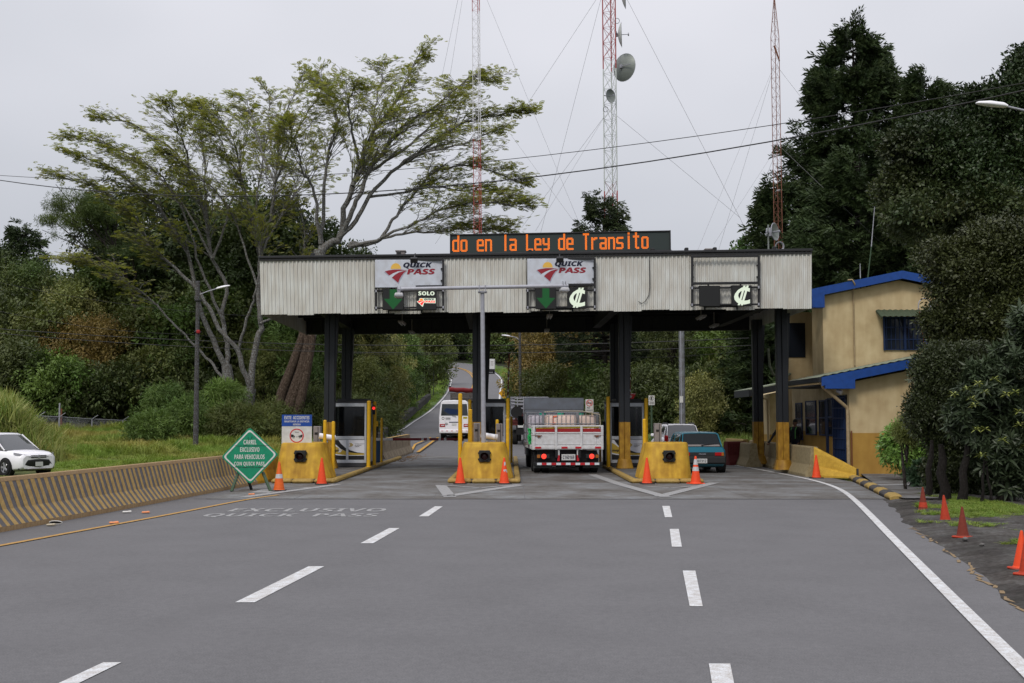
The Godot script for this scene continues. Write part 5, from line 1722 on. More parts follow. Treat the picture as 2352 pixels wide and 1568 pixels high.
# ---------------------------------------------------------------- the office building on the right
func make_building() -> void:
	var o := thing("office_building", "two storey cream and ochre office building with blue roof edges and barred windows", "building")
	var blk := func(nm: String, x0: float, x1: float, y0: float, y1: float, da: float, db: float, m: Material) -> MeshInstance3D:
		var b := MB.new()
		b.at((x0 + x1) / 2, (y0 + y1) / 2, -(da + db) / 2, x1 - x0, y1 - y0, db - da)
		return part(nm, b, m, o)
	var gable := func(nm: String, pts: Array, d: float, dep: float, m: Material) -> MeshInstance3D:
		var b := MB.new()
		var p := PackedVector2Array()
		for q in pts: p.push_back(Vector2(q[0], q[1]))
		b.prism(p, Transform3D(Basis.IDENTITY, Vector3(0, 0, -d)), dep)
		return part(nm, b, m, o)
	# near single storey block under a lean-to roof that climbs to the right
	gable.call("wall", [[10.73, 1.38], [24, 1.38], [24, 5.6], [10.73, 2.98]], 37.5, 7.6, M.wall_cream)
	gable.call("dado", [[10.725, 0.0], [24.0, 0.0], [24.0, 1.38], [10.725, 1.38]], 37.495, 7.61, M.wall_ochre)
	var rf := MB.new()
	var s := 0.2
	var ya := 3.12
	for k in 26:
		var x0 := 9.72 + k * 0.26
		var x1 := x0 + 0.26
		var y0 := ya + (x0 - 9.72) * s
		var y1 := ya + (x1 - 9.72) * s
		rf.quad(Vector3(x0, y0 + 0.03, -37.05), Vector3(x0 + 0.13, (y0 + y1) / 2 + 0.055, -37.05), Vector3(x0 + 0.13, (y0 + y1) / 2 + 0.055, -41.3), Vector3(x0, y0 + 0.03, -41.3), Vector3.UP)
		rf.quad(Vector3(x0 + 0.13, (y0 + y1) / 2 + 0.055, -37.05), Vector3(x1, y1 + 0.03, -37.05), Vector3(x1, y1 + 0.03, -41.3), Vector3(x0 + 0.13, (y0 + y1) / 2 + 0.055, -41.3), Vector3.UP)
	rf.quad(Vector3(9.72, ya - 0.02, -37.06), Vector3(16.5, ya + 6.78 * s - 0.02, -37.06), Vector3(16.5, ya + 6.78 * s - 0.02, -41.3), Vector3(9.72, ya - 0.02, -41.3), Vector3.DOWN)
	part("roof", rf, M.roof_sheet, o)
	gable.call("fascia_board", [[9.75, ya - 0.26], [16.5, ya + 6.75 * s - 0.26], [16.5, ya + 6.75 * s + 0.02], [9.75, ya + 0.02]], 37.03, 0.03, M.trim_blue)
	gable.call("eave_box", [[9.86, 2.78], [10.80, 2.78], [10.80, 3.08], [9.86, 2.90]], 37.02, 0.4, M.trim_blue)
	var b := MB.new()
	b.at(9.72, ya - 0.06, -39.2, 0.09, 0.16, 4.3, 0.01)
	part("gutter", b, M.column, o)
	b = MB.new()
	b.at(10.2, 2.9, -39.6, 0.95, 0.05, 3.6)
	part("eave_lining", b, M.booth_dark, o)
	# downpipe with its slanting neck
	b = MB.new()
	b.tube(PackedVector3Array([Vector3(9.78, 3.0, -37.15), Vector3(9.82, 2.85, -37.2), Vector3(10.62, 2.2, -37.4), Vector3(10.66, 2.1, -37.42), Vector3(10.66, 0.1, -37.42)]), PackedFloat32Array([0.055]), 10)
	part("downpipe", b, M.pipe, o)
	b = MB.new()
	b.cyl(Vector3(10.78, 0.1, -37.46), Vector3(10.78, 1.45, -37.46), 0.022)
	part("rusty_pipe", b, M.rust_pipe, o)
	# openings of the left wall under the eave
	var opening := func(nm: String, da: float, db: float, y0: float, y1: float, cols: int, rows: int, m: Material) -> void:
		var g := MB.new()
		g.at(10.72, (y0 + y1) / 2, -(da + db) / 2, 0.05, y1 - y0, db - da)
		var w := part(nm, g, M.window_dark, o)
		for i in cols + 1:
			g = MB.new()
			g.at(10.70, (y0 + y1) / 2, -lerpf(da, db, float(i) / cols), 0.045, y1 - y0 + 0.05, 0.05)
			part("frame", g, m, w)
		for i in rows + 1:
			g = MB.new()
			g.at(10.702, lerpf(y0, y1, float(i) / rows), -(da + db) / 2, 0.04, 0.045, db - da)
			part("glazing_bar", g, m, w)
	opening.call("window", 41.5, 42.9, 1.27, 2.45, 1, 2, M.bar_blue)
	opening.call("window", 40.2, 41.0, 1.27, 2.45, 1, 2, M.bar_blue)
	opening.call("window", 43.5, 44.4, 1.27, 2.4, 1, 2, M.bar_blue)
	opening.call("window", 39.3, 39.9, 1.27, 2.5, 1, 2, M.bar_blue)
	b = MB.new()
	b.at(10.715, 1.3, -40.05, 0.06, 2.4, 0.24)
	part("blue_door_post", b, M.bar_blue, o)
	b = MB.new()
	b.at(10.72, 1.35, -38.45, 0.05, 2.5, 1.5)
	var gate_hole := part("doorway", b, M.window_dark, o)
	for i in 9:
		b = MB.new()
		b.at(10.66, 1.35, -lerpf(37.75, 39.15, i / 8.0), 0.03, 2.45, 0.03)
		part("gate_bar", b, M.bar_blue, gate_hole)
	for i in 8:
		b = MB.new()
		b.at(10.655, 0.2 + i * 0.33, -38.45, 0.03, 0.03, 1.42)
		part("gate_bar", b, M.bar_blue, gate_hole)
	b = MB.new()
	b.cyl(Vector3(10.3, 2.72, -37.3), Vector3(10.42, 2.66, -37.2), 0.06, 0.08, 10)
	part("wall_lamp", b, M.galv, o)
	# upper storey
	gable.call("upper_wall", [[10.98, 3.3], [16.6, 3.3], [16.6, 6.1], [13.7, 6.72], [10.98, 6.14]], 41.4, 1.5, M.wall_cream)
	gable.call("upper_wall", [[12.2, 3.3], [16.5, 3.3], [16.5, 6.1], [12.2, 6.1]], 42.9, 3.4, M.wall_cream)
	gable.call("upper_wall", [[10.75, 0.0], [16.4, 0.0], [16.4, 6.0], [10.75, 6.0]], 46.0, 1.2, M.wall_cream)
	var up := MB.new()
	for sd in [-1.0, 1.0]:
		for k in 12:
			var x0: float = 13.7 + sd * k * 0.265
			var x1: float = 13.7 + sd * (k + 1) * 0.265
			var y0 := 7.0 - k * 0.265 * 0.205
			var y1 := 7.0 - (k + 1) * 0.265 * 0.205
			up.quad(Vector3(x0, y0, -41.05), Vector3(x1, y1, -41.05), Vector3(x1, y1, -47), Vector3(x0, y0, -47), Vector3.UP)
			up.quad(Vector3(x0, y0 - 0.06, -41.05), Vector3(x1, y1 - 0.06, -41.05), Vector3(x1, y1 - 0.06, -47), Vector3(x0, y0 - 0.06, -47), Vector3.DOWN)
	part("upper_roof", up, M.roof_sheet, o)
	gable.call("fascia_board", [[10.5, 6.08], [13.7, 6.74], [16.9, 6.08], [16.9, 6.37], [13.7, 7.02], [10.5, 6.37]], 41.02, 0.03, M.trim_blue)
	gable.call("eave_box", [[10.52, 5.72], [10.95, 5.72], [10.95, 6.2], [10.52, 6.1]], 41.01, 0.4, M.trim_blue)
	b = MB.new()
	b.tube(PackedVector3Array([P(1947, 643, 41.0), P(1957, 642, 41.0), P(1963, 652, 40.98), Vector3(12.06, 6.3, -41.36), Vector3(12.06, 3.7, -41.36)]), PackedFloat32Array([0.028]), 8)
	part("conduit", b, M.pipe, o)
	# barred window with its green awning
	var x0 := 13.12
	var x1 := 15.3
	b = MB.new()
	b.at((x0 + x1) / 2, 4.83, -41.39, x1 - x0, 1.14, 0.05)
	var win := part("window", b, M.window_dark, o)
	for i in 4:
		b = MB.new()
		b.at(lerpf(x0, x1, i / 3.0), 4.83, -41.355, 0.06 if i == 0 or i == 3 else 0.09, 1.2, 0.05)
		part("frame", b, M.bar_blue, win)
	for y in [4.26, 4.62, 5.05, 5.4]:
		b = MB.new()
		b.at((x0 + x1) / 2, y, -41.35, x1 - x0 + 0.05, 0.03, 0.03)
		part("grille_bar", b, M.bar_blue, win)
	for i in 14:
		b = MB.new()
		b.at(lerpf(x0, x1, (i + 0.5) / 14.0), 4.83, -41.325, 0.018, 1.16, 0.018)
		part("grille_bar", b, M.bar_blue, win)
	var aw := MB.new()
	for i in 13:
		var a := 12.85 + i * 0.2
		aw.quad(Vector3(a, 5.66, -41.38), Vector3(a + 0.1, 5.69, -41.38), Vector3(a + 0.1, 5.40, -40.75), Vector3(a, 5.37, -40.75), Vector3(0, 1, 1))
		aw.quad(Vector3(a + 0.1, 5.69, -41.38), Vector3(a + 0.2, 5.66, -41.38), Vector3(a + 0.2, 5.37, -40.75), Vector3(a + 0.1, 5.40, -40.75), Vector3(0, 1, 1))
	aw.bar(Vector3(12.86, 5.62, -41.38), Vector3(12.86, 5.33, -40.78), 0.03, 0.05)
	part("awning", aw, M.awning, o)
	# dark window of the farther wall
	b = MB.new()
	b.at(11.15, 4.9, -45.99, 0.68, 1.35, 0.04)
	part("window", b, M.window_dark, o)
	# rear single storey part with its own eave
	gable.call("rear_wall", [[11.86, 1.1], [16, 1.1], [16, 3.8], [11.86, 2.95]], 54.2, 3.0, M.wall_cream)
	gable.call("rear_dado", [[11.85, 0], [16.0, 0], [16.0, 1.1], [11.85, 1.1]], 54.195, 3.0, M.wall_ochre)
	b = MB.new()
	b.bar(Vector3(10.45, 3.1, -53.6), Vector3(13.6, 3.7, -53.6), 3.4, 0.06, 0.0)
	part("rear_roof", b, M.roof_sheet, o)
	b = MB.new()
	b.at(10.48, 2.95, -53.6, 0.08, 0.3, 3.4)
	b.bar(Vector3(10.48, 2.95, -51.9), Vector3(13.0, 3.43, -51.9), 0.05, 0.28)
	part("rear_fascia", b, M.column, o)
	b = MB.new()
	b.tube(PackedVector3Array([Vector3(10.6, 2.85, -52.2), Vector3(11.4, 2.78, -53.8), Vector3(11.74, 2.7, -54.1), Vector3(11.76, 0.1, -54.1)]), PackedFloat32Array([0.06]), 8)
	part("downpipe", b, M.pipe, o)
	# flexible hose drooping from the canopy to the wall
	var hz := thing("drooping_hose", "pale hose drooping between the canopy column and the dark wall", "hose")
	b = MB.new()
	b.tube(PackedVector3Array([P(1764, 800, 45.6), P(1768, 840, 45.6), P(1775, 858, 45.6), P(1790, 868, 45.7), P(1806, 864, 45.8), P(1815, 858, 45.9)]), PackedFloat32Array([0.05]), 8)
	part("hose", b, M.roof_sheet, hz)
	# antennas on the roof
	for q in [[1976, 605, 650, "shorter green antenna rod behind the blue roof edge"], [1987, 475, 645, "tall green antenna rod behind the blue roof edge"]]:
		var t := P(q[0], q[1], 43.0)
		var f := P(q[0], q[2], 43.0)
		var an := thing("antenna_rod", q[3], "antenna", Vector3(f.x, 6.35, f.z), 0, "antenna rods on the office roof")
		b = MB.new()
		var lean := 0.25 if q[1] < 500 else 0.0
		b.cyl(Vector3(0, -0.1, 0), Vector3(lean, (t.y - 6.35) * 0.55, 0), 0.028, 0.022, 8)
		part("mast", b, M.green_post, an)
		b = MB.new()
		b.cyl(Vector3(lean, (t.y - 6.35) * 0.55, 0), Vector3(lean * 1.6, t.y - 6.35, 0), 0.02, 0.012, 8)
		part("whip", b, M.galv, an)
	# flag on a slanting pole, with a hoop above
	var fl := thing("flag", "blue white and red flag hanging furled from a slanting pole by the upper window", "flag")
	b = MB.new()
	b.cyl(P(2127, 820, 40.6), P(2110, 708, 40.2), 0.022, 0.022, 8)
	part("pole", b, M.rust_pipe, fl)
	var hoop := PackedVector3Array()
	for i in 13:
		var a := PI * i / 12.0
		hoop.push_back(P(2123 - cos(a) * 14, 702 - sin(a) * 17, 40.3))
	hoop.insert(0, P(2109, 712, 40.3))
	hoop.push_back(P(2137, 722, 40.3))
	b = MB.new()
	b.tube(hoop, PackedFloat32Array([0.02]), 8)
	part("hoop", b, M.galv, fl)
	var cols := ["flag_blue", "flag_white", "flag_red", "flag_white", "flag_blue"]
	for k in 5:
		b = MB.new()
		for i in 8:
			for j in 3:
				var pt := func(u: float, v: float) -> Vector3:
					var w := (k + v) / 5.0
					var yy := lerpf(711, 800, u)
					var spread := sin(minf(u * 1.6, 1.0) * PI * 0.5)
					return P(lerpf(2111, 2126, u) + w * 26 * spread * (1.0 + 0.5 * u), yy + w * 14 * u, 40.3 + sin(u * 5 + w * 9) * 0.07)
				b.quad(pt.call(i / 8.0, j / 3.0), pt.call((i + 1) / 8.0, j / 3.0), pt.call((i + 1) / 8.0, (j + 1) / 3.0), pt.call(i / 8.0, (j + 1) / 3.0), Vector3.BACK)
		part("stripe", b, M[cols[k]], fl)

# ---------------------------------------------------------------- poles, lamps, wires, towers, fence
func street_lamp_head(o: Node3D, a: Vector3, dirv: Vector3) -> void:
	var b := MB.new()
	var side := dirv.cross(Vector3.UP).normalized()
	var rings := []
	for q in [[0.0, 0.05, 0.05], [0.1, 0.11, 0.09], [0.45, 0.14, 0.10], [0.75, 0.09, 0.06], [0.82, 0.03, 0.02]]:
		var p := PackedVector3Array()
		for i in 10:
			var t := TAU * i / 10
			p.push_back(a + dirv * q[0] + side * cos(t) * q[1] + Vector3.UP * (sin(t) * q[2] * (0.5 if sin(t) < 0 else 1.0)))
		rings.push_back(p)
	b.loft(rings, true, true)
	part("lamp_head", b, M.car_white, o)
func sag(b: MB, a: Vector3, c: Vector3, drop: float, r: float) -> void:
	var p := PackedVector3Array()
	for i in 25:
		var t := i / 24.0
		p.push_back(a.lerp(c, t) - Vector3(0, drop * 4.0 * t * (1 - t), 0))
	b.tube(p, PackedFloat32Array([r]), 5, false)
func make_poles() -> void:
	var d := 68.0
	var x := P(451, 960, d).x
	var gy := terr(x, d)
	var o := thing("utility_pole", "tall weathered utility pole with a street lamp standing in the grass on the left", "utility pole", Vector3(x, gy, -d))
	var top := P(449, 645, d).y - gy
	var b := MB.new()
	b.cyl(Vector3(0, -0.3, 0), Vector3(-0.03, top, 0), 0.165, 0.10, 12)
	part("pole", b, M.pole_wood, o)
	b = MB.new()
	var arm0 := Vector3(0.08, P(450, 676, d).y - gy, 0)
	var arm1 := P(497, 663, d) - o.position
	b.tube(PackedVector3Array([arm0, arm0.lerp(arm1, 0.5) + Vector3(0, 0.02, 0), arm1]), PackedFloat32Array([0.03]), 8)
	part("lamp_arm", b, M.galv, o)
	street_lamp_head(o, arm1, Vector3(0.97, 0.22, 0).normalized())
	b = MB.new()
	for h in [762, 690]: b.at(0.0, P(450, h, d).y - gy, 0, 0.36, 0.10, 0.36, 0.03)
	part("strap", b, M.dark_steel, o)
	b = MB.new()
	b.at(0.08, P(450, 762, d).y - gy, 0.2, 0.22, 0.22, 0.12, 0.05)
	part("red_junction", b, M.truck_red, o)
	# pole with lamp beyond the canopy
	d = 108.0
	x = P(1196, 960, d).x + 1.2
	x = P(1196, 960, d).x
	gy = terr(x, d)
	o = thing("utility_pole", "distant thin utility pole with a street lamp seen under the canopy among trees", "utility pole", Vector3(x, gy, -d))
	b = MB.new()
	b.cyl(Vector3(0, -0.5, 0), Vector3(-0.1, P(1195, 735, d).y - gy, 0), 0.17, 0.11, 10)
	part("pole", b, M.pole_wood, o)
	b = MB.new()
	var l1 := P(1172, 772, d) - o.position
	b.tube(PackedVector3Array([Vector3(-0.1, P(1195, 782, d).y - gy, 0), Vector3(-0.4, P(1195, 775, d).y - gy, 0), l1]), PackedFloat32Array([0.04]), 8)
	part("lamp_arm", b, M.galv, o)
	street_lamp_head(o, l1, Vector3(-1, 0.12, 0).normalized())
	# concrete pole on the right behind the cars
	d = 62.0
	x = P(1567, 960, d).x
	o = thing("utility_pole", "thick grey concrete utility pole behind the white car under the canopy", "utility pole", Vector3(x, terr(x, d), -d))
	b = MB.new()
	b.cyl(Vector3(0, -0.3, 0), Vector3(0, 8.6, 0), 0.17, 0.14, 12)
	part("pole", b, M.pole_concrete, o)
	b = MB.new()
	b.cyl(Vector3(-0.06, 0, 0.17), Vector3(-0.06, 6.5, 0.155), 0.025)
	part("conduit", b, M.galv, o)
	b = MB.new()
	b.at(-0.07, P(1564, 917, d).y - terr(x, d), 0.2, 0.18, 0.34, 0.01)
	part("notice", b, M.sign_cream, o)
	# street lamp reaching in from the right
	var lx := P(2460, 960, 30.0).x
	o = thing("street_lamp", "street lamp head reaching into view from the right edge before the dark trees", "street lamp", Vector3(lx, terr(lx, 30.0), -30))
	b = MB.new()
	b.cyl(Vector3(0, -0.2, 0), Vector3(0, 9.0, 0), 0.14, 0.09, 12)
	part("pole", b, M.galv, o)
	b = MB.new()
	var la := P(2310, 244, 30.0) - o.position
	b.tube(PackedVector3Array([Vector3(0, P(2400, 275, 30).y - o.position.y, 0), P(2390, 262, 30) - o.position, la]), PackedFloat32Array([0.03]), 8)
	part("lamp_arm", b, M.galv, o)
	street_lamp_head(o, la + Vector3(0.04, 0, 0), Vector3(-1, 0.10, 0).normalized())
	# overhead wires
	var W := [[P(-60, 398, 60), P(2420, 178, 33), 1.35, 0.013, "upper thin power line across the sky from left to the right trees"], [P(-60, 404, 60), P(2420, 192, 33), 2.0, 0.022, "thicker power line just below the upper one across the sky"],
		[P(-60, 750, 72), P(1720, 776, 66), 0.75, 0.022, "upper thick cable passing the left utility pole below the canopy"], [P(-60, 760, 72), P(1740, 792, 66), 0.85, 0.020, "lower thick cable passing the left utility pole below the canopy"],
		[P(-60, 700, 72), P(452, 768, 68), 0.4, 0.010, "thin wire running to the strap of the left utility pole"], [P(-40, 640, 76), P(1000, 725, 72), 1.0, 0.010, "thin wire against the dark forest above the left utility pole strap"],
		[P(452, 768, 68), P(1180, 800, 90), 0.8, 0.012, "thin wire from the left utility pole to behind the left column"], [P(1196, 780, 108), P(1740, 800, 70), 1.0, 0.012, "thin wire from the distant pole to the right"]]
	for q in W:
		o = thing("overhead_wire", q[4], "wire", Vector3.ZERO, 0, "overhead wires")
		b = MB.new()
		sag(b, q[0], q[1], q[2], q[3])
		part("wire", b, M.wire, o)
func make_tower(px0: float, py0: float, px1: float, py1: float, d: float, w: float, label: String, style: int) -> Node3D:
	var f := P(px0, py0, d)
	var t := P(px1, py1, d)
	var gy := terr(f.x, d)
	var o := thing("lattice_mast", label, "radio mast", Vector3(f.x, gy, -d), 0, "guyed lattice masts behind the canopy")
	var H := t.y - gy
	var lean := (t.x - f.x)
	var at := func(h: float, k: int) -> Vector3:
		var a := TAU * k / 3.0 + PI / 6.0 + 0.25
		var ww := w * 0.577
		if style == 2 and h > H - 2.4: ww *= clampf((H - h) / 2.4, 0.05, 1.0)
		return Vector3(lean * (h - (f.y - gy)) / (t.y - f.y) + cos(a) * ww, h, sin(a) * ww)
	var bands := 5 if style == 0 else 4
	var step := w * 1.22
	var n := int(H / step)
	# legs in painted lengths
	var cut := [0.0, H]
	if style == 0: cut = [0.0, P(0, 320, d).y - gy, P(0, 28, d).y - gy, H]
	if style == 1: cut = [0.0, P(0, 440, d).y - gy, P(0, 160, d).y - gy, H]
	for k in 3:
		for i in cut.size() - 1:
			var b := MB.new()
			b.cyl(at.call(cut[i], k), at.call(cut[i + 1], k), w * 0.045 if style != 1 else w * 0.05, -1, 6)
			if style == 2: b = MB.new(); b.tube(PackedVector3Array([at.call(0.0, k), at.call(H - 2.4, k), at.call(H, k)]), PackedFloat32Array([w * 0.045]), 6)
			part("leg", b, M.tower_rust if style == 2 else ([M.tower_red, M.tower_white, M.tower_red][i % 3] if style == 0 else [M.tower_red, M.dish_white, M.tower_red][i % 3]), o)
	for i in cut.size() - 1:
		var b := MB.new()
		for j in n:
			var h := (j + 0.5) * step
			if h < cut[i] or h > cut[i + 1]: continue
			for k in 3:
				b.cyl(at.call(h, k), at.call(h, (k + 1) % 3), w * 0.014, -1, 4, false)
				b.cyl(at.call(h, k), at.call(minf(h + step, H), (k + 1) % 3), w * 0.018, -1, 4, false)
				if style == 1: b.cyl(at.call(h, (k + 1) % 3), at.call(minf(h + step, H), k), w * 0.018, -1, 4, false)
		part("bracing", b, M.tower_rust if style == 2 else ([M.tower_red, M.tower_white, M.tower_red][i % 3] if style == 0 else [M.tower_rust, M.dish_white, M.tower_red][i % 3]), o).set_meta("kind", "stuff")
	return o
func dish(o: Node3D, c: Vector3, r: float, dirv: Vector3, m: Material, label: String) -> void:
	var th := thing("dish_antenna", label, "dish antenna", c, 0, "dish antennas")
	var z := dirv.normalized()
	var x := Vector3.UP.cross(z).normalized()
	var bs := Basis(x, z.cross(x), z)
	var b := MB.new()
	var pr := []
	for i in 9: pr.push_back(Vector2(r * i / 8.0 + 0.0001, 0.30 * r * pow(i / 8.0, 2)))
	var turn := Transform3D(bs * Basis(Vector3.RIGHT, PI / 2), Vector3.ZERO)
	b.lathe(pr, 26, turn)
	var pr2 := []
	for q in pr: pr2.push_back(Vector2(q.x, q.y + 0.012))
	pr2.reverse()
	b.lathe(pr2, 26, turn)
	part("reflector", b, m, th)
	b = MB.new()
	for i in 26: b.cyl(bs * Vector3(cos(TAU * i / 26) * r, sin(TAU * i / 26) * r, 0.3 * r), bs * Vector3(cos(TAU * (i + 1) / 26) * r, sin(TAU * (i + 1) / 26) * r, 0.3 * r), 0.016, -1, 5, false)
	part("rim", b, M.galv, th)
	b = MB.new()
	b.cyl(Vector3.ZERO, z * r * 0.85, 0.03, 0.03, 8)
	b.cyl(z * r * 0.8, z * r * 0.9, r * 0.13, r * 0.13, 10)
	part("feed_horn", b, M.galv, th)
	b = MB.new()
	b.box(Transform3D(bs, -z * 0.1), Vector3(0.2, 0.3, 0.2), 0.02)
	b.bar(-z * 0.1, -z * 0.1 - x * r * 0.9, 0.05, 0.05)
	part("mount", b, M.galv, th)
func make_towers() -> void:
	var m0 := make_tower(1099, 600, 1094, -60, 62.0, 0.41, "slender red and white lattice mast, left of the three, behind the spreading tree", 0)
	var m1 := make_tower(1406, 600, 1399, -70, 95.0, 1.05, "widest lattice mast with dish antennas behind the message board", 1)
	var m2 := make_tower(1789, 620, 1778, -8, 66.0, 0.45, "rusty lattice mast with a pointed top at the dark conifer", 2)
	dish(m1, P(1427, -10, 95), 1.09, Vector3(1, 0.02, 0.12), M.dish_white, "topmost dish antenna cut by the picture top on the widest mast")
	dish(m1, P(1419, 80, 95), 1.02, Vector3(1, 0.02, 0.10), M.dish_white, "pale dish antenna seen edge on above the large round one")
	dish(m1, P(1428, 153, 95.3), 1.16, Vector3(0.75, 0.0, -0.75), M.dish, "largest dish antenna, seen from behind, on the widest mast")
	dish(m1, P(1399, 221, 94.0), 0.56, Vector3(0.7, 0.0, 0.75), M.dish, "small dish antenna on the face of the widest mast")
	for q in [[1417, 48, 1391, 48], [1391, 251, 1417, 262]]:
		var cl := thing("cable_coil", "small coil of black cable hung on the widest mast %s the large dish" % ("above" if q[1] < 100 else "below"), "cable", P(q[0], q[1], 94.3))
		var b := MB.new()
		var p := PackedVector3Array()
		for i in 17: p.push_back(Vector3(cos(TAU * i / 16) * 0.2, sin(TAU * i / 16) * 0.22, 0.01 * i / 16))
		b.tube(p, PackedFloat32Array([0.02]), 6)
		part("coil", b, M.black, cl)
	var b2 := MB.new()
	b2.cyl(P(1778, 105, 65.7) - m2.position, P(1790, 140, 65.7) - m2.position, 0.06, 0.04, 8)
	part("side_antenna", b2, M.rust_pipe, m2)
	# dish on the canopy roof
	var rc := P(1774, 533, 40.0)
	dish(self, rc, 0.30, Vector3(0.8, 0.05, 0.6), M.dish, "round dish antenna standing on the right end of the canopy roof")
	var o := thing("dish_mast", "short pale mast with a coil of wire carrying the dish on the canopy roof", "mast", Vector3(P(1765, 577, 40.0).x, P(1765, 577, 40.0).y, -40.0))
	var b3 := MB.new()
	b3.cyl(Vector3.ZERO, Vector3(0, P(1765, 516, 40).y - o.position.y, 0), 0.03, 0.03, 8)
	b3.bar(Vector3(-0.1, 0.55, 0), Vector3(0.1, 0.62, 0), 0.06, 0.06)
	part("mast", b3, M.dish, o)
	b3 = MB.new()
	for kk in 3:
		var p := PackedVector3Array()
		for i in 19: p.push_back(P(1790, 566, 40.0) - o.position + Vector3(cos(TAU * i / 18) * (0.12 + 0.015 * kk), sin(TAU * i / 18) * (0.13 + 0.012 * kk), 0.02 * kk))
		b3.tube(p, PackedFloat32Array([0.012]), 5)
	part("wire_coil", b3, M.galv, o)
	# guy wires
	var G2 := [[1395, -60, 54, 1225, 600, 60], [1395, -40, 54, 1000, 560, 75], [1410, -60, 54, 1730, 560, 52], [1390, 265, 54, 1200, 520, 62], [1388, 268, 54, 1230, 530, 48], [1412, 262, 54, 1700, 500, 60], [1094, -60, 70, 1350, 560, 82], [1094, 200, 70, 1330, 525, 62], [1060, -40, 72, 1010, 200, 80], [1068, -40, 70, 1020, 260, 66], [1778, 150, 66, 1600, 580, 60], [1778, 152, 66, 1650, 575, 72], [1783, 150, 66, 1860, 250, 70], [1786, 335, 66, 1640, 560, 58], [1786, 338, 66, 1700, 560, 76], [1790, 335, 66, 2110, 640, 60]]
	for i in G2.size():
		var q = G2[i]
		var which: String = "widest" if absf(q[0] - 1400) < 30 else ("left" if q[0] < 1200 else "right rusty")
		o = thing("guy_wire", "thin guy wire of the %s mast running down to the %s%s" % [which, "right" if q[3] > q[0] else "left", ["", ", steeper", ", lower", ", nearer", ", far side", ", upper", ", long", ", short", ", outer", ", inner", ", first", ", second", ", last", ", low", ", low second", ", long low"][i]], "guy wire", Vector3.ZERO, 0, "guy wires of the masts")
		var b := MB.new()
		var ks := 1.75 if which == "widest" else (0.88 if which == "left" else 1.0)
		b.cyl(P(q[0], q[1], q[2] * ks), P(q[3], q[4], q[5] * ks), 0.0075 * ks, 0.0075 * ks, 4, false)
		part("wire", b, M.guy, o)
func make_fence() -> void:
	var d := 84.0
	var o := thing("chain_link_fence", "chain-link fence on metal posts with slanted tops before the dark forest", "fence")
	var xs := [[-40, 950, 78], [90, 955, 80], [137, 957, 81], [212, 962, 83], [283, 965, 84.5], [345, 967, 86]]
	for i in xs.size():
		var q = xs[i]
		var t := P(q[0], q[1], q[2])
		var g := terr(t.x, q[2]) - 0.1
		var b := MB.new()
		b.cyl(Vector3(t.x, g, t.z), t, 0.045, 0.045, 8)
		b.cyl(t, t + Vector3(0.42, 0.28, 0), 0.025, 0.025, 6)
		if i == 2: b.cyl(Vector3(t.x, g, t.z), t + Vector3(0, 0.95, 0), 0.06, 0.06, 8)
		part("post", b, M.galv, o)
	var wm := MB.new()
	for i in xs.size() - 1:
		var a := P(xs[i][0], xs[i][1], xs[i][2])
		var c := P(xs[i + 1][0], xs[i + 1][1], xs[i + 1][2])
		var b := MB.new()
		b.cyl(a, c, 0.03, 0.03, 6, false)
		part("top_rail", b, M.galv, o)
		var n := int(a.distance_to(c) / 0.16)
		for k in n * 2:
			var x0 := a.lerp(c, (k - n * 0.5) / n)
			for s in [-1.0, 1.0]:
				var p := a.lerp(c, clampf(k / (2.0 * n), 0, 1))
				var e := a.lerp(c, clampf(k / (2.0 * n) + s * 0.5, 0, 1))
				var run: float = absf(clampf(k / (2.0 * n) + s * 0.5, 0, 1) - k / (2.0 * n)) * a.distance_to(c)
				if run < 0.1: continue
				wm.cyl(p, e - Vector3(0, minf(run * 1.0, 2.0), 0), 0.0055, -1, 3, false)
	part("mesh_wire", wm, M.galv, o).set_meta("kind", "stuff")
	# brown stakes near the fence
	for q in [[142, 938, 82, "rusty stake taller than the fence beside its third post"]]:
		var t := P(q[0], q[1], q[2])
		var s := thing("stake", q[3], "stake", Vector3(t.x, terr(t.x, q[2]), t.z))
		var b := MB.new()
		b.cyl(Vector3(0, -0.1, 0), Vector3(0, t.y - s.position.y, 0), 0.07, 0.06, 8)
		part("pole", b, M.rust_pipe, s)
	# low stone wall beside the far road
	o = thing("low_wall", "low dark mossy stone wall along the grass verge of the climbing road", "wall")
	var b4 := MB.new()
	var pts := []
	for q in [[872, 998, 72], [880, 985, 80], [900, 970, 92], [930, 948, 108], [958, 925, 122], [985, 902, 134]]: pts.push_back(P(q[0], q[1] + 8, q[2]) - Vector3(0, 0.35, 0))
	pts = smooth_line(pts, 4)
	for i in pts.size() - 1:
		b4.bar(pts[i] + Vector3(0, 0.3, 0), pts[i + 1] + Vector3(0, 0.3, 0), 0.5, 0.75 + rng.randf_range(-0.08, 0.08), 0.08)
	part("stonework", b4, M.stone, o)
	# road marker post on the verge
	var mp := P(996, 890, 148)
	o = thing("marker_post", "thin dark post on the grass verge of the climbing road", "post", Vector3(mp.x, terr(mp.x, 148), -148))
	b4 = MB.new()
	b4.cyl(Vector3(0, 0, 0), Vector3(0, 3.2, 0), 0.05, 0.05, 8)
	part("post", b4, M.column, o)

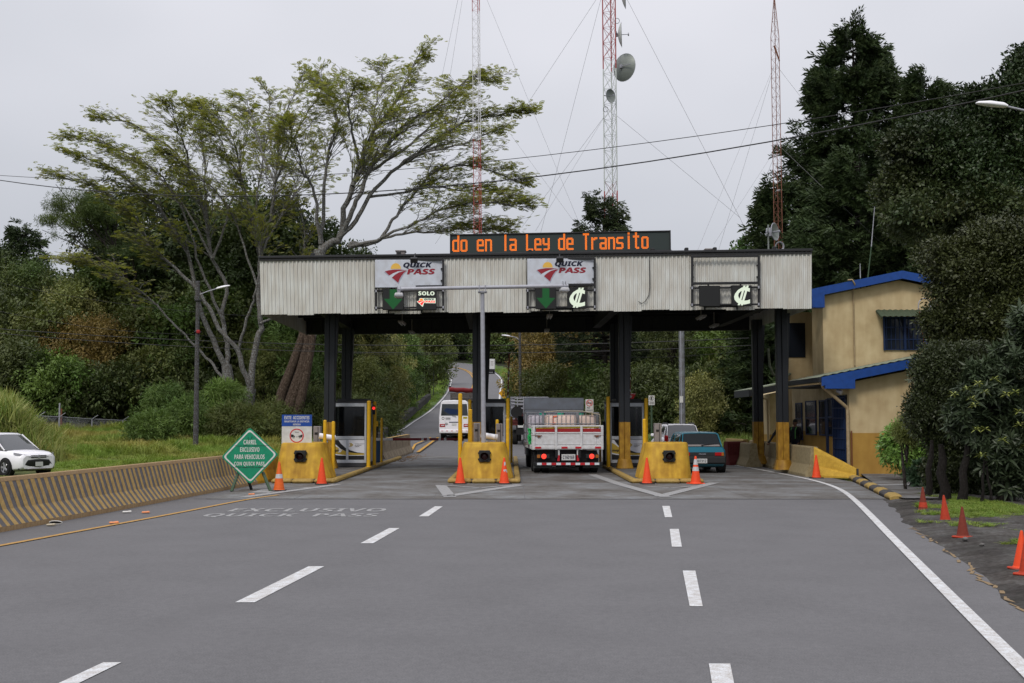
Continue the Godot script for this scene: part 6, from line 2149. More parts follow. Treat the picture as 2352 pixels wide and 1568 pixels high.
# ---------------------------------------------------------------- vehicles (local: rear bumper at z = 0, forward is -z)
func wheel(o: Node3D, x: float, y: float, z: float, r: float, w: float, spokes := 0) -> void:
	var sg := signf(x)
	var b := MB.new()
	var xf := Transform3D(Basis(Vector3.BACK, -PI / 2 * sg), Vector3(x, y, z))
	b.lathe([Vector2(r * 0.60, -w / 2), Vector2(r * 0.93, -w / 2), Vector2(r, -w * 0.36), Vector2(r, w * 0.36), Vector2(r * 0.93, w / 2), Vector2(r * 0.64, w / 2), Vector2(r * 0.60, w * 0.36), Vector2(r * 0.60, -w / 2)], 24, xf)
	var t := part("wheel", b, M.tyre, o)
	b = MB.new()
	if spokes == 0: b.lathe([Vector2(r * 0.62, w * 0.40), Vector2(r * 0.57, w * 0.28), Vector2(r * 0.3, w * 0.2), Vector2(0.0001, w * 0.22)], 20, xf)
	else: b.lathe([Vector2(r * 0.64, w * 0.42), Vector2(r * 0.58, w * 0.40), Vector2(r * 0.57, w * 0.1)], 24, xf)
	if spokes > 0:
		for i in spokes:
			var a := TAU * i / spokes + 0.3
			b.bar(xf * Vector3(cos(a) * r * 0.08, w * 0.30, sin(a) * r * 0.08), xf * Vector3(cos(a) * r * 0.58, w * 0.38, sin(a) * r * 0.58), 0.085, 0.03, 0.01, Vector3.RIGHT)
		b.lathe([Vector2(r * 0.16, w * 0.3), Vector2(r * 0.13, w * 0.36), Vector2(0.0001, w * 0.37)], 14, xf)
	part("rim", b, M.rim, t)
	if spokes > 0:
		b = MB.new()
		b.lathe([Vector2(r * 0.57, w * 0.12), Vector2(0.0001, w * 0.12)], 20, xf)
		part("brake_disc", b, M.black, t)
func ring_body(z: float, hl: float, hw: float, hb: float, y0: float, ym: float, y1: float, top := 0.02) -> PackedVector3Array:
	return PackedVector3Array([Vector3(-hl, y0, z), Vector3(-hw * 0.985, y0 + 0.10, z), Vector3(-hw, ym, z), Vector3(-hw * 0.985, lerpf(ym, y1, 0.6), z), Vector3(-hb, y1 - 0.015, z), Vector3(-hb * 0.9, y1 + top * 0.4, z), Vector3(-hb * 0.5, y1 + top, z), Vector3(0, y1 + top * 1.2, z),
		Vector3(hb * 0.5, y1 + top, z), Vector3(hb * 0.9, y1 + top * 0.4, z), Vector3(hb, y1 - 0.015, z), Vector3(hw * 0.985, lerpf(ym, y1, 0.6), z), Vector3(hw, ym, z), Vector3(hw * 0.985, y0 + 0.10, z), Vector3(hl, y0, z)])
func cabin_ring(z: float, wb: float, wr: float, yb: float, yr: float) -> PackedVector3Array:
	return PackedVector3Array([Vector3(-wb, yb, z), Vector3(-lerpf(wb, wr, 0.5), lerpf(yb, yr, 0.5), z), Vector3(-wr, lerpf(yb, yr, 0.9), z), Vector3(-wr * 0.9, yr, z), Vector3(-wr * 0.5, yr + 0.012, z), Vector3(0, yr + 0.018, z), Vector3(wr * 0.5, yr + 0.012, z), Vector3(wr * 0.9, yr, z), Vector3(wr, lerpf(yb, yr, 0.9), z), Vector3(lerpf(wb, wr, 0.5), lerpf(yb, yr, 0.5), z), Vector3(wb, yb, z)])
# body, cabin glass, roof and pillars of a car with a tailgate
func car(o: Node3D, L: float, W: float, H: float, belt: float, paint: Material, spec: Dictionary) -> void:
	var h := W / 2
	var b := MB.new()
	var rr := [ring_body(0.0, h * 0.80, h * 0.90, h * 0.82, 0.32, 0.58, belt - 0.03), ring_body(-0.06, h * 0.88, h * 0.97, h * 0.86, 0.26, 0.6, belt), ring_body(-0.25, h * 0.9, h, h * 0.90, 0.22, 0.6, belt + 0.005), ring_body(-L * 0.35, h * 0.92, h, h * 0.92, 0.2, 0.6, belt),
		ring_body(-L * 0.62, h * 0.92, h, h * 0.92, 0.2, 0.6, belt - 0.01), ring_body(-L * 0.72, h * 0.92, h, h * 0.88, 0.2, 0.6, belt - 0.03, 0.03), ring_body(-L * 0.85, h * 0.9, h * 0.99, h * 0.84, 0.2, 0.58, belt - 0.06, 0.05), ring_body(-L * 0.94, h * 0.86, h * 0.95, h * 0.80, 0.22, 0.55, belt - 0.10, 0.05),
		ring_body(-L * 0.985, h * 0.80, h * 0.88, h * 0.74, 0.25, 0.52, belt - 0.15, 0.03), ring_body(-L, h * 0.70, h * 0.76, h * 0.64, 0.3, 0.5, belt - 0.22, 0.0)]
	b.loft(rr, true, true)
	part("body", b, paint, o)
	var rk: float = spec.get("rear_rake", 0.32)
	var cw: float = spec.get("cowl", 0.72)
	var wr: float = spec.get("roof_half", h * 0.72)
	b = MB.new()
	b.loft([cabin_ring(-0.04, h * 0.82, h * 0.80, belt - 0.02, belt), cabin_ring(-0.04 - rk, h * 0.86, wr, belt - 0.02, H - 0.03), cabin_ring(-0.2 - rk, h * 0.88, wr * 1.02, belt - 0.02, H), cabin_ring(-L * 0.5, h * 0.90, wr * 1.02, belt - 0.02, H), cabin_ring(-L * 0.56, h * 0.9, wr, belt - 0.02, H - 0.05), cabin_ring(-L * cw, h * 0.86, h * 0.8, belt - 0.03, belt - 0.01)], true, true)
	part("cabin_glass", b, M.glass, o)
	# roof skin
	b = MB.new()
	var rs := []
	for q in [[-0.035 - rk, wr, H - 0.028], [-0.2 - rk, wr * 1.02, H], [-L * 0.5, wr * 1.02, H], [-L * 0.565, wr * 0.99, H - 0.06]]:
		var cr := cabin_ring(q[0], h * 0.9, q[1], belt, q[2])
		var p := PackedVector3Array()
		for i in range(2, 9): p.push_back(cr[i] + Vector3(0, 0.014, 0) + Vector3(signf(cr[i].x) * 0.012, 0, 0))
		for i in range(8, 1, -1): p.push_back(cr[i] + Vector3(0, -0.01, 0))
		rs.push_back(p)
	b.loft(rs, true, true)
	part("roof", b, paint, o)
	# pillars
	for s in [-1.0, 1.0]:
		for q in [[Vector3(s * h * 0.815, belt - 0.02, -0.03), Vector3(s * wr * 0.985, H - 0.05, -0.035 - rk), 0.085], [Vector3(s * h * 0.885, belt - 0.02, -0.42 - rk * 0.3), Vector3(s * wr * 1.01, H - 0.06, -0.3 - rk), 0.10], [Vector3(s * h * 0.9, belt - 0.02, -L * 0.42), Vector3(s * wr * 1.015, H - 0.05, -L * 0.40), 0.07], [Vector3(s * h * 0.85, belt - 0.03, -L * (cw - 0.02)), Vector3(s * wr * 1.0, H - 0.06, -L * 0.555), 0.07]]:
			b = MB.new()
			b.bar(q[0], q[1], q[2], 0.03, 0.01, Vector3(1, 0, 0))
			part("pillar", b, paint, o)
	for s in [-1.0, 1.0]:
		for z in [-L * 0.16, -L * 0.82]:
			b = MB.new()
			b.cyl(Vector3(s * (h - 0.20), 0.33, z), Vector3(s * (h + 0.004), 0.33, z), spec.get("r", 0.29) + 0.055, -1, 24)
			part("wheel_arch", b, M.black, o)
			wheel(o, s * (h - 0.045), spec.get("r", 0.29), z, spec.get("r", 0.29), 0.19, spec.get("spokes", 0))
		b = MB.new()
		b.at(s * (h + 0.08), belt + 0.07, -L * 0.63, 0.16, 0.13, 0.10, 0.03)
		part("mirror", b, paint, o)
	b = MB.new()
	b.at(0, 0.25, -L / 2, W * 0.8, 0.12, L * 0.85)
	part("underside", b, M.black, o)
func plate_text(o: Node, s: String, c: Vector3, w: float, h: float) -> void:
	var b := MB.new()
	b.at(c.x, c.y, c.z, w, h, 0.012, 0.003)
	var p := part("number_plate", b, M.plate, o)
	b = MB.new()
	b.text(s, font(), Transform3D(Basis.IDENTITY, c + Vector3(0, 0, 0.008)), w * 0.82, h * 0.6)
	part("plate_lettering", b, M.navy, p)
func make_teal_car() -> void:
	var o := thing("hatchback_car", "teal hatchback car with a dark rear window waiting in the right lane", "car", Vector3(6.38, 0, -39.6), 0.035)
	var W := 1.64
	var H := 1.36
	car(o, 3.65, W, H, 0.90, M.car_teal, {"rear_rake": 0.30, "roof_half": 0.60, "r": 0.27})
	var b := MB.new()
	b.prism(PackedVector2Array([Vector2(-0.62, 0.0), Vector2(0.62, 0.0), Vector2(0.50, 0.36), Vector2(-0.50, 0.36)]), Transform3D(Basis(Vector3.RIGHT, -0.68), Vector3(0, 0.90, 0.012)))
	part("rear_window", b, M.glass, o)
	b = MB.new()
	b.prism(PackedVector2Array([Vector2(-0.60, 0.012), Vector2(0.60, 0.012), Vector2(0.585, 0.085), Vector2(-0.585, 0.085)]), Transform3D(Basis(Vector3.RIGHT, -0.68), Vector3(0, 0.90, 0.02)))
	part("window_sill", b, M.cabinet, o)
	b = MB.new()
	b.bar(Vector3(0.0, 0.95, 0.012), Vector3(0.42, 0.99, -0.035), 0.02, 0.015)
	b.at(0, 0.94, 0.01, 0.06, 0.04, 0.05, 0.01)
	part("wiper", b, M.black, o)
	b = MB.new()
	b.at(0, 0.645, 0.02, W * 0.90, 0.13, 0.03, 0.01)
	part("garnish", b, M.car_dark, o)
	for s in [-1.0, 1.0]:
		b = MB.new()
		b.at(s * 0.57, 0.645, 0.034, 0.30, 0.115, 0.03, 0.012)
		part("tail_light", b, M.tail_red, o)
		b = MB.new()
		b.at(s * 0.68, 0.645, 0.037, 0.09, 0.118, 0.03, 0.01)
		part("indicator_light", b, M.amber, o)
	b = MB.new()
	b.at(0, 0.45, -0.02, W * 0.98, 0.27, 0.18, 0.05)
	part("bumper", b, M.car_dark, o)
	plate_text(o, "307312", Vector3(-0.05, 0.42, 0.075), 0.40, 0.15)
	b = MB.new()
	b.text("Charade", font(), Transform3D(Basis.IDENTITY, Vector3(0.0, 0.655, 0.0385)), 0.24, 0.045, 0.2)
	part("badge", b, M.galv, o)
	b = MB.new()
	b.cyl(Vector3(0, H, -0.5), Vector3(0, H + 0.09, -0.46), 0.012, 0.008, 6)
	part("aerial", b, M.black, o)
func make_white_rear_car() -> void:
	var o := thing("suv_car", "white car with roof rails and black rear window ahead of the teal hatchback", "car", Vector3(7.62, 0, -52.5), 0.03)
	var W := 1.78
	var H := 1.56
	car(o, 4.3, W, H, 1.0, M.car_white, {"rear_rake": 0.42, "roof_half": 0.64, "r": 0.34})
	var b := MB.new()
	b.prism(PackedVector2Array([Vector2(-0.70, 0.0), Vector2(0.70, 0.0), Vector2(0.56, 0.60), Vector2(-0.56, 0.60)]), Transform3D(Basis(Vector3.RIGHT, -0.72), Vector3(0, 1.0, 0.012)))
	part("rear_window", b, M.glass, o)
	for s in [-1.0, 1.0]:
		b = MB.new()
		b.tube(PackedVector3Array([Vector3(s * 0.60, H - 0.02, -0.5), Vector3(s * 0.60, H + 0.06, -0.62), Vector3(s * 0.6, H + 0.065, -1.9), Vector3(s * 0.6, H, -2.1)]), PackedFloat32Array([0.022]), 8)
		part("roof_rail", b, M.car_dark, o)
		b = MB.new()
		b.at(s * 0.76, 0.93, 0.0, 0.18, 0.3, 0.08, 0.03)
		part("tail_light", b, M.tail_red, o)
	b = MB.new()
	b.cyl(Vector3(0, H, -0.62), Vector3(0, H + 0.08, -0.6), 0.03, 0.012, 8)
	part("aerial", b, M.black, o)
	b = MB.new()
	b.at(0, 0.5, 0.0, W * 0.96, 0.28, 0.12, 0.05)
	part("bumper", b, M.car_white, o)
	b = MB.new()
	b.at(0, 0.76, 0.02, 0.4, 0.15, 0.012, 0.003)
	part("number_plate", b, M.plate, o)
func make_front_suv() -> void:
	# drives towards the right edge of the left field; its nose is what the picture shows
	var yaw := -(PI / 2 + 0.56)
	var d := 46.6
	var wheel_at := P(14, 1074, d)
	var o := thing("suv_car", "white sport utility car with black lower bumper parked on the grass at the left edge", "car", Vector3.ZERO, yaw)
	var L := 4.57
	var W := 1.84
	var H := 1.66
	var fw := Vector3(W / 2 - 0.045, 0.345, -L * 0.82)
	o.position = wheel_at - Basis(Vector3.UP, yaw) * fw
	o.position.y = terr(-19.6, 46.6) - 0.0
	car(o, L, W, H, 1.02, M.car_white, {"rear_rake": 0.35, "roof_half": 0.66, "r": 0.345, "spokes": 5, "cowl": 0.785})
	var b := MB.new()
	# headlamps, grille, emblem, dark bumper, fog lamps
	for s in [-1.0, 1.0]:
		b = MB.new()
		var hl := [[0.37, 0.74, 0.81, -L - 0.012], [0.60, 0.76, 0.855, -L * 0.994 - 0.012], [0.78, 0.79, 0.90, -L * 0.972 - 0.012], [0.885, 0.84, 0.935, -L * 0.925]]
		for i in 3:
			var p: Array = hl[i]
			var q: Array = hl[i + 1]
			b.quad(Vector3(s * p[0], p[1], p[3]), Vector3(s * q[0], q[1], q[3]), Vector3(s * q[0], q[2], q[3] + 0.02), Vector3(s * p[0], p[2], p[3] + 0.02), Vector3(s * 0.5, 0, -1))
		part("headlight", b, M.rim, o)
		b = MB.new()
		b.cyl(Vector3(s * 0.74, 0.50, -L * 0.965), Vector3(s * 0.755, 0.50, -L * 0.985), 0.06, 0.06, 14)
		part("fog_light", b, M.galv, o)
	b = MB.new()
	b.at(0, 0.80, -L + 0.015, 0.72, 0.035, 0.06, 0.012)
	b.at(0, 0.735, -L - 0.002, 0.70, 0.045, 0.05, 0.012)
	part("grille", b, M.black, o)
	b = MB.new()
	b.cyl(Vector3(0, 0.765, -L + 0.01), Vector3(0, 0.765, -L - 0.03), 0.07, 0.07, 16)
	part("emblem", b, M.galv, o)
	b = MB.new()
	var rings := []
	for q in [[-0.80, 0.11, 0.06, 0.34], [-0.66, 0.02, 0.30, 0.46], [-0.48, -0.025, 0.30, 0.645], [0.0, -0.035, 0.30, 0.665], [0.48, -0.025, 0.30, 0.645], [0.66, 0.02, 0.30, 0.46], [0.80, 0.11, 0.06, 0.34]]:
		rings.push_back(PackedVector3Array([Vector3(q[0], 0.26, -L + q[1] + 0.05), Vector3(q[0], q[3] - 0.05, -L + q[1] - 0.01), Vector3(q[0], q[3], -L + q[1] + 0.03), Vector3(q[0], q[3], -L + q[1] + 0.2), Vector3(q[0], 0.26, -L + q[1] + 0.2)]))
	b.loft(rings, true, true)
	part("lower_bumper", b, M.car_dark, o)
	b = MB.new()
	b.at(0, 0.285, -L - 0.0, 1.0, 0.03, 0.1, 0.01)
	part("skid_trim", b, M.cabinet, o)
	b = MB.new()
	b.at(0.0, 0.47, -L - 0.05, 0.34, 0.17, 0.012, 0.003)
	part("number_plate", b, M.plate, o)
	b = MB.new()
	for s in [-1.0, 1.0]: b.at(s * (W / 2 + 0.0), 0.34, -L * 0.49, 0.03, 0.14, L * 0.44, 0.01)
	part("side_cladding", b, M.car_dark, o)
	b = MB.new()
	b.bar(Vector3(0.1, 1.04, -L * 0.70), Vector3(0.62, 1.03, -L * 0.715), 0.02, 0.02)
	part("wiper", b, M.black, o)

func make_flatbed() -> void:
	var yaw := 0.05
	var base := Vector3(1.865, 0, -39.3)
	var o := thing("flatbed_truck", "white flatbed truck with slatted tailgate carrying caged tanks through the middle lane", "truck", base, yaw)
	var W := 2.34
	var h := W / 2
	var L := 4.7
	var b := MB.new()
	b.at(0, 0.86, -L / 2, W - 0.06, 0.12, L, 0.01)
	part("deck", b, M.truck_white, o)
	# tailgate: plate, posts, rails
	b = MB.new()
	b.at(0, 1.11, -0.03, W, 0.44, 0.04, 0.008)
	var tg := part("tailgate", b, M.truck_white, o)
	for x in [-h + 0.03, -0.40, 0.45, h - 0.03]:
		b = MB.new()
		b.at(x, 1.20, 0.005, 0.075, 0.80, 0.05, 0.01)
		part("stake", b, M.truck_white, tg)
	for x in [-0.86, 0.93]:
		b = MB.new()
		b.at(x, 1.03, -0.004, 0.05, 0.3, 0.02, 0.005)
		part("hinge_strap", b, M.truck_white, tg)
	for y in [1.36, 1.59]:
		b = MB.new()
		b.at(0, y, -0.012, W, 0.05, 0.045, 0.01)
		part("rail", b, M.truck_white, tg)
	b = MB.new()
	b.at(0.03, 1.445, -0.05, W - 0.14, 0.11, 0.03, 0.005)
	part("red_board", b, M.truck_red, tg)
	b = MB.new()
	b.at(0, 0.985, -0.003, W - 0.05, 0.02, 0.02)
	part("rib", b, M.truck_white, tg)
	b = MB.new()
	b.at(0, 0.875, 0.0, W + 0.02, 0.10, 0.07, 0.01)
	part("rear_beam", b, M.truck_white, o)
	for x in [-h + 0.17, -0.12, 0.34, h - 0.17]:
		b = MB.new()
		b.at(x, 0.875, 0.04, 0.20, 0.062, 0.012)
		part("reflector", b, M.reflector_red, o)
	for s in [-1.0, 1.0]:
		b = MB.new()
		b.bar(Vector3(s * (h - 0.30), 1.27, 0.02), Vector3(s * (h + 0.03), 1.28, 0.02), 0.02, 0.02)
		b.at(s * (h - 0.2), 1.245, 0.02, 0.10, 0.06, 0.02)
		part("latch", b, M.rust_pipe, tg)
	# slatted sides
	for s in [-1.0, 1.0]:
		b = MB.new()
		b.at(s * (h - 0.015), 1.11, -L / 2, 0.04, 0.44, L - 0.06)
		var sd := part("side_board", b, M.truck_white, o)
		for i in 6:
			b = MB.new()
			b.at(s * (h + 0.015), 1.20, -0.12 - i * (L - 0.2) / 5.0, 0.05, 0.80, 0.07, 0.01)
			part("stake", b, M.truck_white, sd)
		for y in [1.38, 1.58]:
			b = MB.new()
			b.at(s * (h + 0.0), y, -L / 2, 0.045, 0.06, L, 0.01)
			part("rail", b, M.truck_white, sd)
	# headboard and cab
	b = MB.new()
	b.at(-0.06, 1.78, -L - 0.1, 2.24, 1.66, 0.10, 0.02)
	part("headboard", b, M.headboard, o)
	b = MB.new()
	b.at(-0.06, 2.18, -L - 0.045, 2.2, 0.012, 0.012)
	part("headboard_seam", b, M.cabinet, o)
	b = MB.new()
	b.at(0, 1.30, -L - 1.0, 1.98, 1.55, 1.55, 0.14)
	var cab := part("cab", b, M.car_dark, o)
	for s in [-1.0, 1.0]:
		b = MB.new()
		b.at(s * 1.22, 1.75, -L - 1.6, 0.22, 0.36, 0.08, 0.03)
		part("mirror", b, M.black, cab)
	b = MB.new()
	b.at(-0.98, 0.72, -L - 1.2, 0.16, 0.62, 1.2, 0.07)
	part("mudguard", b, mat("mudguard", lin(0.07, 0.08, 0.09), 0.35), o)
	# chassis, lights, bumper, wheels
	b = MB.new()
	for s in [-1.0, 1.0]: b.at(s * 0.38, 0.66, -L / 2 - 0.6, 0.09, 0.24, L + 1.2)
	b.at(0, 0.6, -0.28, 2.0, 0.36, 0.06)
	b.at(0, 0.62, -1.6, 1.5, 0.3, 1.2)
	part("chassis", b, M.black, o)
	for s in [-1.0, 1.0]:
		b = MB.new()
		b.at(s * 0.315 + (0.0 if s < 0 else 0.02), 0.64, -0.05, 0.075, 0.36, 0.05, 0.006)
		part("bumper_bracket", b, M.truck_white, o)
		b = MB.new()
		b.at(s * 0.315 + (0.0 if s < 0 else 0.02), 0.52, -0.045, 0.078, 0.2, 0.052, 0.006)
		part("reflector", b, M.reflector_red, o)
		b = MB.new()
		b.at(s * 0.82, 0.58, -0.10, 0.44, 0.15, 0.08, 0.02)
		part("light_case", b, M.car_dark, o)
		b = MB.new()
		b.at(s * 0.98, 0.58, -0.055, 0.10, 0.11, 0.02, 0.006)
		part("indicator_light", b, M.amber, o)
		b = MB.new()
		b.lathe([Vector2(0.085, 0), Vector2(0.08, 0.015), Vector2(0.05, 0.024), Vector2(0.0001, 0.028)], 16, Transform3D(Basis(Vector3.RIGHT, PI / 2), Vector3(s * 0.80, 0.58, -0.058)))
		part("brake_light", b, M.brake, o)
		b = MB.new()
		b.prism(PackedVector2Array([Vector2(-0.34, 0), Vector2(0.34, 0), Vector2(0.30, 0.10), Vector2(0, 0.14), Vector2(-0.30, 0.10)]), Transform3D(Basis.IDENTITY, Vector3(s * 0.83, 0.19, -0.13)), 0.02)
		part("mud_flap", b, mat("mud_flap", lin(0.05, 0.055, 0.055), 0.7), o)
		for x in [0.70, 0.98]:
			wheel(o, s * x, 0.36, -0.95, 0.36, 0.22)
			wheel(o, s * x, 0.36, -1.95, 0.36, 0.22)
		wheel(o, s * 0.92, 0.37, -L - 1.1, 0.37, 0.22)
	b = MB.new()
	b.at(0, 0.335, 0.0, 2.3, 0.13, 0.09, 0.015)
	part("bumper", b, M.black, o)
	for i in 13:
		b = MB.new()
		b.at(-0.96 + i * 0.16, 0.335, 0.05, 0.155, 0.075, 0.006)
		part("reflector", b, M.reflector_white if i % 2 == 0 else M.reflector_red, o)
	plate_text(o, "C160169", Vector3(0.02, 0.55, -0.06), 0.46, 0.20)
	b = MB.new()
	b.cyl(Vector3(-0.3, 0.35, -1.2), Vector3(0.3, 0.35, -1.2), 0.16, 0.16, 12)
	b.cyl(Vector3(-1.0, 0.36, -1.0), Vector3(1.0, 0.36, -1.0), 0.06, 0.06, 8)
	part("axle", b, M.black, o)
	# green rope bundle tied at the left corner
	var rb := thing("rope_bundle", "bright green rope bundle tied on the left side of the flatbed", "rope", base + Basis(Vector3.UP, yaw) * Vector3(-h - 0.07, 0, -0.42))
	b = MB.new()
	for k in 6:
		var p := PackedVector3Array()
		for i in 9: p.push_back(Vector3(sin(i * 1.3 + k) * 0.04 + 0.012 * (k - 3), lerpf(0.98, 1.50, i / 8.0), cos(i * 1.1 + k * 2) * 0.05))
		b.tube(p, PackedFloat32Array([0.022]), 6)
	part("rope", b, M.rope_green, rb)
	# tanks in their cages, each a thing of its own
	var tanks := [[-0.20, -0.62, "pale pink caged liquid tank with an orange mark, nearest the tailgate", "tank", 0], [-0.72, -1.78, "bluish caged liquid tank at the left behind the marked one", "tank_blue", 1], [0.60, -1.78, "pale pink caged liquid tank at the right behind the marked one", "tank", 2]]
	for q in tanks:
		var wp: Vector3 = base + Basis(Vector3.UP, yaw) * Vector3(q[0], 0.92, q[1])
		var tk := thing("caged_tank", q[2], "tank", wp, yaw, "caged tanks on the flatbed")
		var w := 1.17
		var hh := 1.12
		var rings := []
		b = MB.new()
		for e in [[0.12, 0.92], [0.17, 1.0], [0.9, 1.0], [1.0, 0.95], [1.04, 0.82]]:
			var p := PackedVector3Array()
			for i in 24:
				var a := TAU * i / 24
				p.push_back(Vector3(signf(cos(a)) * pow(absf(cos(a)), 0.35) * (w / 2 - 0.05) * e[1], e[0], signf(sin(a)) * pow(absf(sin(a)), 0.35) * 0.45 * e[1]))
			rings.push_back(p)
		b.loft(rings, true, true)
		part("bottle", b, M[q[3]], tk)
		b = MB.new()
		b.cyl(Vector3(0, 1.03, 0), Vector3(0, 1.12, 0), 0.12, 0.12, 14)
		part("cap", b, M.cap_green, tk)
		b = MB.new()
		b.at(0, 0.06, 0, w, 0.1, 0.96, 0.01)
		part("pallet", b, M.cabinet, tk)
		for i in 9:
			b = MB.new()
			var x := lerpf(-w / 2, w / 2, i / 8.0)
			b.cyl(Vector3(x, 0.1, 0.48), Vector3(x, hh, 0.48), 0.011, -1, 6)
			part("cage_bar", b, M.cage, tk)
		for i in 7:
			for s in [-1.0, 1.0]:
				b = MB.new()
				var z := lerpf(-0.48, 0.48, i / 6.0)
				b.cyl(Vector3(s * w / 2, 0.1, z), Vector3(s * w / 2, hh, z), 0.011, -1, 6)
				part("cage_bar", b, M.cage, tk)
		for y in [0.2, 0.45, 0.75, hh]:
			b = MB.new()
			for s in [-1.0, 1.0]:
				b.cyl(Vector3(-w / 2, y, s * 0.49), Vector3(w / 2, y, s * 0.49), 0.014, -1, 6)
				b.cyl(Vector3(s * (w / 2 + 0.01), y, -0.48), Vector3(s * (w / 2 + 0.01), y, 0.48), 0.014, -1, 6)
			part("cage_ring", b, M.cage, tk)
		if q[4] == 0:
			b = MB.new()
			for e in [[-0.30, 0.48, -0.28, 1.0], [-0.28, 0.98, -0.16, 1.0], [-0.28, 0.76, -0.20, 0.76], [-0.31, 0.50, -0.10, 0.47]]: b.bar(Vector3(e[0], e[1], 0.465), Vector3(e[2], e[3], 0.465), 0.035, 0.012, 0.0, Vector3.BACK)
			part("paint_mark", b, M.paint_orange, tk)
		if q[4] > 0:
			b = MB.new()
			b.at(0.16 if q[4] == 1 else -0.35, 0.62, 0.492, 0.2, 0.5, 0.01)
			part("label_plate", b, M.headboard, tk)
	var st := thing("cargo_strap", "yellow tie strap lying across the tanks just above the red board", "strap", base, yaw)
	b = MB.new()
	b.bar(Vector3(-1.08, 1.51, -0.085), Vector3(0.2, 1.535, -0.085), 0.012, 0.05)
	b.bar(Vector3(0.2, 1.535, -0.085), Vector3(1.05, 1.56, -0.085), 0.012, 0.05)
	part("strap", b, M.strap_yellow, st)
	st = thing("cargo_strap", "cream tie strap running over the tops of the tanks", "strap", base, yaw)
	b = MB.new()
	b.tube(PackedVector3Array([Vector3(-0.7, 2.06, -1.2), Vector3(-0.2, 2.10, -1.2), Vector3(0.6, 2.09, -1.25), Vector3(1.22, 1.98, -1.25), Vector3(1.24, 1.6, -1.25)]), PackedFloat32Array([0.018]), 6)
	part("strap", b, M.strap_cream, st)

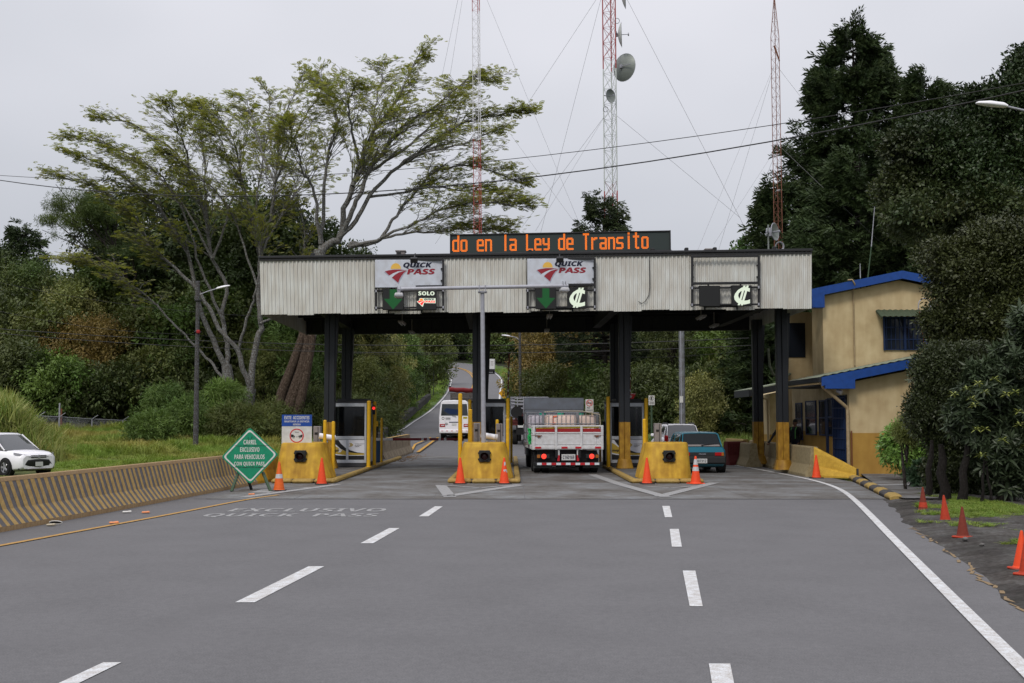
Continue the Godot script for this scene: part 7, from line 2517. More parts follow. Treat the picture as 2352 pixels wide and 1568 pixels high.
func make_bus() -> void:
	var o := thing("minibus", "white minibus with a dark rear window driving away beyond the gate arm", "bus", Vector3(-3.86, prof(79), -79), 0.02)
	var W := 2.08
	var h := W / 2
	var H := 2.60
	var b := MB.new()
	var sec := func(z: float, k: float, top: float) -> PackedVector3Array:
		return PackedVector3Array([Vector3(-h * 0.95 * k, 0.42, z), Vector3(-h * k, 0.6, z), Vector3(-h * k, 1.5, z), Vector3(-h * 0.93 * k, 2.2, z), Vector3(-h * 0.86 * k, top - 0.1, z), Vector3(-h * 0.7 * k, top, z), Vector3(0, top + 0.03, z), Vector3(h * 0.7 * k, top, z), Vector3(h * 0.86 * k, top - 0.1, z), Vector3(h * 0.93 * k, 2.2, z), Vector3(h * k, 1.5, z), Vector3(h * k, 0.6, z), Vector3(h * 0.95 * k, 0.42, z)])
	b.loft([sec.call(0, 0.96, H - 0.05), sec.call(-0.08, 1.0, H), sec.call(-6.0, 1.0, H), sec.call(-6.6, 0.95, H - 0.3)], true, true)
	part("body", b, M.car_white, o)
	b = MB.new()
	b.prism(PackedVector2Array([Vector2(-0.90, 1.58), Vector2(0.90, 1.58), Vector2(0.83, 2.36), Vector2(-0.83, 2.36)]), Transform3D(Basis.IDENTITY, Vector3(0, 0, 0.012)), 0.02)
	part("rear_window", b, M.glass, o)
	b = MB.new()
	b.prism(PackedVector2Array([Vector2(-0.30, 1.66), Vector2(0.30, 1.66), Vector2(0.30, 1.98), Vector2(-0.55, 2.08), Vector2(-0.72, 1.9)]), Transform3D(Basis.IDENTITY, Vector3(0, 0, 0.016)))
	part("window_reflection", b, M.bar_blue, o)
	b = MB.new()
	b.bar(Vector3(-0.15, 1.57, 0.03), Vector3(0.12, 1.50, 0.03), 0.02, 0.02)
	part("wiper", b, M.black, o)
	for s in [-1.0, 1.0]:
		b = MB.new()
		b.at(s * 0.80, 0.92, 0.0, 0.36, 0.20, 0.06, 0.02)
		part("tail_light", b, M.tail_red, o)
		b = MB.new()
		b.at(s * 0.78, 0.93, 0.03, 0.22, 0.055, 0.02)
		part("lamp_strip", b, M.reflector_white, o)
		b = MB.new()
		b.at(s * (h + 0.12), 1.55, -5.6, 0.14, 0.34, 0.14, 0.03)
		part("mirror", b, M.black, o)
		wheel(o, s * 0.82, 0.38, -1.4, 0.38, 0.26)
		wheel(o, s * 0.82, 0.38, -5.3, 0.38, 0.24)
	b = MB.new()
	b.at(0, 0.52, 0.01, W * 0.97, 0.24, 0.12, 0.05)
	part("bumper", b, M.car_white, o)
	for i in 6:
		b = MB.new()
		b.at(-0.82 + i * 0.328, 0.56, 0.075, 0.14, 0.04, 0.01)
		part("reflector", b, M.reflector_red, o)
	b = MB.new()
	b.at(-0.05, 1.14, 0.005, 0.62, 0.06, 0.03, 0.01)
	part("handle_bar", b, M.navy, o)
	for x in [-0.62, 0.5]:
		b = MB.new()
		b.at(x, 1.1, -0.0, 0.008, 0.8, 0.012)
		part("door_seam", b, M.cabinet, o)
	b = MB.new()
	b.at(-0.02, 1.0, 0.012, 0.3, 0.16, 0.012, 0.003)
	part("number_plate", b, M.plate, o)
	b = MB.new()
	b.at(-0.43, 1.44, 0.012, 0.32, 0.018, 0.004)
	for i in 7: b.at(-0.56 + i * 0.045, 1.37, 0.012, 0.028, 0.06, 0.004)
	for i in 5: b.at(-0.54 + i * 0.06, 1.30, 0.012, 0.03, 0.022, 0.004)
	b.text("64", font(), Transform3D(Basis.IDENTITY, Vector3(-0.52, 1.02, 0.012)), 0.1, 0.09)
	annulus(b, 0.075, 0.088, Transform3D(Basis.IDENTITY, Vector3(-0.52, 1.02, 0.012)))
	annulus(b, 0.06, 0.09, Transform3D(Basis.IDENTITY, Vector3(-0.76, 1.40, 0.012)))
	part("lettering", b, M.column, o)
	b = MB.new()
	b.at(0.72, 1.44, 0.012, 0.28, 0.12, 0.01)
	var tg := part("yellow_tag", b, M.strap_yellow, o)
	b = MB.new()
	b.text("510", font(), Transform3D(Basis.IDENTITY, Vector3(0.72, 1.44, 0.019)), 0.2, 0.09)
	part("tag_lettering", b, M.black, tg)
	b = MB.new()
	b.at(0, 0.36, -3, W * 0.8, 0.2, 5.4)
	b.at(0, 0.3, -0.2, 0.7, 0.14, 0.2)
	part("underside", b, M.black, o)
func make_far_vehicles() -> void:
	# dump truck with its rolled red tarpaulin
	var d := 97.0
	var o := thing("dump_truck", "grey dump truck with a rolled red tarpaulin ahead of the white minibus", "truck", Vector3(-3.85, prof(d), -d), -0.02)
	var b := MB.new()
	b.at(0, 2.3, -0.05, 2.45, 1.5, 0.1, 0.02)
	b.at(-1.2, 2.3, -2.5, 0.08, 1.5, 5.0)
	b.at(1.2, 2.3, -2.5, 0.08, 1.5, 5.0)
	b.at(0, 1.55, -2.5, 2.4, 0.1, 5.0)
	var bd := part("tipper_body", b, M.dump_grey, o)
	for x in [-1.18, -0.4, 0.4, 1.18]:
		b = MB.new()
		b.at(x, 2.25, 0.03, 0.1, 1.4, 0.08, 0.01)
		part("rib", b, M.dump_grey, bd)
	for y in [2.62, 1.75]:
		b = MB.new()
		b.at(0, y, 0.03, 2.5, 0.1, 0.07, 0.01)
		part("rail", b, M.cabinet, bd)
	b = MB.new()
	var p := PackedVector3Array()
	for i in 13: p.push_back(Vector3(lerpf(-1.35, 1.5, i / 12.0), 3.32 - 0.12 * i / 12.0 + sin(i * 1.7) * 0.02, -0.1))
	b.tube(p, PackedFloat32Array([0.17, 0.2, 0.19, 0.21, 0.19, 0.2, 0.2, 0.18, 0.2, 0.19, 0.2, 0.19, 0.17]), 12)
	part("rolled_tarpaulin", b, M.tarp_red, o)
	b = MB.new()
	b.cyl(Vector3(-1.25, 3.3, -0.3), Vector3(-1.32, 3.62, -0.3), 0.1, 0.09, 10)
	b.at(-1.38, 1.7, -0.2, 0.08, 0.3, 0.1)
	part("exhaust_stack", b, M.black, o)
	b = MB.new()
	b.at(0, 1.0, -2.2, 1.0, 0.5, 5.4)
	b.at(0, 1.9, -6.1, 2.3, 1.9, 1.7, 0.1)
	part("chassis", b, M.black, o)
	for s in [-1.0, 1.0]:
		for z in [-0.9, -2.1, -5.8]: wheel(o, s * 1.0, 0.5, z, 0.5, 0.32)
	# white box truck far up the road
	d = 238.0
	o = thing("box_truck", "small white box truck far up the climbing road by the bend", "truck", Vector3(-4.55, prof(d) + 0.02, -d), 0.0)
	b = MB.new()
	b.at(0, 1.95, -2.4, 2.15, 2.05, 4.8, 0.03)
	var box := part("cargo_box", b, M.truck_white, o)
	for x in [-1.02, 0.0, 1.02]:
		b = MB.new()
		b.at(x, 1.95, 0.02, 0.05, 1.9, 0.03)
		part("door_seam", b, M.cabinet, box)
	b = MB.new()
	b.at(0.5, 2.4, 0.011, 0.55, 0.14, 0.003)
	for i in 3: b.at(0.5, 2.1 - 0.2 * i, 0.011, 0.6, 0.06, 0.003)
	part("door_print", b, M.cabinet, box)
	b = MB.new()
	b.at(0, 0.72, -2.2, 1.9, 0.4, 4.6)
	b.at(0, 1.6, -5.6, 1.9, 1.7, 1.5, 0.1)
	part("chassis", b, M.black, o)
	b = MB.new()
	b.at(0, 0.7, 0.02, 0.4, 0.2, 0.02)
	part("number_plate", b, M.plate, o)
	for s in [-1.0, 1.0]:
		for z in [-1.1, -5.2]: wheel(o, s * 0.85, 0.38, z, 0.38, 0.3)
	# cattle truck crossing behind the flatbed
	d = 71.0
	o = thing("stake_truck", "dark red stake truck with a pale pipe cage standing beyond the flatbed", "truck", Vector3(1.05, prof(d), -d), -0.05)
	b = MB.new()
	b.at(0, 1.28, -2.6, 2.3, 0.26, 5.2, 0.02)
	b.at(0, 1.55, -5.2, 2.3, 0.75, 0.1)
	part("bed", b, M.cattle_red, o)
	b = MB.new()
	b.at(0, 1.42, 0.02, 2.35, 0.2, 0.08, 0.01)
	part("rear_beam", b, M.cattle_red, o)
	for x in [-1.13, -0.72, -0.35, 0.35, 0.72, 1.13]:
		b = MB.new()
		b.cyl(Vector3(x, 1.4, 0), Vector3(x, 2.85, 0), 0.03, -1, 8)
		part("upright_pipe", b, M.galv, o)
	for s in [-1.0, 1.0]:
		for i in 7:
			b = MB.new()
			b.cyl(Vector3(s * 1.13, 1.4, -0.8 * i), Vector3(s * 1.13, 2.85, -0.8 * i), 0.03, -1, 8)
			part("upright_pipe", b, M.galv, o)
	for y in [1.65, 1.95, 2.2, 2.45, 2.65, 2.85]:
		b = MB.new()
		b.cyl(Vector3(-1.13, y, 0), Vector3(1.13, y, 0), 0.022, -1, 8)
		for s in [-1.0, 1.0]: b.cyl(Vector3(s * 1.13, y, 0), Vector3(s * 1.13, y, -4.9), 0.022, -1, 8)
		b.cyl(Vector3(-1.13, y, -4.9), Vector3(1.13, y, -4.9), 0.022, -1, 8)
		part("cross_pipe", b, M.galv, o)
	b = MB.new()
	b.cyl(Vector3(-0.75, 1.95, 0.06), Vector3(-0.75, 1.95, 0.26), 0.36, 0.36, 18)
	b.at(0, 0.85, -2.8, 1.6, 0.5, 5.6)
	b.at(0, 1.7, -6.2, 2.1, 1.8, 1.6, 0.1)
	part("spare_wheel", b, M.tyre, o)
	b = MB.new()
	b.at(-0.45, 1.14, 0.05, 0.5, 0.22, 0.02)
	part("number_plate", b, M.plate, o)
	for s in [-1.0, 1.0]:
		for z in [-0.9, -5.6]: wheel(o, s * 0.9, 0.45, z, 0.45, 0.3)

# ---------------------------------------------------------------- people: one skin over joined limbs
func figure(called: String, label: String, at: Vector3, turn: float, joints: Array, paint: Callable) -> Node3D:
	# joints: [a, ra, b, rb]; a smooth union of tapered capsules meshed as surface nets
	var o := thing(called, label, "person", at, turn)
	var cell := 0.022
	var lo := Vector3(1e9, 1e9, 1e9)
	var hi := -lo
	for j in joints:
		for e in [[j[0], j[1]], [j[2], j[3]]]:
			lo = lo.min(e[0] - Vector3.ONE * (e[1] + 0.06))
			hi = hi.max(e[0] + Vector3.ONE * (e[1] + 0.06))
	var nx := int((hi.x - lo.x) / cell) + 2
	var ny := int((hi.y - lo.y) / cell) + 2
	var nz := int((hi.z - lo.z) / cell) + 2
	var f := PackedFloat32Array()
	f.resize(nx * ny * nz)
	f.fill(1.0)
	for j in joints:
		var a: Vector3 = j[0]
		var b: Vector3 = j[2]
		var ab := b - a
		var l2 := maxf(ab.length_squared(), 1e-9)
		var rm := maxf(j[1], j[3]) + 0.08
		var l := a.min(b) - Vector3.ONE * rm
		var h := a.max(b) + Vector3.ONE * rm
		for z in range(maxi(0, int((l.z - lo.z) / cell)), mini(nz, int((h.z - lo.z) / cell) + 1)):
			for y in range(maxi(0, int((l.y - lo.y) / cell)), mini(ny, int((h.y - lo.y) / cell) + 1)):
				for x in range(maxi(0, int((l.x - lo.x) / cell)), mini(nx, int((h.x - lo.x) / cell) + 1)):
					var p := lo + Vector3(x, y, z) * cell
					var t := clampf((p - a).dot(ab) / l2, 0, 1)
					var dd := (p - a - ab * t).length() - lerpf(j[1], j[3], t)
					var k := (z * ny + y) * nx + x
					var g := f[k]
					var s := 0.035
					var hh := clampf(0.5 + 0.5 * (g - dd) / s, 0, 1)
					f[k] = lerpf(g, dd, hh) - s * hh * (1 - hh)
	var id := {}
	var vs := PackedVector3Array()
	for z in nz - 1:
		for y in ny - 1:
			for x in nx - 1:
				var k := (z * ny + y) * nx + x
				var c := [f[k], f[k + 1], f[k + nx], f[k + nx + 1], f[k + nx * ny], f[k + nx * ny + 1], f[k + nx * ny + nx], f[k + nx * ny + nx + 1]]
				var neg := 0
				for q in c: if q < 0: neg += 1
				if neg == 0 or neg == 8: continue
				var sum := Vector3.ZERO
				var cnt := 0
				for e in [[0, 1], [2, 3], [4, 5], [6, 7], [0, 2], [1, 3], [4, 6], [5, 7], [0, 4], [1, 5], [2, 6], [3, 7]]:
					var u: float = c[e[0]]
					var w: float = c[e[1]]
					if (u < 0) == (w < 0): continue
					var t := u / (u - w)
					sum += Vector3(e[0] & 1, (e[0] >> 1) & 1, e[0] >> 2).lerp(Vector3(e[1] & 1, (e[1] >> 1) & 1, e[1] >> 2), t)
					cnt += 1
				id[k] = vs.size()
				vs.push_back(lo + (Vector3(x, y, z) + sum / cnt) * cell)
	var grad := func(p: Vector3) -> Vector3:
		var q := (p - lo) / cell
		var x := clampi(int(q.x), 1, nx - 2)
		var y := clampi(int(q.y), 1, ny - 2)
		var z := clampi(int(q.z), 1, nz - 2)
		var k := (z * ny + y) * nx + x
		return Vector3(f[k + 1] - f[k - 1], f[k + nx] - f[k - nx], f[k + nx * ny] - f[k - nx * ny]).normalized()
	var m := MB.new()
	var quad := func(ids: Array) -> void:
		for i in ids: if not id.has(i): return
		var v := []
		var nr := []
		var cen := Vector3.ZERO
		for i in ids:
			v.push_back(vs[id[i]]); nr.push_back(grad.call(vs[id[i]])); cen += vs[id[i]] / 4.0
		m.col = paint.call(cen)
		m.tri3(v[0], v[1], v[2], nr[0], nr[1], nr[2])
		m.tri3(v[0], v[2], v[3], nr[0], nr[2], nr[3])
	for z in range(1, nz - 1):
		for y in range(1, ny - 1):
			for x in range(1, nx - 1):
				var k := (z * ny + y) * nx + x
				if (f[k] < 0) != (f[k + 1] < 0): quad.call([k, k - nx, k - nx - nx * ny, k - nx * ny])
				if (f[k] < 0) != (f[k + nx] < 0): quad.call([k, k - 1, k - 1 - nx * ny, k - nx * ny])
				if (f[k] < 0) != (f[k + nx * ny] < 0): quad.call([k, k - 1, k - 1 - nx, k - nx])
	var cm := M.get("figure") as StandardMaterial3D
	if cm == null:
		cm = mat("figure", Color(1, 1, 1), 0.8)
		cm.vertex_color_use_as_albedo = true
	part("body", m, cm, o)
	return o
func hand(j: Array, w: Vector3, dirv: Vector3, side: Vector3) -> void:
	var palm := w + dirv * 0.07
	j.push_back([w, 0.026, palm, 0.032])
	for i in 4:
		var o := side * (0.016 * (i - 1.5))
		var k := palm + o + dirv * 0.015
		j.push_back([k, 0.010, k + dirv * 0.045, 0.009])
		j.push_back([k + dirv * 0.045, 0.009, k + dirv * [0.07, 0.085, 0.08, 0.062][i] + side.cross(dirv) * 0.02, 0.008])
	j.push_back([w + dirv * 0.03 + side * -0.02, 0.011, w + dirv * 0.075 + side * -0.055, 0.009])
func person_joints(arm_out: bool) -> Array:
	var j := []
	# legs
	for s in [-1.0, 1.0]:
		j.push_back([Vector3(s * 0.09, 0.90, 0), 0.09, Vector3(s * 0.10, 0.48, 0.01), 0.06])
		j.push_back([Vector3(s * 0.10, 0.48, 0.01), 0.06, Vector3(s * 0.11, 0.09, -0.01), 0.042])
		j.push_back([Vector3(s * 0.11, 0.05, 0.03), 0.045, Vector3(s * 0.12, 0.04, -0.15), 0.038])
	# trunk, neck, head, face
	j.push_back([Vector3(-0.06, 0.95, 0), 0.12, Vector3(0.06, 0.95, 0), 0.12])
	j.push_back([Vector3(0, 0.98, 0), 0.125, Vector3(0, 1.30, 0), 0.135])
	j.push_back([Vector3(-0.12, 1.36, 0), 0.085, Vector3(0.12, 1.36, 0), 0.085])
	j.push_back([Vector3(0, 1.40, 0.0), 0.055, Vector3(0, 1.50, -0.01), 0.05])
	j.push_back([Vector3(0, 1.56, -0.02), 0.078, Vector3(0, 1.63, 0.0), 0.088])
	j.push_back([Vector3(0, 1.545, -0.09), 0.014, Vector3(0, 1.585, -0.10), 0.012])
	for s in [-1.0, 1.0]: j.push_back([Vector3(s * 0.086, 1.57, 0.0), 0.016, Vector3(s * 0.09, 1.60, 0.005), 0.018])
	# arms
	for s in [-1.0, 1.0]:
		var sh := Vector3(s * 0.19, 1.37, 0)
		var el := Vector3(s * 0.24, 1.10, 0.03)
		var wr := Vector3(s * 0.22, 0.87, -0.08)
		if arm_out and s < 0:
			el = Vector3(-0.36, 1.16, 0.02)
			wr = Vector3(-0.50, 0.93, 0.02)
		j.push_back([sh, 0.062, el, 0.048])
		j.push_back([el, 0.047, wr, 0.034])
		hand(j, wr, (wr - el).normalized(), Vector3(0, 0, 1).cross((wr - el).normalized()).normalized())
	return j
func make_people() -> void:
	var ja := person_joints(false)
	var paint := func(p: Vector3) -> Color:
		if p.y > 1.60 or (p.y > 1.52 and p.z > 0.035): return Color(0.01, 0.008, 0.007)
		if p.y > 1.43: return Color(0.16, 0.085, 0.055)
		if p.y < 0.08: return Color(0.01, 0.01, 0.01)
		if p.y < 0.92 and absf(p.x) < 0.2: return Color(0.014, 0.018, 0.034)
		if p.y < 0.86: return Color(0.16, 0.085, 0.055)
		return Color(0.012, 0.012, 0.016)
	var a := P(1826, 960, 43.6)
	var o := figure("person", "person in a dark jacket with a green edged vest and blue pouch under the eave", Vector3(a.x, 0.10, a.z), 2.2, ja, paint)
	var b := MB.new()
	for s in [-1.0, 1.0]:
		b.tube(PackedVector3Array([Vector3(s * 0.10, 1.43, 0.07), Vector3(s * 0.11, 1.42, -0.06), Vector3(s * 0.11, 1.3, -0.137), Vector3(s * 0.10, 1.0, -0.125)]), PackedFloat32Array([0.018]), 6)
		b.tube(PackedVector3Array([Vector3(s * 0.10, 1.43, 0.06), Vector3(s * 0.11, 1.3, 0.137), Vector3(s * 0.10, 1.0, 0.125)]), PackedFloat32Array([0.018]), 6)
	part("vest_strap", b, M.vest_green, o)
	b = MB.new()
	b.at(-0.18, 1.05, 0.12, 0.16, 0.22, 0.06, 0.02)
	part("pouch", b, M.vest_blue, o)
	var jb := person_joints(true)
	var c := P(1799, 960, 42.6)
	figure("person", "person mostly behind the right column, one dark arm reaching down to the left", Vector3(c.x, 0.10, c.z), 0.0, jb, paint)

# ---------------------------------------------------------------- foliage
func leaf2(mb: MB, p: Vector3, dirv: Vector3, side: Vector3, l: float, w: float, droop: float) -> void:
	var nrm := side.cross(dirv).normalized()
	var mid := p + dirv * l * 0.45 - nrm * w * 0.18
	var tip := p + dirv * l - Vector3(0, droop * l, 0)
	var a := mid + side * w * 0.5 + nrm * w * 0.12
	var b := mid - side * w * 0.5 + nrm * w * 0.12
	mb.tri(p, a, tip, nrm)
	mb.tri(p, tip, b, nrm)
func clump(kind: String, sd: int) -> MB:
	var r := RandomNumberGenerator.new()
	r.seed = sd
	var mb := MB.new()
	var rv := func() -> Vector3: return Vector3(r.randfn(), r.randfn(), r.randfn()).normalized()
	match kind:
		"broad", "broad_fine", "broad_big":
			var n: int = {"broad": 34, "broad_fine": 46, "broad_big": 16}[kind]
			var l: float = {"broad": 0.42, "broad_fine": 0.30, "broad_big": 0.62}[kind]
			var w: float = {"broad": 0.22, "broad_fine": 0.15, "broad_big": 0.24}[kind]
			for i in n:
				var o: Vector3 = rv.call()
				var p := o * pow(r.randf(), 0.4) * 0.85
				var dirv: Vector3 = (o * 0.8 + rv.call() * 0.7 + Vector3(0, -0.15, 0)).normalized()
				var side: Vector3 = dirv.cross((Vector3.UP + rv.call() * 0.55).normalized()).normalized()
				mb.col = Color(1, 1, 1) * r.randf_range(0.75, 1.2)
				leaf2(mb, p, dirv, side, l * r.randf_range(0.7, 1.2), w * r.randf_range(0.8, 1.2), r.randf_range(0.0, 0.3))
		"whorl":      # long leaves in a rosette at a twig's end
			for i in 11:
				var a := TAU * i / 11.0 * 2.4
				var lift := lerpf(0.9, -0.35, i / 10.0)
				var dirv := Vector3(cos(a), lift, sin(a)).normalized()
				var side := dirv.cross(Vector3.UP).normalized()
				mb.col = Color(1, 1, 1) * r.randf_range(0.8, 1.2)
				leaf2(mb, dirv * 0.05, dirv, side, r.randf_range(0.75, 1.0), 0.27, 0.22)
		"narrow":     # bamboo-like hanging blades
			for i in 34:
				var o: Vector3 = rv.call()
				var p := o * pow(r.randf(), 0.5) * 0.8
				var dirv: Vector3 = (Vector3(o.x, -0.5, o.z) + rv.call() * 0.5).normalized()
				mb.col = Color(1, 1, 1) * r.randf_range(0.75, 1.25)
				leaf2(mb, p, dirv, dirv.cross(rv.call()).normalized(), r.randf_range(0.35, 0.6), 0.085, 0.2)
		"feather":    # flat fern-like spray along +x
			for i in 7:
				for s in [-1.0, 1.0]:
					var t := (i + 0.5) / 7.0
					var p := Vector3(t, 0.06 * sin(t * 3.0), 0)
					var dirv := Vector3(0.45, r.randf_range(-0.25, 0.05), s).normalized()
					mb.col = Color(1, 1, 1) * r.randf_range(0.8, 1.2)
					leaf2(mb, p, dirv, Vector3(1, r.randf_range(-0.2, 0.2), -0.3 * s).normalized(), 0.5 * sin(PI * lerpf(0.25, 0.9, t)), 0.16, 0.15)
		"needle":     # plume of a cypress along +x
			for i in 30:
				var t := pow(r.randf(), 0.8)
				var a := r.randf() * TAU
				var dirv := Vector3(1.0, cos(a) * 0.75, sin(a) * 0.75).normalized()
				mb.col = Color(1, 1, 1) * r.randf_range(0.7, 1.25)
				leaf2(mb, Vector3(t * 0.9, -0.1 * t * t, 0) + Vector3(0, cos(a), sin(a)) * 0.05, dirv, dirv.cross(rv.call()).normalized(), r.randf_range(0.25, 0.45), 0.10, 0.05)
		"grass":
			for i in 16:
				var a := r.randf() * TAU
				var p := Vector3(cos(a), 0, sin(a)) * r.randf() * 0.42
				var lean := Vector3(r.randfn() * 0.35, 0, r.randfn() * 0.35)
				var h := r.randf_range(0.55, 1.1)
				var side := Vector3(-sin(a), 0, cos(a)) * 0.035
				var m1 := p + lean * 0.35 + Vector3(0, h * 0.6, 0)
				var tip := p + lean + Vector3(0, h * 0.95, 0)
				mb.col = Color(1, 1, 1) * r.randf_range(0.75, 1.25)
				var out := Vector3(cos(a), 0.5, sin(a))
				mb.tri(p - side, p + side, m1 + side * 0.8, out)
				mb.tri(p - side, m1 + side * 0.8, m1 - side * 0.8, out)
				mb.tri(m1 - side * 0.8, m1 + side * 0.8, tip, out)
	return mb
func clump_mesh(kind: String) -> ArrayMesh:
	if not CL.has(kind):
		var m: Material = M.leaf_gloss if kind.ends_with("_gloss") else M.leaf
		if kind == "whorl" or kind == "broad_big": m = M.leaf_gloss
		if kind == "needle": m = M.needle
		if kind == "feather": m = M.leaf_thin
		if kind == "grass": m = M.blade
		CL[kind] = clump(kind.trim_suffix("_gloss"), kind.hash() % 9999).mesh(m)
	return CL[kind]
func scatter(called: String, kind: String, xfs: Array, cols: Array, parent: Node) -> MultiMeshInstance3D:
	var mm := MultiMesh.new()
	mm.transform_format = MultiMesh.TRANSFORM_3D
	mm.use_colors = true
	mm.mesh = clump_mesh(kind)
	mm.instance_count = xfs.size()
	for i in xfs.size():
		mm.set_instance_transform(i, xfs[i])
		mm.set_instance_color(i, cols[i])
	var o := MultiMeshInstance3D.new()
	o.multimesh = mm
	o.name = numbered(called, parent)
	parent.add_child(o, true)
	o.set_meta("kind", "stuff")
	return o
func rand_basis() -> Basis:
	return Basis(Vector3(rng.randfn(), rng.randfn(), rng.randfn()).normalized(), rng.randf() * TAU)
func tint(a: Color, b: Color) -> Color:
	var c := a.lerp(b, clampf(rng.randfn(0.5, 0.32), 0, 1)) * rng.randf_range(0.8, 1.2)
	c.a = 1.0
	return c
# leaf clumps over a set of ellipsoids [centre, radii]
func fill_blobs(blobs: Array, n: int, size: float, a: Color, b: Color, xfs: Array, cols: Array, gap := 0.12, sky_up := 0.62) -> void:
	var wts := []
	var tot := 0.0
	for q in blobs:
		tot += pow(q[1].x * q[1].y * q[1].z, 0.667)
		wts.push_back(tot)
	for i in n:
		var t := rng.randf() * tot
		var k := 0
		while wts[k] < t: k += 1
		var dirv := Vector3(rng.randfn(), rng.randfn(), rng.randfn()).normalized()
		if dirv.y < 0 and rng.randf() < sky_up: dirv.y = -dirv.y * 0.6
		var p: Vector3 = blobs[k][0] + dirv * blobs[k][1] * (0.35 + 0.68 * pow(rng.randf(), 0.45))
		if gap_noise.get_noise_3dv(p * 9.0) < -gap * 2.0 + rng.randf_range(-0.08, 0.08) and rng.randf() < 0.8: continue
		xfs.push_back(Transform3D(rand_basis() * Basis.from_scale(Vector3.ONE * size * rng.randf_range(0.7, 1.35)), p))
		var warm := clampf(gap_noise.get_noise_3dv(p * 4.0 + Vector3(77, 0, 0)) * 1.6 + 0.5, 0, 1)
		var c := a.lerp(b, clampf(warm + rng.randfn(0, 0.18), 0, 1)) * rng.randf_range(0.88, 1.12) * (1.0 + 0.55 * gap_noise.get_noise_3dv(p * 14.0 + Vector3(0, 50, 0)))
		c.a = 1
		cols.push_back(c)
# a tree of rounded leaf masses round its own limbs
func leafy_tree(called: String, label: String, cat: String, group: String, base: Vector3, height: float, spread: float, kind: String, n: int, size: float, a: Color, b: Color, low := 0.25, lobes := 9, bark := "bark_dark", squash := 0.75) -> Node3D:
	var o := thing(called, label, cat, base, 0, group)
	var blobs := []
	for i in lobes:
		var u := (i + 0.5) / lobes
		var y := lerpf(low * height + 0.12 * height, height * 0.86, pow(u, 0.8))
		var prof_r := spread * sqrt(maxf(0.05, 1.0 - pow(absf((y / height) - 0.45) * 1.65, 2.0)))
		var an := i * 2.4 + rng.randf()
		var rad := prof_r * rng.randf_range(0.42, 0.62)
		var off := maxf(0.0, prof_r - rad) * rng.randf_range(0.6, 1.0)
		blobs.push_back([Vector3(cos(an) * off, y, sin(an) * off), Vector3(rad, rad * squash, rad)])
	blobs.push_back([Vector3(0, height * 0.84, 0), Vector3(spread * 0.42, height * 0.16, spread * 0.42)])
	var tr := MB.new()
	var r0 := clampf(height * 0.022, 0.05, 0.4)
	tr.tube(PackedVector3Array([Vector3(0, -0.4, 0), Vector3(rng.randfn() * 0.1, height * 0.3, rng.randfn() * 0.1), Vector3(rng.randfn() * 0.3, height * 0.75, rng.randfn() * 0.3)]), PackedFloat32Array([r0, r0 * 0.8, r0 * 0.3]), 8)
	part("trunk", tr, M[bark], o)
	tr = MB.new()
	for q in blobs:
		var c: Vector3 = q[0]
		var st := Vector3(0, clampf(c.y * 0.55, 0, height * 0.6), 0)
		tr.tube(PackedVector3Array([st, st.lerp(c, 0.5) + Vector3(0, 0.2, 0), c]), PackedFloat32Array([r0 * 0.5, r0 * 0.3, r0 * 0.1]), 5, false)
	part("limbs", tr, M[bark], o).set_meta("kind", "stuff")
	var xfs := []
	var cols := []
	fill_blobs(blobs, n, size, a, b, xfs, cols)
	scatter("crown", kind, xfs, cols, o)
	return o
# a conifer of drooping plumes
func conifer(called: String, label: String, group: String, base: Vector3, height: float, spread: float, n: int, size: float, a: Color, b: Color, low := 0.08, power := 0.85) -> Node3D:
	var o := thing(called, label, "conifer tree", base, 0, group)
	var tr := MB.new()
	tr.tube(PackedVector3Array([Vector3(0, -0.4, 0), Vector3(0.1, height * 0.5, 0), Vector3(0, height * 0.98, 0)]), PackedFloat32Array([height * 0.018, height * 0.011, 0.03]), 8)
	part("trunk", tr, M.bark_dark, o)
	var xfs := []
	var cols := []
	var arms := int(height * 9.0)
	tr = MB.new()
	for i in arms:
		var t := pow(rng.randf(), 1.15)                     # 0 at the foot of the crown, 1 at the tip
		var y := lerpf(low * height, height * 0.99, t)
		var an := i * 2.399 + rng.randfn() * 0.3
		var rad := spread * pow(1.0 - t, power) * rng.randf_range(0.72, 1.12) + 0.25
		rad *= 1.0 + gap_noise.get_noise_2d(an * 30.0, y * 14.0) * 0.22
		var dirv := Vector3(cos(an), 0, sin(an))
		var tipy := rad * 0.10
		tr.tube(PackedVector3Array([Vector3(0, y, 0), dirv * rad * 0.55 + Vector3(0, y + rad * 0.02, 0), dirv * rad + Vector3(0, y + tipy, 0)]), PackedFloat32Array([0.05 + rad * 0.01, 0.03, 0.012]), 4, false)
		var m := maxi(3, int(n / float(arms)))
		for k in m:
			var u := lerpf(0.30, 1.0, pow(rng.randf(), 0.7))
			var p := dirv * rad * u + Vector3(0, y + tipy * u * u - 0.12 * rad * u * (1 - u), 0)
			var sw := rng.randfn() * 0.22 * rad * u * 0.6
			p += Vector3(-dirv.z, 0, dirv.x) * sw + Vector3(0, rng.randfn() * 0.45, 0)
			var f := (dirv + Vector3(-dirv.z, 0, dirv.x) * (sw * 0.5 + rng.randfn() * 0.35) + Vector3(0, rng.randf_range(-0.15, 0.40), 0)).normalized()
			var up := Vector3.UP
			var zz := f.cross(up).normalized()
			var s := size * rng.randf_range(0.7, 1.3)
			xfs.push_back(Transform3D(Basis(f, zz.cross(f), zz) * Basis.from_scale(Vector3.ONE * s), p))
			cols.push_back(tint(a, b))
	part("limbs", tr, M.bark_dark, o).set_meta("kind", "stuff")
	scatter("crown", "needle", xfs, cols, o)
	return o
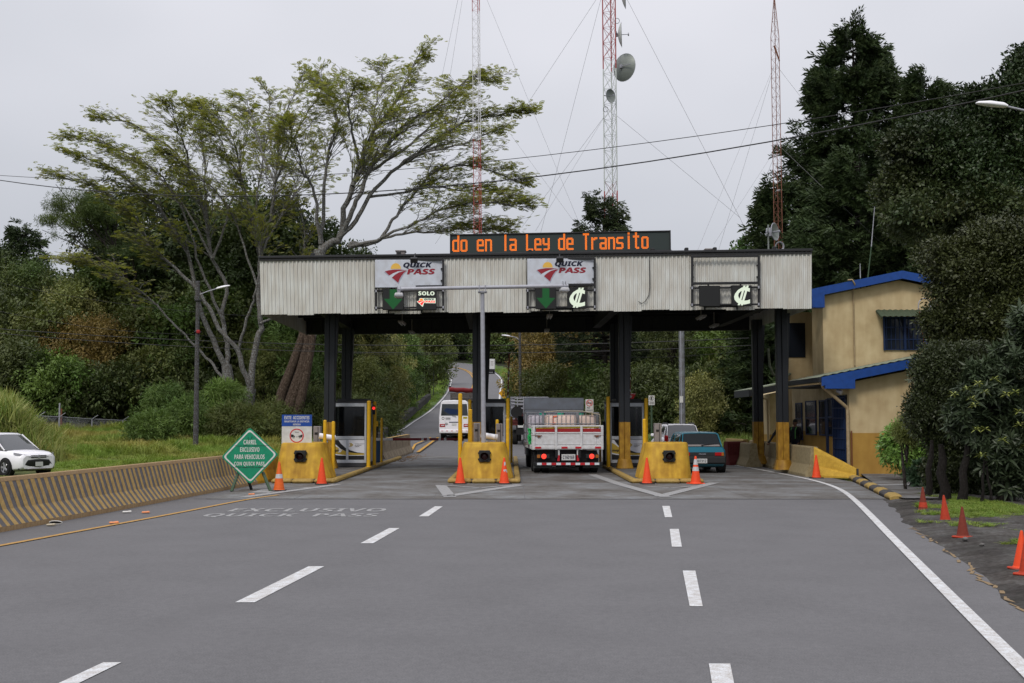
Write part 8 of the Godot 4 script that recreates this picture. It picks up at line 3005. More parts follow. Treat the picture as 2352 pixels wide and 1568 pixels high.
# spreading tree grown limb by limb: guides are polylines in the picture at the tree's distance, with wander in depth
func spreading_tree(called: String, label: String, d: float, trunk: Array, trunk_r: Array, limbs: Array, a: Color, b: Color, sprays: float, depth_span: float, bark := "bark_grey") -> Node3D:
	var foot := P(trunk[0][0], trunk[0][1], d)
	var o := thing(called, label, "tree", Vector3(foot.x, terr(foot.x, d), -d), 0, "spreading umbrella trees left of the canopy")
	var org := o.position
	var tp := PackedVector3Array()
	tp.push_back(Vector3(0, -0.5, 0))
	for q in trunk: tp.push_back(P(q[0], q[1], d) - org)
	var rr := PackedFloat32Array([trunk_r[0]])
	for q in trunk_r: rr.push_back(q)
	var tr := MB.new()
	tr.tube(tp, rr, 9)
	part("trunk", tr, M[bark], o)
	var lm := MB.new()
	var twigs := MB.new()
	var xfs := []
	var cols := []
	for l in limbs:
		var pts := []
		var dz0: float = l[0]
		var dz1: float = l[1]
		var r0: float = l[2]
		var g: Array = l[3]
		var leafy: float = (l[4] if l.size() > 4 else 0.40) * 0.78
		for i in g.size():
			var t := float(i) / (g.size() - 1)
			pts.push_back(P(g[i][0], g[i][1], d + lerpf(dz0, dz1, t)) - org)
		pts = smooth_line(pts, 4)
		# a little crookedness
		for i in range(1, pts.size() - 1): pts[i] += Vector3(rng.randfn(), rng.randfn(), rng.randfn()) * 0.05
		var pv := PackedVector3Array(pts)
		var rad := PackedFloat32Array()
		for i in pv.size(): rad.push_back(lerpf(r0 * 0.85, 0.025, pow(float(i) / (pv.size() - 1), 0.8)))
		lm.tube(pv, rad, 7, false)
		# secondary branches fan out to the side and flatten
		var m := pv.size()
		var j := int(m * leafy)
		while j < m:
			var t := float(j) / (m - 1)
			var dirv := (pv[mini(j + 1, m - 1)] - pv[maxi(j - 1, 0)]).normalized()
			for e in 3:
				var yaw := rng.randf_range(-1.3, 1.3)
				var s := (dirv.rotated(Vector3.UP, yaw) * Vector3(1, 0.45, 1) + Vector3(0, rng.randf_range(0.0, 0.55), 0)).normalized()
				branch(twigs, xfs, cols, pv[j], s, rng.randf_range(2.2, 5.4) * lerpf(1.0, 0.30, t), clampf(rad[j] * 0.4, 0.022, 0.06), 0, a, b, sprays)
			j += 1
		branch(twigs, xfs, cols, pv[m - 1], (pv[m - 1] - pv[m - 3]).normalized(), 1.0, 0.03, 0, a, b, sprays)
	part("limbs", lm, M[bark], o)
	part("twigs", twigs, M[bark], o).set_meta("kind", "stuff")
	scatter("crown", "feather", xfs, cols, o)
	return o
func branch(mb: MB, xfs: Array, cols: Array, p: Vector3, dirv: Vector3, l: float, r: float, level: int, a: Color, b: Color, sprays: float) -> void:
	var pts := PackedVector3Array([p])
	var rad := PackedFloat32Array([r])
	var n := 5
	var q := p
	for i in n:
		dirv = (dirv * Vector3(1, 0.80, 1) + Vector3(rng.randfn() * 0.10, rng.randfn() * 0.05 + 0.02, rng.randfn() * 0.10)).normalized()
		q += dirv * l / n
		pts.push_back(q)
		rad.push_back(lerpf(r, 0.012, float(i + 1) / n))
		if level == 0 and i >= 1:
			for s in [-1.0, 1.0]:
				if rng.randf() < 0.85:
					branch(mb, xfs, cols, q, dirv.rotated(Vector3.UP, s * rng.randf_range(0.45, 1.0)), l * rng.randf_range(0.22, 0.42), r * 0.4, 1, a, b, sprays)
		if (level == 1 and i >= 1) or (level == 0 and i >= 3):
			var cnt := int(sprays * rng.randf_range(0.4, 1.5) + rng.randf())
			for k in cnt:
				var f := dirv.rotated(Vector3.UP, rng.randfn() * 0.8)
				f = (f + Vector3(0, rng.randf_range(-0.45, 0.10), 0)).normalized()
				var zz := f.cross(Vector3.UP).normalized()
				var bs := Basis(f, zz.cross(f), zz).rotated(f, rng.randfn() * 0.35)
				xfs.push_back(Transform3D(bs * Basis.from_scale(Vector3.ONE * rng.randf_range(0.22, 0.46)), q + Vector3(rng.randfn() * 0.22, rng.randfn() * 0.10, rng.randfn() * 0.22)))
				cols.push_back(tint(a, b))
	mb.tube(pts, rad, 3, false)

func make_trees() -> void:
	var olive := Color(0.34, 0.33, 0.14)
	var olive2 := Color(0.25, 0.30, 0.10)
	# --- the three spreading trees
	spreading_tree("umbrella_tree", "spreading umbrella tree with the leftmost pale trunk, leaning limbs far to the left", 84.0, [[536, 960], [534, 947], [526, 880], [521, 838]], [0.55, 0.50, 0.42, 0.36], [
		[0, -3, 0.26, [[523, 850], [488, 780], [455, 699], [448, 646], [421, 564], [376, 496], [350, 458], [300, 420], [250, 385], [165, 350]], 0.5],
		[0, 2, 0.24, [[523, 840], [523, 789], [512, 733], [517, 654], [489, 594], [474, 507], [459, 443], [425, 380], [380, 330], [300, 285], [235, 272]], 0.52],
		[0, 3, 0.14, [[524, 885], [490, 838], [452, 797], [395, 737], [350, 692], [286, 643], [245, 615], [203, 601], [160, 600]], 0.62],
		[0, -5, 0.14, [[512, 733], [470, 640], [440, 540], [400, 440], [340, 380], [260, 335], [185, 318]], 0.55],
		[0, 4, 0.12, [[489, 594], [520, 500], [545, 420], [560, 340], [570, 270]], 0.5],
		[0, -4, 0.11, [[474, 507], [440, 420], [430, 350], [405, 290], [395, 245]], 0.5],
		[0, 5, 0.11, [[489, 594], [440, 500], [390, 430], [330, 378], [270, 345]], 0.4],
		[0, 1, 0.11, [[474, 507], [472, 420], [465, 340], [450, 262]], 0.4]], olive, olive2, 0.45, 6.0)
	spreading_tree("umbrella_tree", "spreading umbrella tree with a forked pale trunk just left of the canopy end", 82.0, [[571, 960], [568, 936], [572, 910], [576, 891]], [0.55, 0.5, 0.45, 0.40], [
		[0, -3, 0.26, [[576, 891], [565, 865], [546, 804], [504, 752], [470, 691], [429, 639], [376, 594], [346, 567], [314, 511], [270, 465], [225, 430], [140, 408]], 0.62],
		[0, 3, 0.30, [[576, 891], [587, 789], [598, 744], [595, 676], [600, 590], [620, 500], [632, 420], [640, 350], [652, 270], [690, 185]], 0.55],
		[0, -2, 0.14, [[546, 804], [560, 760], [575, 715], [585, 680], [600, 600], [585, 520], [560, 440], [530, 370], [500, 310], [470, 255]], 0.55],
		[0, 4, 0.12, [[598, 744], [632, 722], [680, 640], [700, 560], [690, 480], [670, 400]], 0.5],
		[0, -4, 0.13, [[600, 590], [570, 480], [555, 400], [535, 320], [500, 260]], 0.5],
		[0, 5, 0.12, [[632, 420], [600, 340], [580, 270], [560, 225]], 0.45],
		[0, -5, 0.12, [[632, 420], [665, 340], [700, 270], [740, 205]], 0.45],
		[0, 3, 0.11, [[600, 590], [640, 500], [690, 425], [715, 350]], 0.4],
		[0, -1, 0.11, [[595, 676], [560, 560], [520, 470], [460, 405], [400, 360]], 0.4],
		[0, 4, 0.10, [[600, 590], [590, 480], [600, 390], [615, 300], [620, 225]], 0.4]], olive, olive2, 0.45, 6.0)
	spreading_tree("umbrella_tree", "largest spreading umbrella tree whose leaning trunk passes behind the canopy end", 79.0, [[655, 1000], [668, 930], [690, 860], [712, 770], [722, 700], [728, 640], [735, 574]], [0.55, 0.5, 0.48, 0.46, 0.44, 0.42, 0.40], [
		[0, 2, 0.34, [[735, 580], [760, 556], [782, 542], [792, 481], [810, 427], [828, 374], [850, 316], [878, 277], [907, 238], [932, 184], [960, 130]], 0.42],
		[0, -3, 0.24, [[782, 542], [803, 499], [826, 445], [850, 392], [900, 320], [935, 281], [1007, 238], [1078, 178], [1120, 186]], 0.42],
		[0, -1, 0.22, [[782, 545], [815, 510], [850, 452], [918, 381], [971, 345], [1043, 295], [1096, 272], [1150, 262], [1196, 255]], 0.5],
		[0, 3, 0.18, [[803, 560], [864, 556], [890, 520], [918, 485], [971, 424], [1007, 392], [1078, 380], [1150, 400], [1180, 415]], 0.45],
		[0, -3, 0.15, [[800, 565], [864, 552], [918, 527], [989, 492], [1040, 475], [1096, 467], [1150, 468], [1190, 474]], 0.45],
		[0, 2, 0.14, [[800, 568], [880, 548], [940, 536], [1007, 533], [1060, 528], [1114, 524], [1150, 530]], 0.4],
		[0, 2, 0.2, [[735, 580], [739, 513], [746, 417], [753, 363], [775, 284], [752, 220], [738, 185]], 0.55],
		[0, -3, 0.16, [[736, 560], [721, 445], [700, 400], [685, 350], [670, 300]], 0.5],
		[0, 4, 0.16, [[810, 427], [850, 350], [860, 270], [870, 200], [880, 155]], 0.5],
		[0, -4, 0.14, [[828, 374], [810, 300], [800, 240], [810, 205]], 0.5],
		[0, 5, 0.14, [[850, 392], [930, 340], [990, 290], [1040, 235], [1060, 200]], 0.45],
		[0, -5, 0.12, [[918, 381], [980, 350], [1060, 330], [1120, 305]], 0.45],
		[0, 5, 0.12, [[850, 452], [930, 440], [1000, 430], [1080, 440], [1140, 440]], 0.45]], olive, olive2, 0.45, 6.0, "bark_grey")
	# the buttressed second stem beside the leaning trunk
	var bt := thing("old_tree_trunk", "broken brown old trunk with buttress roots leaning beside the largest umbrella tree", "tree trunk", P(640, 995, 80.5) * Vector3(1, 0, 1))
	for q in [[[628, 990], [648, 900], [675, 830], [695, 770], [698, 690], [690, 600]], [[650, 995], [662, 930], [690, 850], [705, 790], [706, 720]], [[672, 995], [690, 920], [705, 850], [716, 790], [720, 740]], [[640, 1000], [672, 920], [690, 870], [712, 810]]]:
		var b := MB.new()
		var p := PackedVector3Array()
		for e in q: p.push_back(P(e[0], e[1], 78.4) - bt.position)
		b.tube(p, PackedFloat32Array([0.42, 0.34, 0.3, 0.26, 0.2, 0.14]), 8)
		part("root_stem", b, M.bark_brown, bt)
	# --- forest behind the left field, each tree by hand: [px, top, d, spread, kind, tone, label]
	var tones := {"dark": [Color(0.040, 0.066, 0.018), Color(0.078, 0.098, 0.028)], "mid": [Color(0.065, 0.11, 0.025), Color(0.115, 0.13, 0.036)], "bright": [Color(0.11, 0.20, 0.04), Color(0.16, 0.24, 0.055)], "rust": [Color(0.155, 0.135, 0.034), Color(0.22, 0.155, 0.045)], "pale": [Color(0.16, 0.20, 0.06), Color(0.26, 0.25, 0.085)], "lush": [Color(0.06, 0.13, 0.028), Color(0.125, 0.19, 0.045)]}
	var L := [
		[-70, 545, 112, 6.5, "broad", "dark", "dark tree cut by the left picture edge, back row"], [10, 560, 116, 5.5, "broad_fine", "dark", "dark ragged tree at the far left of the skyline"], [75, 590, 108, 5.0, "broad_fine", "mid", "greenish tree in the left skyline, right of the ragged dark one"], [125, 620, 118, 4.5, "broad", "mid", "low rounded tree in the left skyline gap"],
		[250, 395, 104, 4.8, "broad", "dark", "tall dark crown showing under the left umbrella tree's tips"], [390, 375, 100, 5.6, "broad", "dark", "tall dark leafy tree behind the two pale trunks"], [480, 480, 98, 5.4, "broad", "dark", "dark dense tree directly behind the lamp of the left pole"], [350, 520, 102, 5.2, "broad", "dark", "dark dense tree behind the low left limb"], [600, 415, 96, 5.4, "broad", "dark", "dark tree behind the forked pale trunk"], [545, 400, 99, 5.0, "broad", "mid", "mid green crown between the two pale trunks"], [690, 470, 95, 5.4, "broad", "dark", "dark tree behind the left end of the canopy"], [770, 545, 98, 4.8, "broad", "dark", "dark tree just showing above the canopy's left part"], [830, 560, 101, 3.6, "broad_fine", "dark", "small dark tree topping the canopy beside the emblem sign"],
		[170, 640, 98, 4.6, "broad_fine", "pale", "yellowish pale tree in the left forest below the skyline"], [250, 590, 101, 4.4, "broad", "mid", "mid green tree between yellowish and dark crowns on the left"], [20, 680, 96, 5.2, "broad", "dark", "dark tree low on the left picture edge, middle row"],
		[95, 700, 92, 4.6, "broad", "mid", "mid green tree of the left middle row above the bright one"], [235, 725, 90, 4.4, "broad_fine", "rust", "rust brown flowering tree on the left above the cables"], [160, 735, 91, 3.8, "broad_fine", "rust", "smaller rust tinged tree left of the rust brown one"], [330, 700, 92, 4.6, "broad", "mid", "mid green tree right of the rust brown one"], [420, 690, 91, 4.6, "broad", "lush", "lush tree behind the left utility pole"], [510, 640, 92, 4.8, "broad", "mid", "mid green tree behind the left pale trunk"],
		[45, 790, 86, 4.2, "broad", "dark", "dark shrubby tree at the left edge behind the tall grass"], [135, 815, 85, 3.6, "broad", "bright", "bright green tree in the dark left forest front"], [210, 860, 86, 3.8, "broad", "dark", "dark undergrowth tree behind the fence's left part"], [290, 840, 87, 4.0, "broad", "dark", "dark undergrowth tree behind the fence's right part"], [370, 800, 88, 4.2, "broad", "mid", "mid green tree just left of the utility pole foot"], [260, 770, 93, 4.4, "broad", "dark", "dark filled tree between the rust crown and the fence"], [440, 860, 87, 3.6, "broad", "dark", "dark tree behind the utility pole's lower half"],
		[655, 690, 90, 4.6, "narrow", "lush", "bamboo-like tree behind the leaning trunks"], [720, 720, 92, 4.6, "narrow", "mid", "bamboo-like tree left of the first column"], [610, 780, 88, 3.6, "narrow", "mid", "feathery tree between the pale forked trunk and the old trunk"], [790, 690, 96, 4.8, "narrow", "pale", "pale bamboo-like tree between the left columns"], [832, 710, 100, 3.9, "broad_fine", "mid", "bushy tree right of the left rear column under the canopy"],
		[850, 815, 88, 2.6, "broad_fine", "mid", "rounded bush tree behind the left booth roof"], [880, 740, 112, 3.4, "broad_fine", "pale", "pale leafy tree on the slope left of the climbing road"], [925, 745, 126, 3.2, "broad", "lush", "lush tree on the slope left of the climbing road"], [985, 742, 150, 3.7, "broad", "mid", "tall tree overhanging the climbing road on its left"], [1003, 765, 172, 3.0, "broad", "mid", "tree reaching over the far road bend"], [893, 830, 100, 2.2, "broad_fine", "pale", "pale shrub tree above the low stone wall"], [930, 835, 118, 1.9, "broad_fine", "lush", "round shrub tree above the middle of the low wall"], [958, 800, 140, 2.4, "broad", "dark", "dark tree above the far end of the low wall"],
		[1010, 700, 300, 15.0, "broad", "dark", "broad dark tree mass behind the bend, left of its top"], [1100, 690, 310, 15.0, "broad", "dark", "dark tree behind the bend straight above the road"], [1190, 690, 305, 15.0, "broad", "dark", "dark tree behind the bend on its right"], [1060, 735, 300, 9.0, "broad", "mid", "smaller green tree beside the outer road edge at the bend"], [1150, 745, 285, 9.0, "broad", "mid", "green tree above the far white truck"],
		[1232, 745, 130, 4.2, "broad", "rust", "brownish tree right of the distant lamp pole"], [1203, 850, 112, 2.5, "broad_fine", "mid", "bushy tree by the yellow diamond sign"], [1275, 735, 112, 5.4, "broad_fine", "rust", "wide brown tinged tree under the middle of the canopy"], [1345, 735, 108, 5.4, "broad_fine", "rust", "brown tinged tree left of the middle column"], [1262, 840, 100, 4.0, "broad_fine", "mid", "lower tree behind the stake truck"], [1310, 850, 96, 4.4, "broad_fine", "mid", "lower tree above the flatbed's headboard"], [1390, 840, 92, 4.2, "broad_fine", "lush", "lush tree right above the middle column's yellow post"],
		[1465, 730, 100, 5.2, "broad", "lush", "green tree between the middle column and the concrete pole"], [1530, 735, 96, 5.0, "broad", "mid", "green tree left of the concrete pole"], [1600, 730, 94, 5.2, "broad", "mid", "green tree right of the concrete pole"], [1670, 730, 90, 5.0, "broad", "bright", "bright green tree near the right paired columns"], [1450, 850, 84, 4.0, "broad", "dark", "dark shrub tree behind the right booth"], [1520, 850, 80, 3.6, "broad", "dark", "dark shrub tree behind the E sign"], [1590, 870, 78, 3.6, "broad", "dark", "dark shrub tree behind the teal and white cars"], [1660, 850, 76, 3.8, "broad", "dark", "dark shrub tree left of the paired columns"], [1610, 850, 72, 1.7, "broad_fine", "pale", "small yellow green branch tree against dark shrubs"], [1730, 780, 82, 4.2, "broad", "mid", "tree between the paired columns and the office"], [1770, 800, 80, 4.0, "broad", "dark", "dark tree seen left of the office wall"],
		[1540, 575, 86, 3.0, "broad_fine", "dark", "low dark treetop behind the message board's right end"], [1740, 540, 78, 4.0, "broad", "lush", "leafy treetop below the rusty mast at the canopy's right end"]]
	for q in L:
		var d: float = q[2]
		var x := P(q[0], 960, d).x
		var gy := terr(x, d)
		var top := P(q[0], q[1], d).y
		var h := maxf(2.5, top - gy)
		var t: Array = tones[q[5]]
		var area: float = q[3] * q[3] + q[3] * h * 0.55
		var size := clampf(q[3] * 0.115 + d * 0.0016, 0.4, 1.4)
		var n := int(clampf(area * 7.5 / (size * size * 1.5), 260, 1500))
		leafy_tree("forest_tree", q[6], "tree", "trees of the forest round the plaza", Vector3(x, gy, -d), h, q[3], q[4], n, size, t[0], t[1], 0.02 if h < 14 else 0.12, 10 if h < 16 else 14)
	# eucalyptus-like crown leaning out at the left skyline
	var eu := thing("leaning_tree", "open tree with a bright domed crown leaning out at the left skyline", "tree", Vector3(P(330, 960, 96).x, terr(P(330, 960, 96).x, 96), -96))
	var eb := []
	for q in [[180, 478, 2.5, 1.6], [130, 512, 1.6, 1.0], [225, 500, 1.8, 1.1], [250, 560, 1.8, 1.0], [300, 590, 1.8, 1.1]]: eb.push_back([P(q[0], q[1], 96 + rng.randf_range(-2, 2)) - eu.position, Vector3(q[2], q[3], q[2])])
	var lb := MB.new()
	lb.tube(PackedVector3Array([Vector3(0, -0.4, 0), P(325, 760, 96) - eu.position, P(300, 660, 96) - eu.position]), PackedFloat32Array([0.3, 0.22, 0.18]), 8)
	part("trunk", lb, M.bark_dark, eu)
	lb = MB.new()
	for q in eb:
		lb.tube(PackedVector3Array([P(300, 662, 96) - eu.position, (P(300, 662, 96) - eu.position).lerp(q[0], 0.55) + Vector3(0.5, -0.3, 0), q[0]]), PackedFloat32Array([0.13, 0.08, 0.03]), 6, false)
		for k in 5: lb.tube(PackedVector3Array([(P(300, 662, 96) - eu.position).lerp(q[0], 0.6) + Vector3(0.4, -0.2, 0), q[0] + Vector3(rng.randfn(), rng.randfn() * 0.5, rng.randfn()) * q[1].x * 0.6]), PackedFloat32Array([0.05, 0.02]), 4, false)
	part("limbs", lb, M.bark_dark, eu).set_meta("kind", "stuff")
	var xf0 := []
	var cc0 := []
	fill_blobs(eb, 900, 0.45, Color(0.05, 0.085, 0.02), Color(0.11, 0.15, 0.035), xf0, cc0, 0.1, 0.75)
	scatter("crown", "narrow", xf0, cc0, eu)
	# --- conifers
	var cg := "dark conifers right of the plaza"
	var ca := Color(0.024, 0.046, 0.014)
	var cb := Color(0.052, 0.078, 0.024)
	var at := func(px: float, d: float) -> Vector3:
		var x := P(px, 960, d).x
		return Vector3(x, terr(x, d), -d)
	var tall := func(px: float, py: float, d: float) -> float: return P(px, py, d).y - (at.call(px, d) as Vector3).y
	conifer("cypress_tree", "tallest dark cypress with a pointed top on the right", cg, at.call(1975, 74), tall.call(1975, 66, 74), 8.0, 9500, 0.8, ca, cb, 0.06, 0.70)
	conifer("cypress_tree", "dark cypress right of the tallest one with windswept tips", cg, at.call(2150, 70), tall.call(2165, 175, 70), 5.4, 4600, 0.85, ca, cb, 0.06, 0.75)
	conifer("cypress_tree", "lower green cypress in front of the tallest one behind the office roof", cg, at.call(1985, 64), tall.call(1985, 330, 64), 5.4, 4200, 0.85, Color(0.03, 0.055, 0.017), Color(0.055, 0.085, 0.028), 0.04, 0.6)
	conifer("cypress_tree", "dark young cypress left of the office beside the rusty mast", cg, at.call(1800, 72), tall.call(1800, 430, 72), 3.6, 2200, 0.85, ca, cb, 0.05, 0.7)
	conifer("cypress_tree", "dark low cypress filling in behind the office ridge", cg, at.call(2110, 62), tall.call(2110, 400, 62), 5.0, 3600, 0.85, ca, cb, 0.04, 0.55)
	conifer("pine_tree", "lone pine standing behind the widest mast above the message board", "", at.call(1387, 92), tall.call(1387, 462, 92), 3.4, 1500, 0.8, Color(0.03, 0.05, 0.02), Color(0.055, 0.075, 0.028), 0.3, 0.45)
	conifer("cypress_tree", "small ragged conifer on the far left skyline", "", at.call(45, 118), tall.call(45, 528, 118), 3.5, 900, 1.0, ca, cb, 0.3, 0.7)
	# --- big leafy trees at the right picture edge
	var bg := "broadleaf trees at the right picture edge"
	var big := func(label: String, d: float, bl: Array, kind: String, n: int, size: float, a: Color, b: Color, foot: Array) -> void:
		var f: Vector3 = at.call(foot[0], d)
		var o := thing("broadleaf_tree", label, "tree", f, 0, bg)
		var blobs := []
		for q in bl:
			var k: float = d / F
			blobs.push_back([P(q[0], q[1], d + (q[4] if q.size() > 4 else 0.0)) - f, Vector3(q[2] * k, q[3] * k, maxf(q[2], q[3]) * k * 0.9)])
		var tb := MB.new()
		var hub: Vector3 = blobs[0][0]
		tb.tube(PackedVector3Array([Vector3(0, -0.3, 0), hub * Vector3(0.3, 0.3, 0.3), hub * Vector3(0.8, 0.75, 0.8)]), PackedFloat32Array([0.22, 0.17, 0.10]), 9)
		part("trunk", tb, M.bark_dark, o)
		tb = MB.new()
		for q in blobs: tb.tube(PackedVector3Array([hub * Vector3(0.5, 0.5, 0.5), hub.lerp(q[0], 0.6), q[0]]), PackedFloat32Array([0.1, 0.06, 0.02]), 5, false)
		part("limbs", tb, M.bark_dark, o).set_meta("kind", "stuff")
		var xfs := []
		var cols := []
		fill_blobs(blobs, n, size, a, b, xfs, cols, 0.10, 0.5)
		scatter("crown", kind, xfs, cols, o)
	big.call("large dark glossy broadleaf tree with rusty tips filling the upper right corner", 44.0, [[2200, 420, 130, 110], [2120, 350, 90, 80], [2260, 330, 110, 80, 1.0], [2330, 250, 70, 90], [2360, 160, 40, 60], [2080, 440, 70, 60], [2150, 500, 110, 70, -1.0], [2280, 500, 120, 90, -1.0], [2370, 400, 100, 150], [2250, 240, 70, 40, 1.5]], "broad_gloss", 5200, 0.34, Color(0.028, 0.05, 0.016), Color(0.062, 0.072, 0.023), [2300, 1100])
	big.call("dark broadleaf tree overhanging the office's upper window", 34.0, [[2230, 640, 110, 80], [2160, 600, 60, 50], [2300, 590, 110, 90], [2340, 700, 90, 90], [2190, 680, 60, 55], [2270, 740, 110, 70], [2150, 740, 35, 45], [2190, 800, 55, 50]], "broad_gloss", 4600, 0.24, Color(0.030, 0.042, 0.014), Color(0.052, 0.062, 0.02), [2290, 1100])
	big.call("dense dark shrub tree against the office's cream wall", 27.8, [[2190, 900, 75, 90], [2150, 850, 50, 60], [2130, 950, 45, 60], [2210, 1000, 75, 60], [2230, 860, 70, 70], [2180, 1030, 45, 45], [2260, 950, 80, 90], [2210, 1070, 70, 45], [2285, 1070, 50, 60], [2160, 1085, 34, 45], [2185, 1110, 45, 35], [2230, 1110, 40, 40], [2310, 1110, 60, 40]], "broad_fine_gloss", 6000, 0.22, Color(0.026, 0.036, 0.013), Color(0.042, 0.055, 0.02), [2190, 1130])
	big.call("near shrub with long glossy leaves and yellow green tips at the right edge", 25.5, [[2270, 920, 70, 70], [2330, 850, 60, 70], [2220, 960, 50, 50], [2340, 960, 60, 80], [2300, 1030, 80, 60], [2260, 870, 50, 40], [2360, 760, 40, 60], [2335, 1100, 60, 55], [2300, 1080, 50, 50]], "whorl", 1500, 0.22, Color(0.030, 0.050, 0.024), Color(0.052, 0.072, 0.036), [2310, 1150])
	# pale fresh shoots of the near shrub
	var shx := []
	var shc := []
	for q in [[2190, 905], [2222, 892], [2250, 880], [2262, 900], [2310, 905], [2240, 930], [2245, 985], [2262, 985], [2330, 900], [2345, 975], [2335, 945], [2300, 1010], [2255, 1045], [2350, 1025], [2285, 870], [2230, 915]]:
		shx.push_back(Transform3D(Basis(Vector3.UP, rng.randf() * TAU) * Basis.from_scale(Vector3.ONE * 0.17), P(q[0] + rng.randfn() * 3, q[1], 24.6 + rng.randf_range(-0.2, 0.2)) - (get_child(get_child_count() - 1) as Node3D).position))
		shc.push_back(tint(Color(0.17, 0.21, 0.045), Color(0.24, 0.26, 0.06)))
	scatter("fresh_shoots", "whorl", shx, shc, get_child(get_child_count() - 1))
	# bare stems under the dark shrubs
	for q in [[2128, 1147, 2140, 1010, 0.07, "leaning dark stem at the left end under the shrubs"], [2168, 1155, 2160, 1020, 0.11, "thick dark crooked trunk under the middle of the shrubs"], [2205, 1158, 2222, 1010, 0.09, "dark trunk leaning right under the shrubs"], [2252, 1160, 2262, 1030, 0.03, "thin rusty stem before the ochre wall gap"], [2276, 1160, 2262, 1040, 0.028, "thin crooked stem right of the rusty one"]]:
		var f := G(q[0], q[1])
		var sm := thing("shrub_stem", q[5], "stem", f, 0, "bare stems under the dark shrubs")
		var b := MB.new()
		var tp := P(q[2], q[3], -f.z) - f
		b.tube(PackedVector3Array([Vector3(0, -0.1, 0), tp * 0.25 + Vector3(q[4] * 0.3, 0, 0.05), tp * 0.5 + Vector3(-q[4] * 0.3, 0, 0), tp * 0.75 + Vector3(q[4] * 0.3, 0, 0), tp]), PackedFloat32Array([q[4] * 1.6, q[4] * 1.05, q[4], q[4] * 0.85, q[4] * 0.5]), 8)
		part("stem", b, M.bark_black, sm)
	# --- garden plants before the office
	leafy_tree("garden_bush", "bright green leafy bush before the ochre wall by the footpath", "bush", "", G(2084, 1109), 1.75, 0.85, "broad_big", 520, 0.2, Color(0.08, 0.19, 0.03), Color(0.15, 0.26, 0.05), 0.12, 8)
	leafy_tree("garden_bush", "low dark strap leaved plant at the footpath edge", "bush", "", G(2122, 1124), 0.7, 0.45, "whorl", 60, 0.30, Color(0.035, 0.085, 0.035), Color(0.06, 0.11, 0.05), 0.0, 4)
	var fern := leafy_tree("tree_fern", "yellow green fern fronds reaching out from the dark shrub over the ochre wall", "fern", "", P(2080, 980, 29.5) * Vector3(1, 0, 1), 1.9, 0.45, "narrow", 120, 0.2, Color(0.10, 0.14, 0.03), Color(0.15, 0.17, 0.05), 0.55, 4)
	# --- bushes at the left forest's foot
	var lg := "bushes along the left forest's foot"
	for q in [[380, 893, 80, 2.6, "lush", "large lush bush left of the utility pole's foot"], [425, 925, 76, 2.0, "lush", "lush bush just left of the utility pole"], [480, 905, 80, 2.2, "lush", "feathery bush right of the utility pole"], [515, 870, 79, 1.7, "bright", "bright feathery bush before the left pale trunk"], [540, 935, 75, 2.0, "mid", "bush at the foot of the left pale trunk"], [595, 945, 74, 2.0, "mid", "bush at the foot of the forked pale trunk"], [625, 930, 77, 2.0, "mid", "bush left of the old trunk's roots"], [700, 900, 80, 2.6, "dark", "dark bush behind the blue and white sign"], [735, 890, 84, 2.6, "dark", "dark bush left of the first column's foot"], [345, 955, 72, 1.5, "lush", "low bush where the fence ends"], [820, 930, 74, 2.4, "dark", "dark bush behind the left booth"], [870, 925, 84, 2.2, "dark", "dark bush right of the left booth over the wall"]]:
		var p: Vector3 = at.call(q[0], q[2])
		leafy_tree("field_bush", q[5], "bush", lg, p, P(q[0], q[1], q[2]).y - p.y, q[3], "narrow", 330, 0.55, tones[q[4]][0], tones[q[4]][1], 0.0, 8)
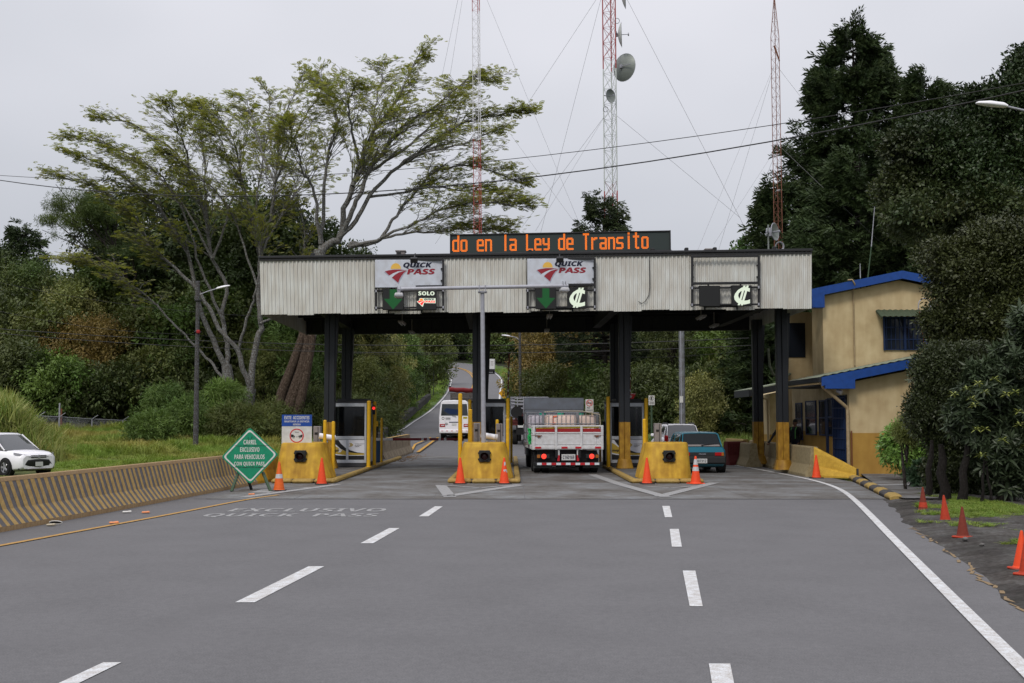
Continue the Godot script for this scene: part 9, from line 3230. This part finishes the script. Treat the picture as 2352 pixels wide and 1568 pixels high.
func make_grass() -> void:
	var xfs := []
	var cols := []
	# mown and wild grass of the left field
	for i in 26000:
		var d := lerpf(17.0, 84.0, pow(rng.randf(), 0.75))
		var half := d * 1250.0 / F
		var x := rng.randf_range(-half, minf(-8.6, -half * 0.30))
		var px := 1176 + x * F / d
		if px > 640: continue
		var wild := smoothstep(52.0, 66.0, d + gap_noise.get_noise_2d(x * 5, d * 5) * 14.0)
		if rng.randf() > 0.35 + 0.65 * wild and d < 30: continue
		var h := lerpf(0.10, 0.34, wild) * rng.randf_range(0.6, 1.3)
		if wild > 0.5 and gap_noise.get_noise_2d(x * 9, d * 9) > 0.2: h *= 1.7
		if absf(px - 50) < 75 and d > 42 and d < 52: h *= 0.4
		xfs.push_back(Transform3D(Basis(Vector3.UP, rng.randf() * TAU) * Basis.from_scale(Vector3(maxf(h * 0.9, 0.34), h, maxf(h * 0.9, 0.34))), Vector3(x, terr(x, d) - 0.02, -d)))
		var t := clampf(0.5 + gap_noise.get_noise_2d(x * 7 + 50, d * 7) * 1.4, 0, 1)
		var c := Color(0.19, 0.29, 0.045).lerp(Color(0.34, 0.31, 0.085), t * lerpf(0.5, 1.0, wild)) * rng.randf_range(0.8, 1.2)
		c.a = 1
		cols.push_back(c)
	# the tall grass mound at the left edge
	for i in 3800:
		var u := rng.randfn() * 0.45
		var d := 62.0 + rng.randf_range(-5, 6)
		var px := 5 + u * 105
		var x := P(px, 960, d).x
		var env := exp(-pow((px - 5) / 72.0, 2.0))
		var h := lerpf(0.6, 1.5, rng.randf())
		xfs.push_back(Transform3D(Basis(Vector3.UP, rng.randf() * TAU) * Basis(Vector3.RIGHT, rng.randfn() * 0.3) * Basis.from_scale(Vector3(h * 0.7, h, h * 0.7)), Vector3(x, terr(x, d) + env * rng.randf_range(0, 2.3), -d)))
		cols.push_back(tint(Color(0.17, 0.26, 0.05), Color(0.34, 0.33, 0.12)))
	var g := scatter("grass", "grass", xfs, cols, self)
	tag(g, "green and straw coloured grass of the field left of the barrier", "grass", "", "stuff")
	# verge of the climbing road
	xfs = []
	cols = []
	for i in 5200:
		var d := rng.randf_range(70, 262)
		var l := edge(ROAD_L, d)
		var x := l - 0.3 - rng.randf() * 6.0
		if rng.randf() < 0.35: x = edge(ROAD_R, d) + 0.3 + rng.randf() * 4.0
		var h := rng.randf_range(0.15, 0.4)
		xfs.push_back(Transform3D(Basis(Vector3.UP, rng.randf() * TAU) * Basis.from_scale(Vector3(h * 2.2, h, h * 2.2)), Vector3(x, terr(x, d) - 0.02, -d)))
		cols.push_back(tint(Color(0.15, 0.28, 0.045), Color(0.25, 0.31, 0.07)))
	g = scatter("verge_grass", "grass", xfs, cols, self)
	tag(g, "bright green grass on the verges of the climbing road", "grass", "", "stuff")
	# lawn on the right
	xfs = []
	cols = []
	for i in 30000:
		var d := rng.randf_range(14, 31.5)
		var x := rng.randf_range(7.0, 14.5)
		var px := 1176 + x * F / d
		if px < 2100 or px > 2500: continue
		var e := lerpf(1196.0, 1188.0, clampf((px - 2100) / 250.0, 0, 1)) + gap_noise.get_noise_2d(x * 30, d * 30) * 26.0
		var py := 960 + 1.85 * F / d
		var moss := gap_noise.get_noise_2d(x * 40 + 9, d * 40) > 0.25 and px > 2100 and py < 1260
		if py > e and not (moss and rng.randf() < 0.5): continue
		var h := rng.randf_range(0.025, 0.06) if py > e - 6 else rng.randf_range(0.04, 0.09)
		if px < 2172 and not moss: continue
		if py < 1139 + (px - 2165) * 0.17: continue
		xfs.push_back(Transform3D(Basis(Vector3.UP, rng.randf() * TAU) * Basis.from_scale(Vector3(0.16, h, 0.16)), Vector3(x, maxf(terr(x, d), 0.0) + 0.05, -d)))
		cols.push_back(tint(Color(0.12, 0.22, 0.025), Color(0.22, 0.27, 0.05)))
	g = scatter("lawn", "grass", xfs, cols, self)
	tag(g, "short mossy grass beside the dirt on the right", "grass", "", "stuff")
	# wild bank under the trees on the right behind the cars
	xfs = []
	cols = []
	for i in 3000:
		var d := rng.randf_range(60, 76)
		var x := rng.randf_range(2.0, 18.0)
		if x < edge(ROAD_R, d) + 0.6: continue
		var h := rng.randf_range(0.25, 0.8)
		xfs.push_back(Transform3D(Basis(Vector3.UP, rng.randf() * TAU) * Basis.from_scale(Vector3(h, h, h)), Vector3(x, terr(x, d), -d)))
		cols.push_back(tint(Color(0.12, 0.2, 0.035), Color(0.22, 0.26, 0.07)))
	g = scatter("bank_grass", "grass", xfs, cols, self)
	tag(g, "rough grass on the bank behind the cars on the right", "grass", "", "stuff")
func make_litter() -> void:
	var bits := [["litter_capsule", 262, 1203, "litter_orange", 0.16, "orange crushed litter piece on the left nearest the dark oval one"], ["litter_capsule", 578, 1137, "litter_orange", 0.15, "small orange litter piece by the worn start of the white arrow outline"], ["litter_capsule", 335, 1179, "litter_orange", 0.15, "orange litter piece between the barrier and the yellow line, middle"], ["litter_capsule", 808, 1128, "litter_orange", 0.1, "tiny orange litter piece"], ["litter_paper", 292, 1178, "litter_white", 0.17, "white and red paper scrap beside the striped barrier"], ["litter_paper", 118, 1208, "strap_cream", 0.15, "flattened yellowish wrapper by the barrier's near foot"]]
	for q in bits:
		if q[1] == 808: continue
		var p := G(q[1], q[2])
		var o := thing(q[0], q[5], "litter", Vector3(p.x, 0.014, p.z), rng.randf() * 0.5, "litter along the striped barrier")
		var b := MB.new()
		b.at(0, 0.012, 0, q[4], 0.03, q[4] * 0.6, 0.012)
		b.at(q[4] * 0.3, 0.022, 0.01, q[4] * 0.4, 0.025, q[4] * 0.45, 0.01)
		part("scrap", b, M[q[3]], o)
	var p0 := G(128, 1206)
	var o2 := thing("litter_cup", "crushed dark oval cup rim lying by the striped barrier", "litter", Vector3(p0.x, 0.02, p0.z))
	var b2 := MB.new()
	var pts := PackedVector3Array()
	for i in 21: pts.push_back(Vector3(cos(TAU * i / 20) * 0.11, 0.03 + sin(TAU * i / 20) * 0.028, sin(TAU * i / 20) * 0.02))
	b2.tube(pts, PackedFloat32Array([0.008]), 6)
	part("rim", b2, M.litter_white, o2)
	b2 = MB.new()
	for i in 20: b2.tri(pts[i], pts[i + 1], Vector3(0, 0.03, -0.02), Vector3(0, 0.4, 1))
	part("inside", b2, M.black, o2)
	# straw and bark scraps at the median barrier's foot
	var s := MB.new()
	for i in 150:
		var t := rng.randf()
		var c := P(lerpf(880, 950, t), 960, lerpf(50, 63, t)) * Vector3(1, 0, 1) + Vector3(0.42 + absf(rng.randfn()) * 0.4, 0.02, rng.randfn() * 0.4)
		s.box(Transform3D(Basis(Vector3.UP, rng.randf() * TAU), c), Vector3(rng.randf_range(0.05, 0.16), 0.015, 0.02))
	var so := part("litter_straw", s, M.straw, self)
	tag(so, "dry straw and leaf scraps along the foot of the pale median barrier", "debris", "", "stuff")
	# cracked pebbles and clods on the bare soil
	for q in [[2217, 1250, 0.09, "pale small stone on the dirt beside the grimy red-footed cone"], [2255, 1262, 0.07, "small grey stone among the ruts on the dirt"], [2140, 1098, 0.30, "rounded grey boulder at the footpath by the garden bush"]]:
		var p := G(q[0], q[1])
		var st := thing("stone", q[3], "stone", Vector3(p.x, 0.05, p.z), rng.randf() * 3)
		var b := MB.new()
		var rings := []
		for k in 7:
			var ring := PackedVector3Array()
			var y := -cos(PI * k / 6.0)
			for i in 10:
				var a := TAU * i / 10
				var rr: float = q[2] * 0.5 * sin(PI * clampf(k / 6.0, 0.03, 0.97)) * (1.0 + gap_noise.get_noise_2d(i * 40.0, k * 40.0) * 0.5)
				ring.push_back(Vector3(cos(a) * rr, (y * 0.5 + 0.45) * q[2] * 0.7, sin(a) * rr))
			rings.push_back(ring)
		b.loft(rings, true, true)
		part("rock", b, M.concrete if q[2] < 0.1 else M.stone, st)

func _ready() -> void:
	rng.seed = 20240611
	gap_noise.seed = 9
	gap_noise.frequency = 0.02
	gap_noise.fractal_octaves = 3
	make_view()
	make_materials()
	make_ground()
	make_road()
	make_canopy()
	make_building()
	make_trees()
	make_grass()
	make_islands()
	make_crash_block(0, 624, 760, 640, 741, "yellow concrete crash block carrying the blue and white sign, left island")
	make_crash_block(1, 1044, 1180, 1062, 1161, "yellow concrete crash block with the grey camera pole, middle island")
	make_crash_block(2, 1467, 1594, 1484, 1585, "yellow concrete crash block before the teal car, right island")
	make_booth(P(752, 960, 42).x, P(842, 960, 42).x, "toll booth on the left island with a printed white and gold front")
	make_booth(P(1083, 960, 42).x, P(1161, 960, 42).x, "toll booth on the middle island behind the grey camera pole")
	make_booth(P(1400, 960, 42).x, P(1479, 960, 42).x, "toll booth on the right island behind a dark column")
	make_posts()
	make_barriers()
	make_signs()
	make_poles()
	make_towers()
	make_fence()
	make_teal_car()
	make_white_rear_car()
	make_front_suv()
	make_flatbed()
	make_bus()
	make_far_vehicles()
	make_people()
	make_cones()
	make_litter()
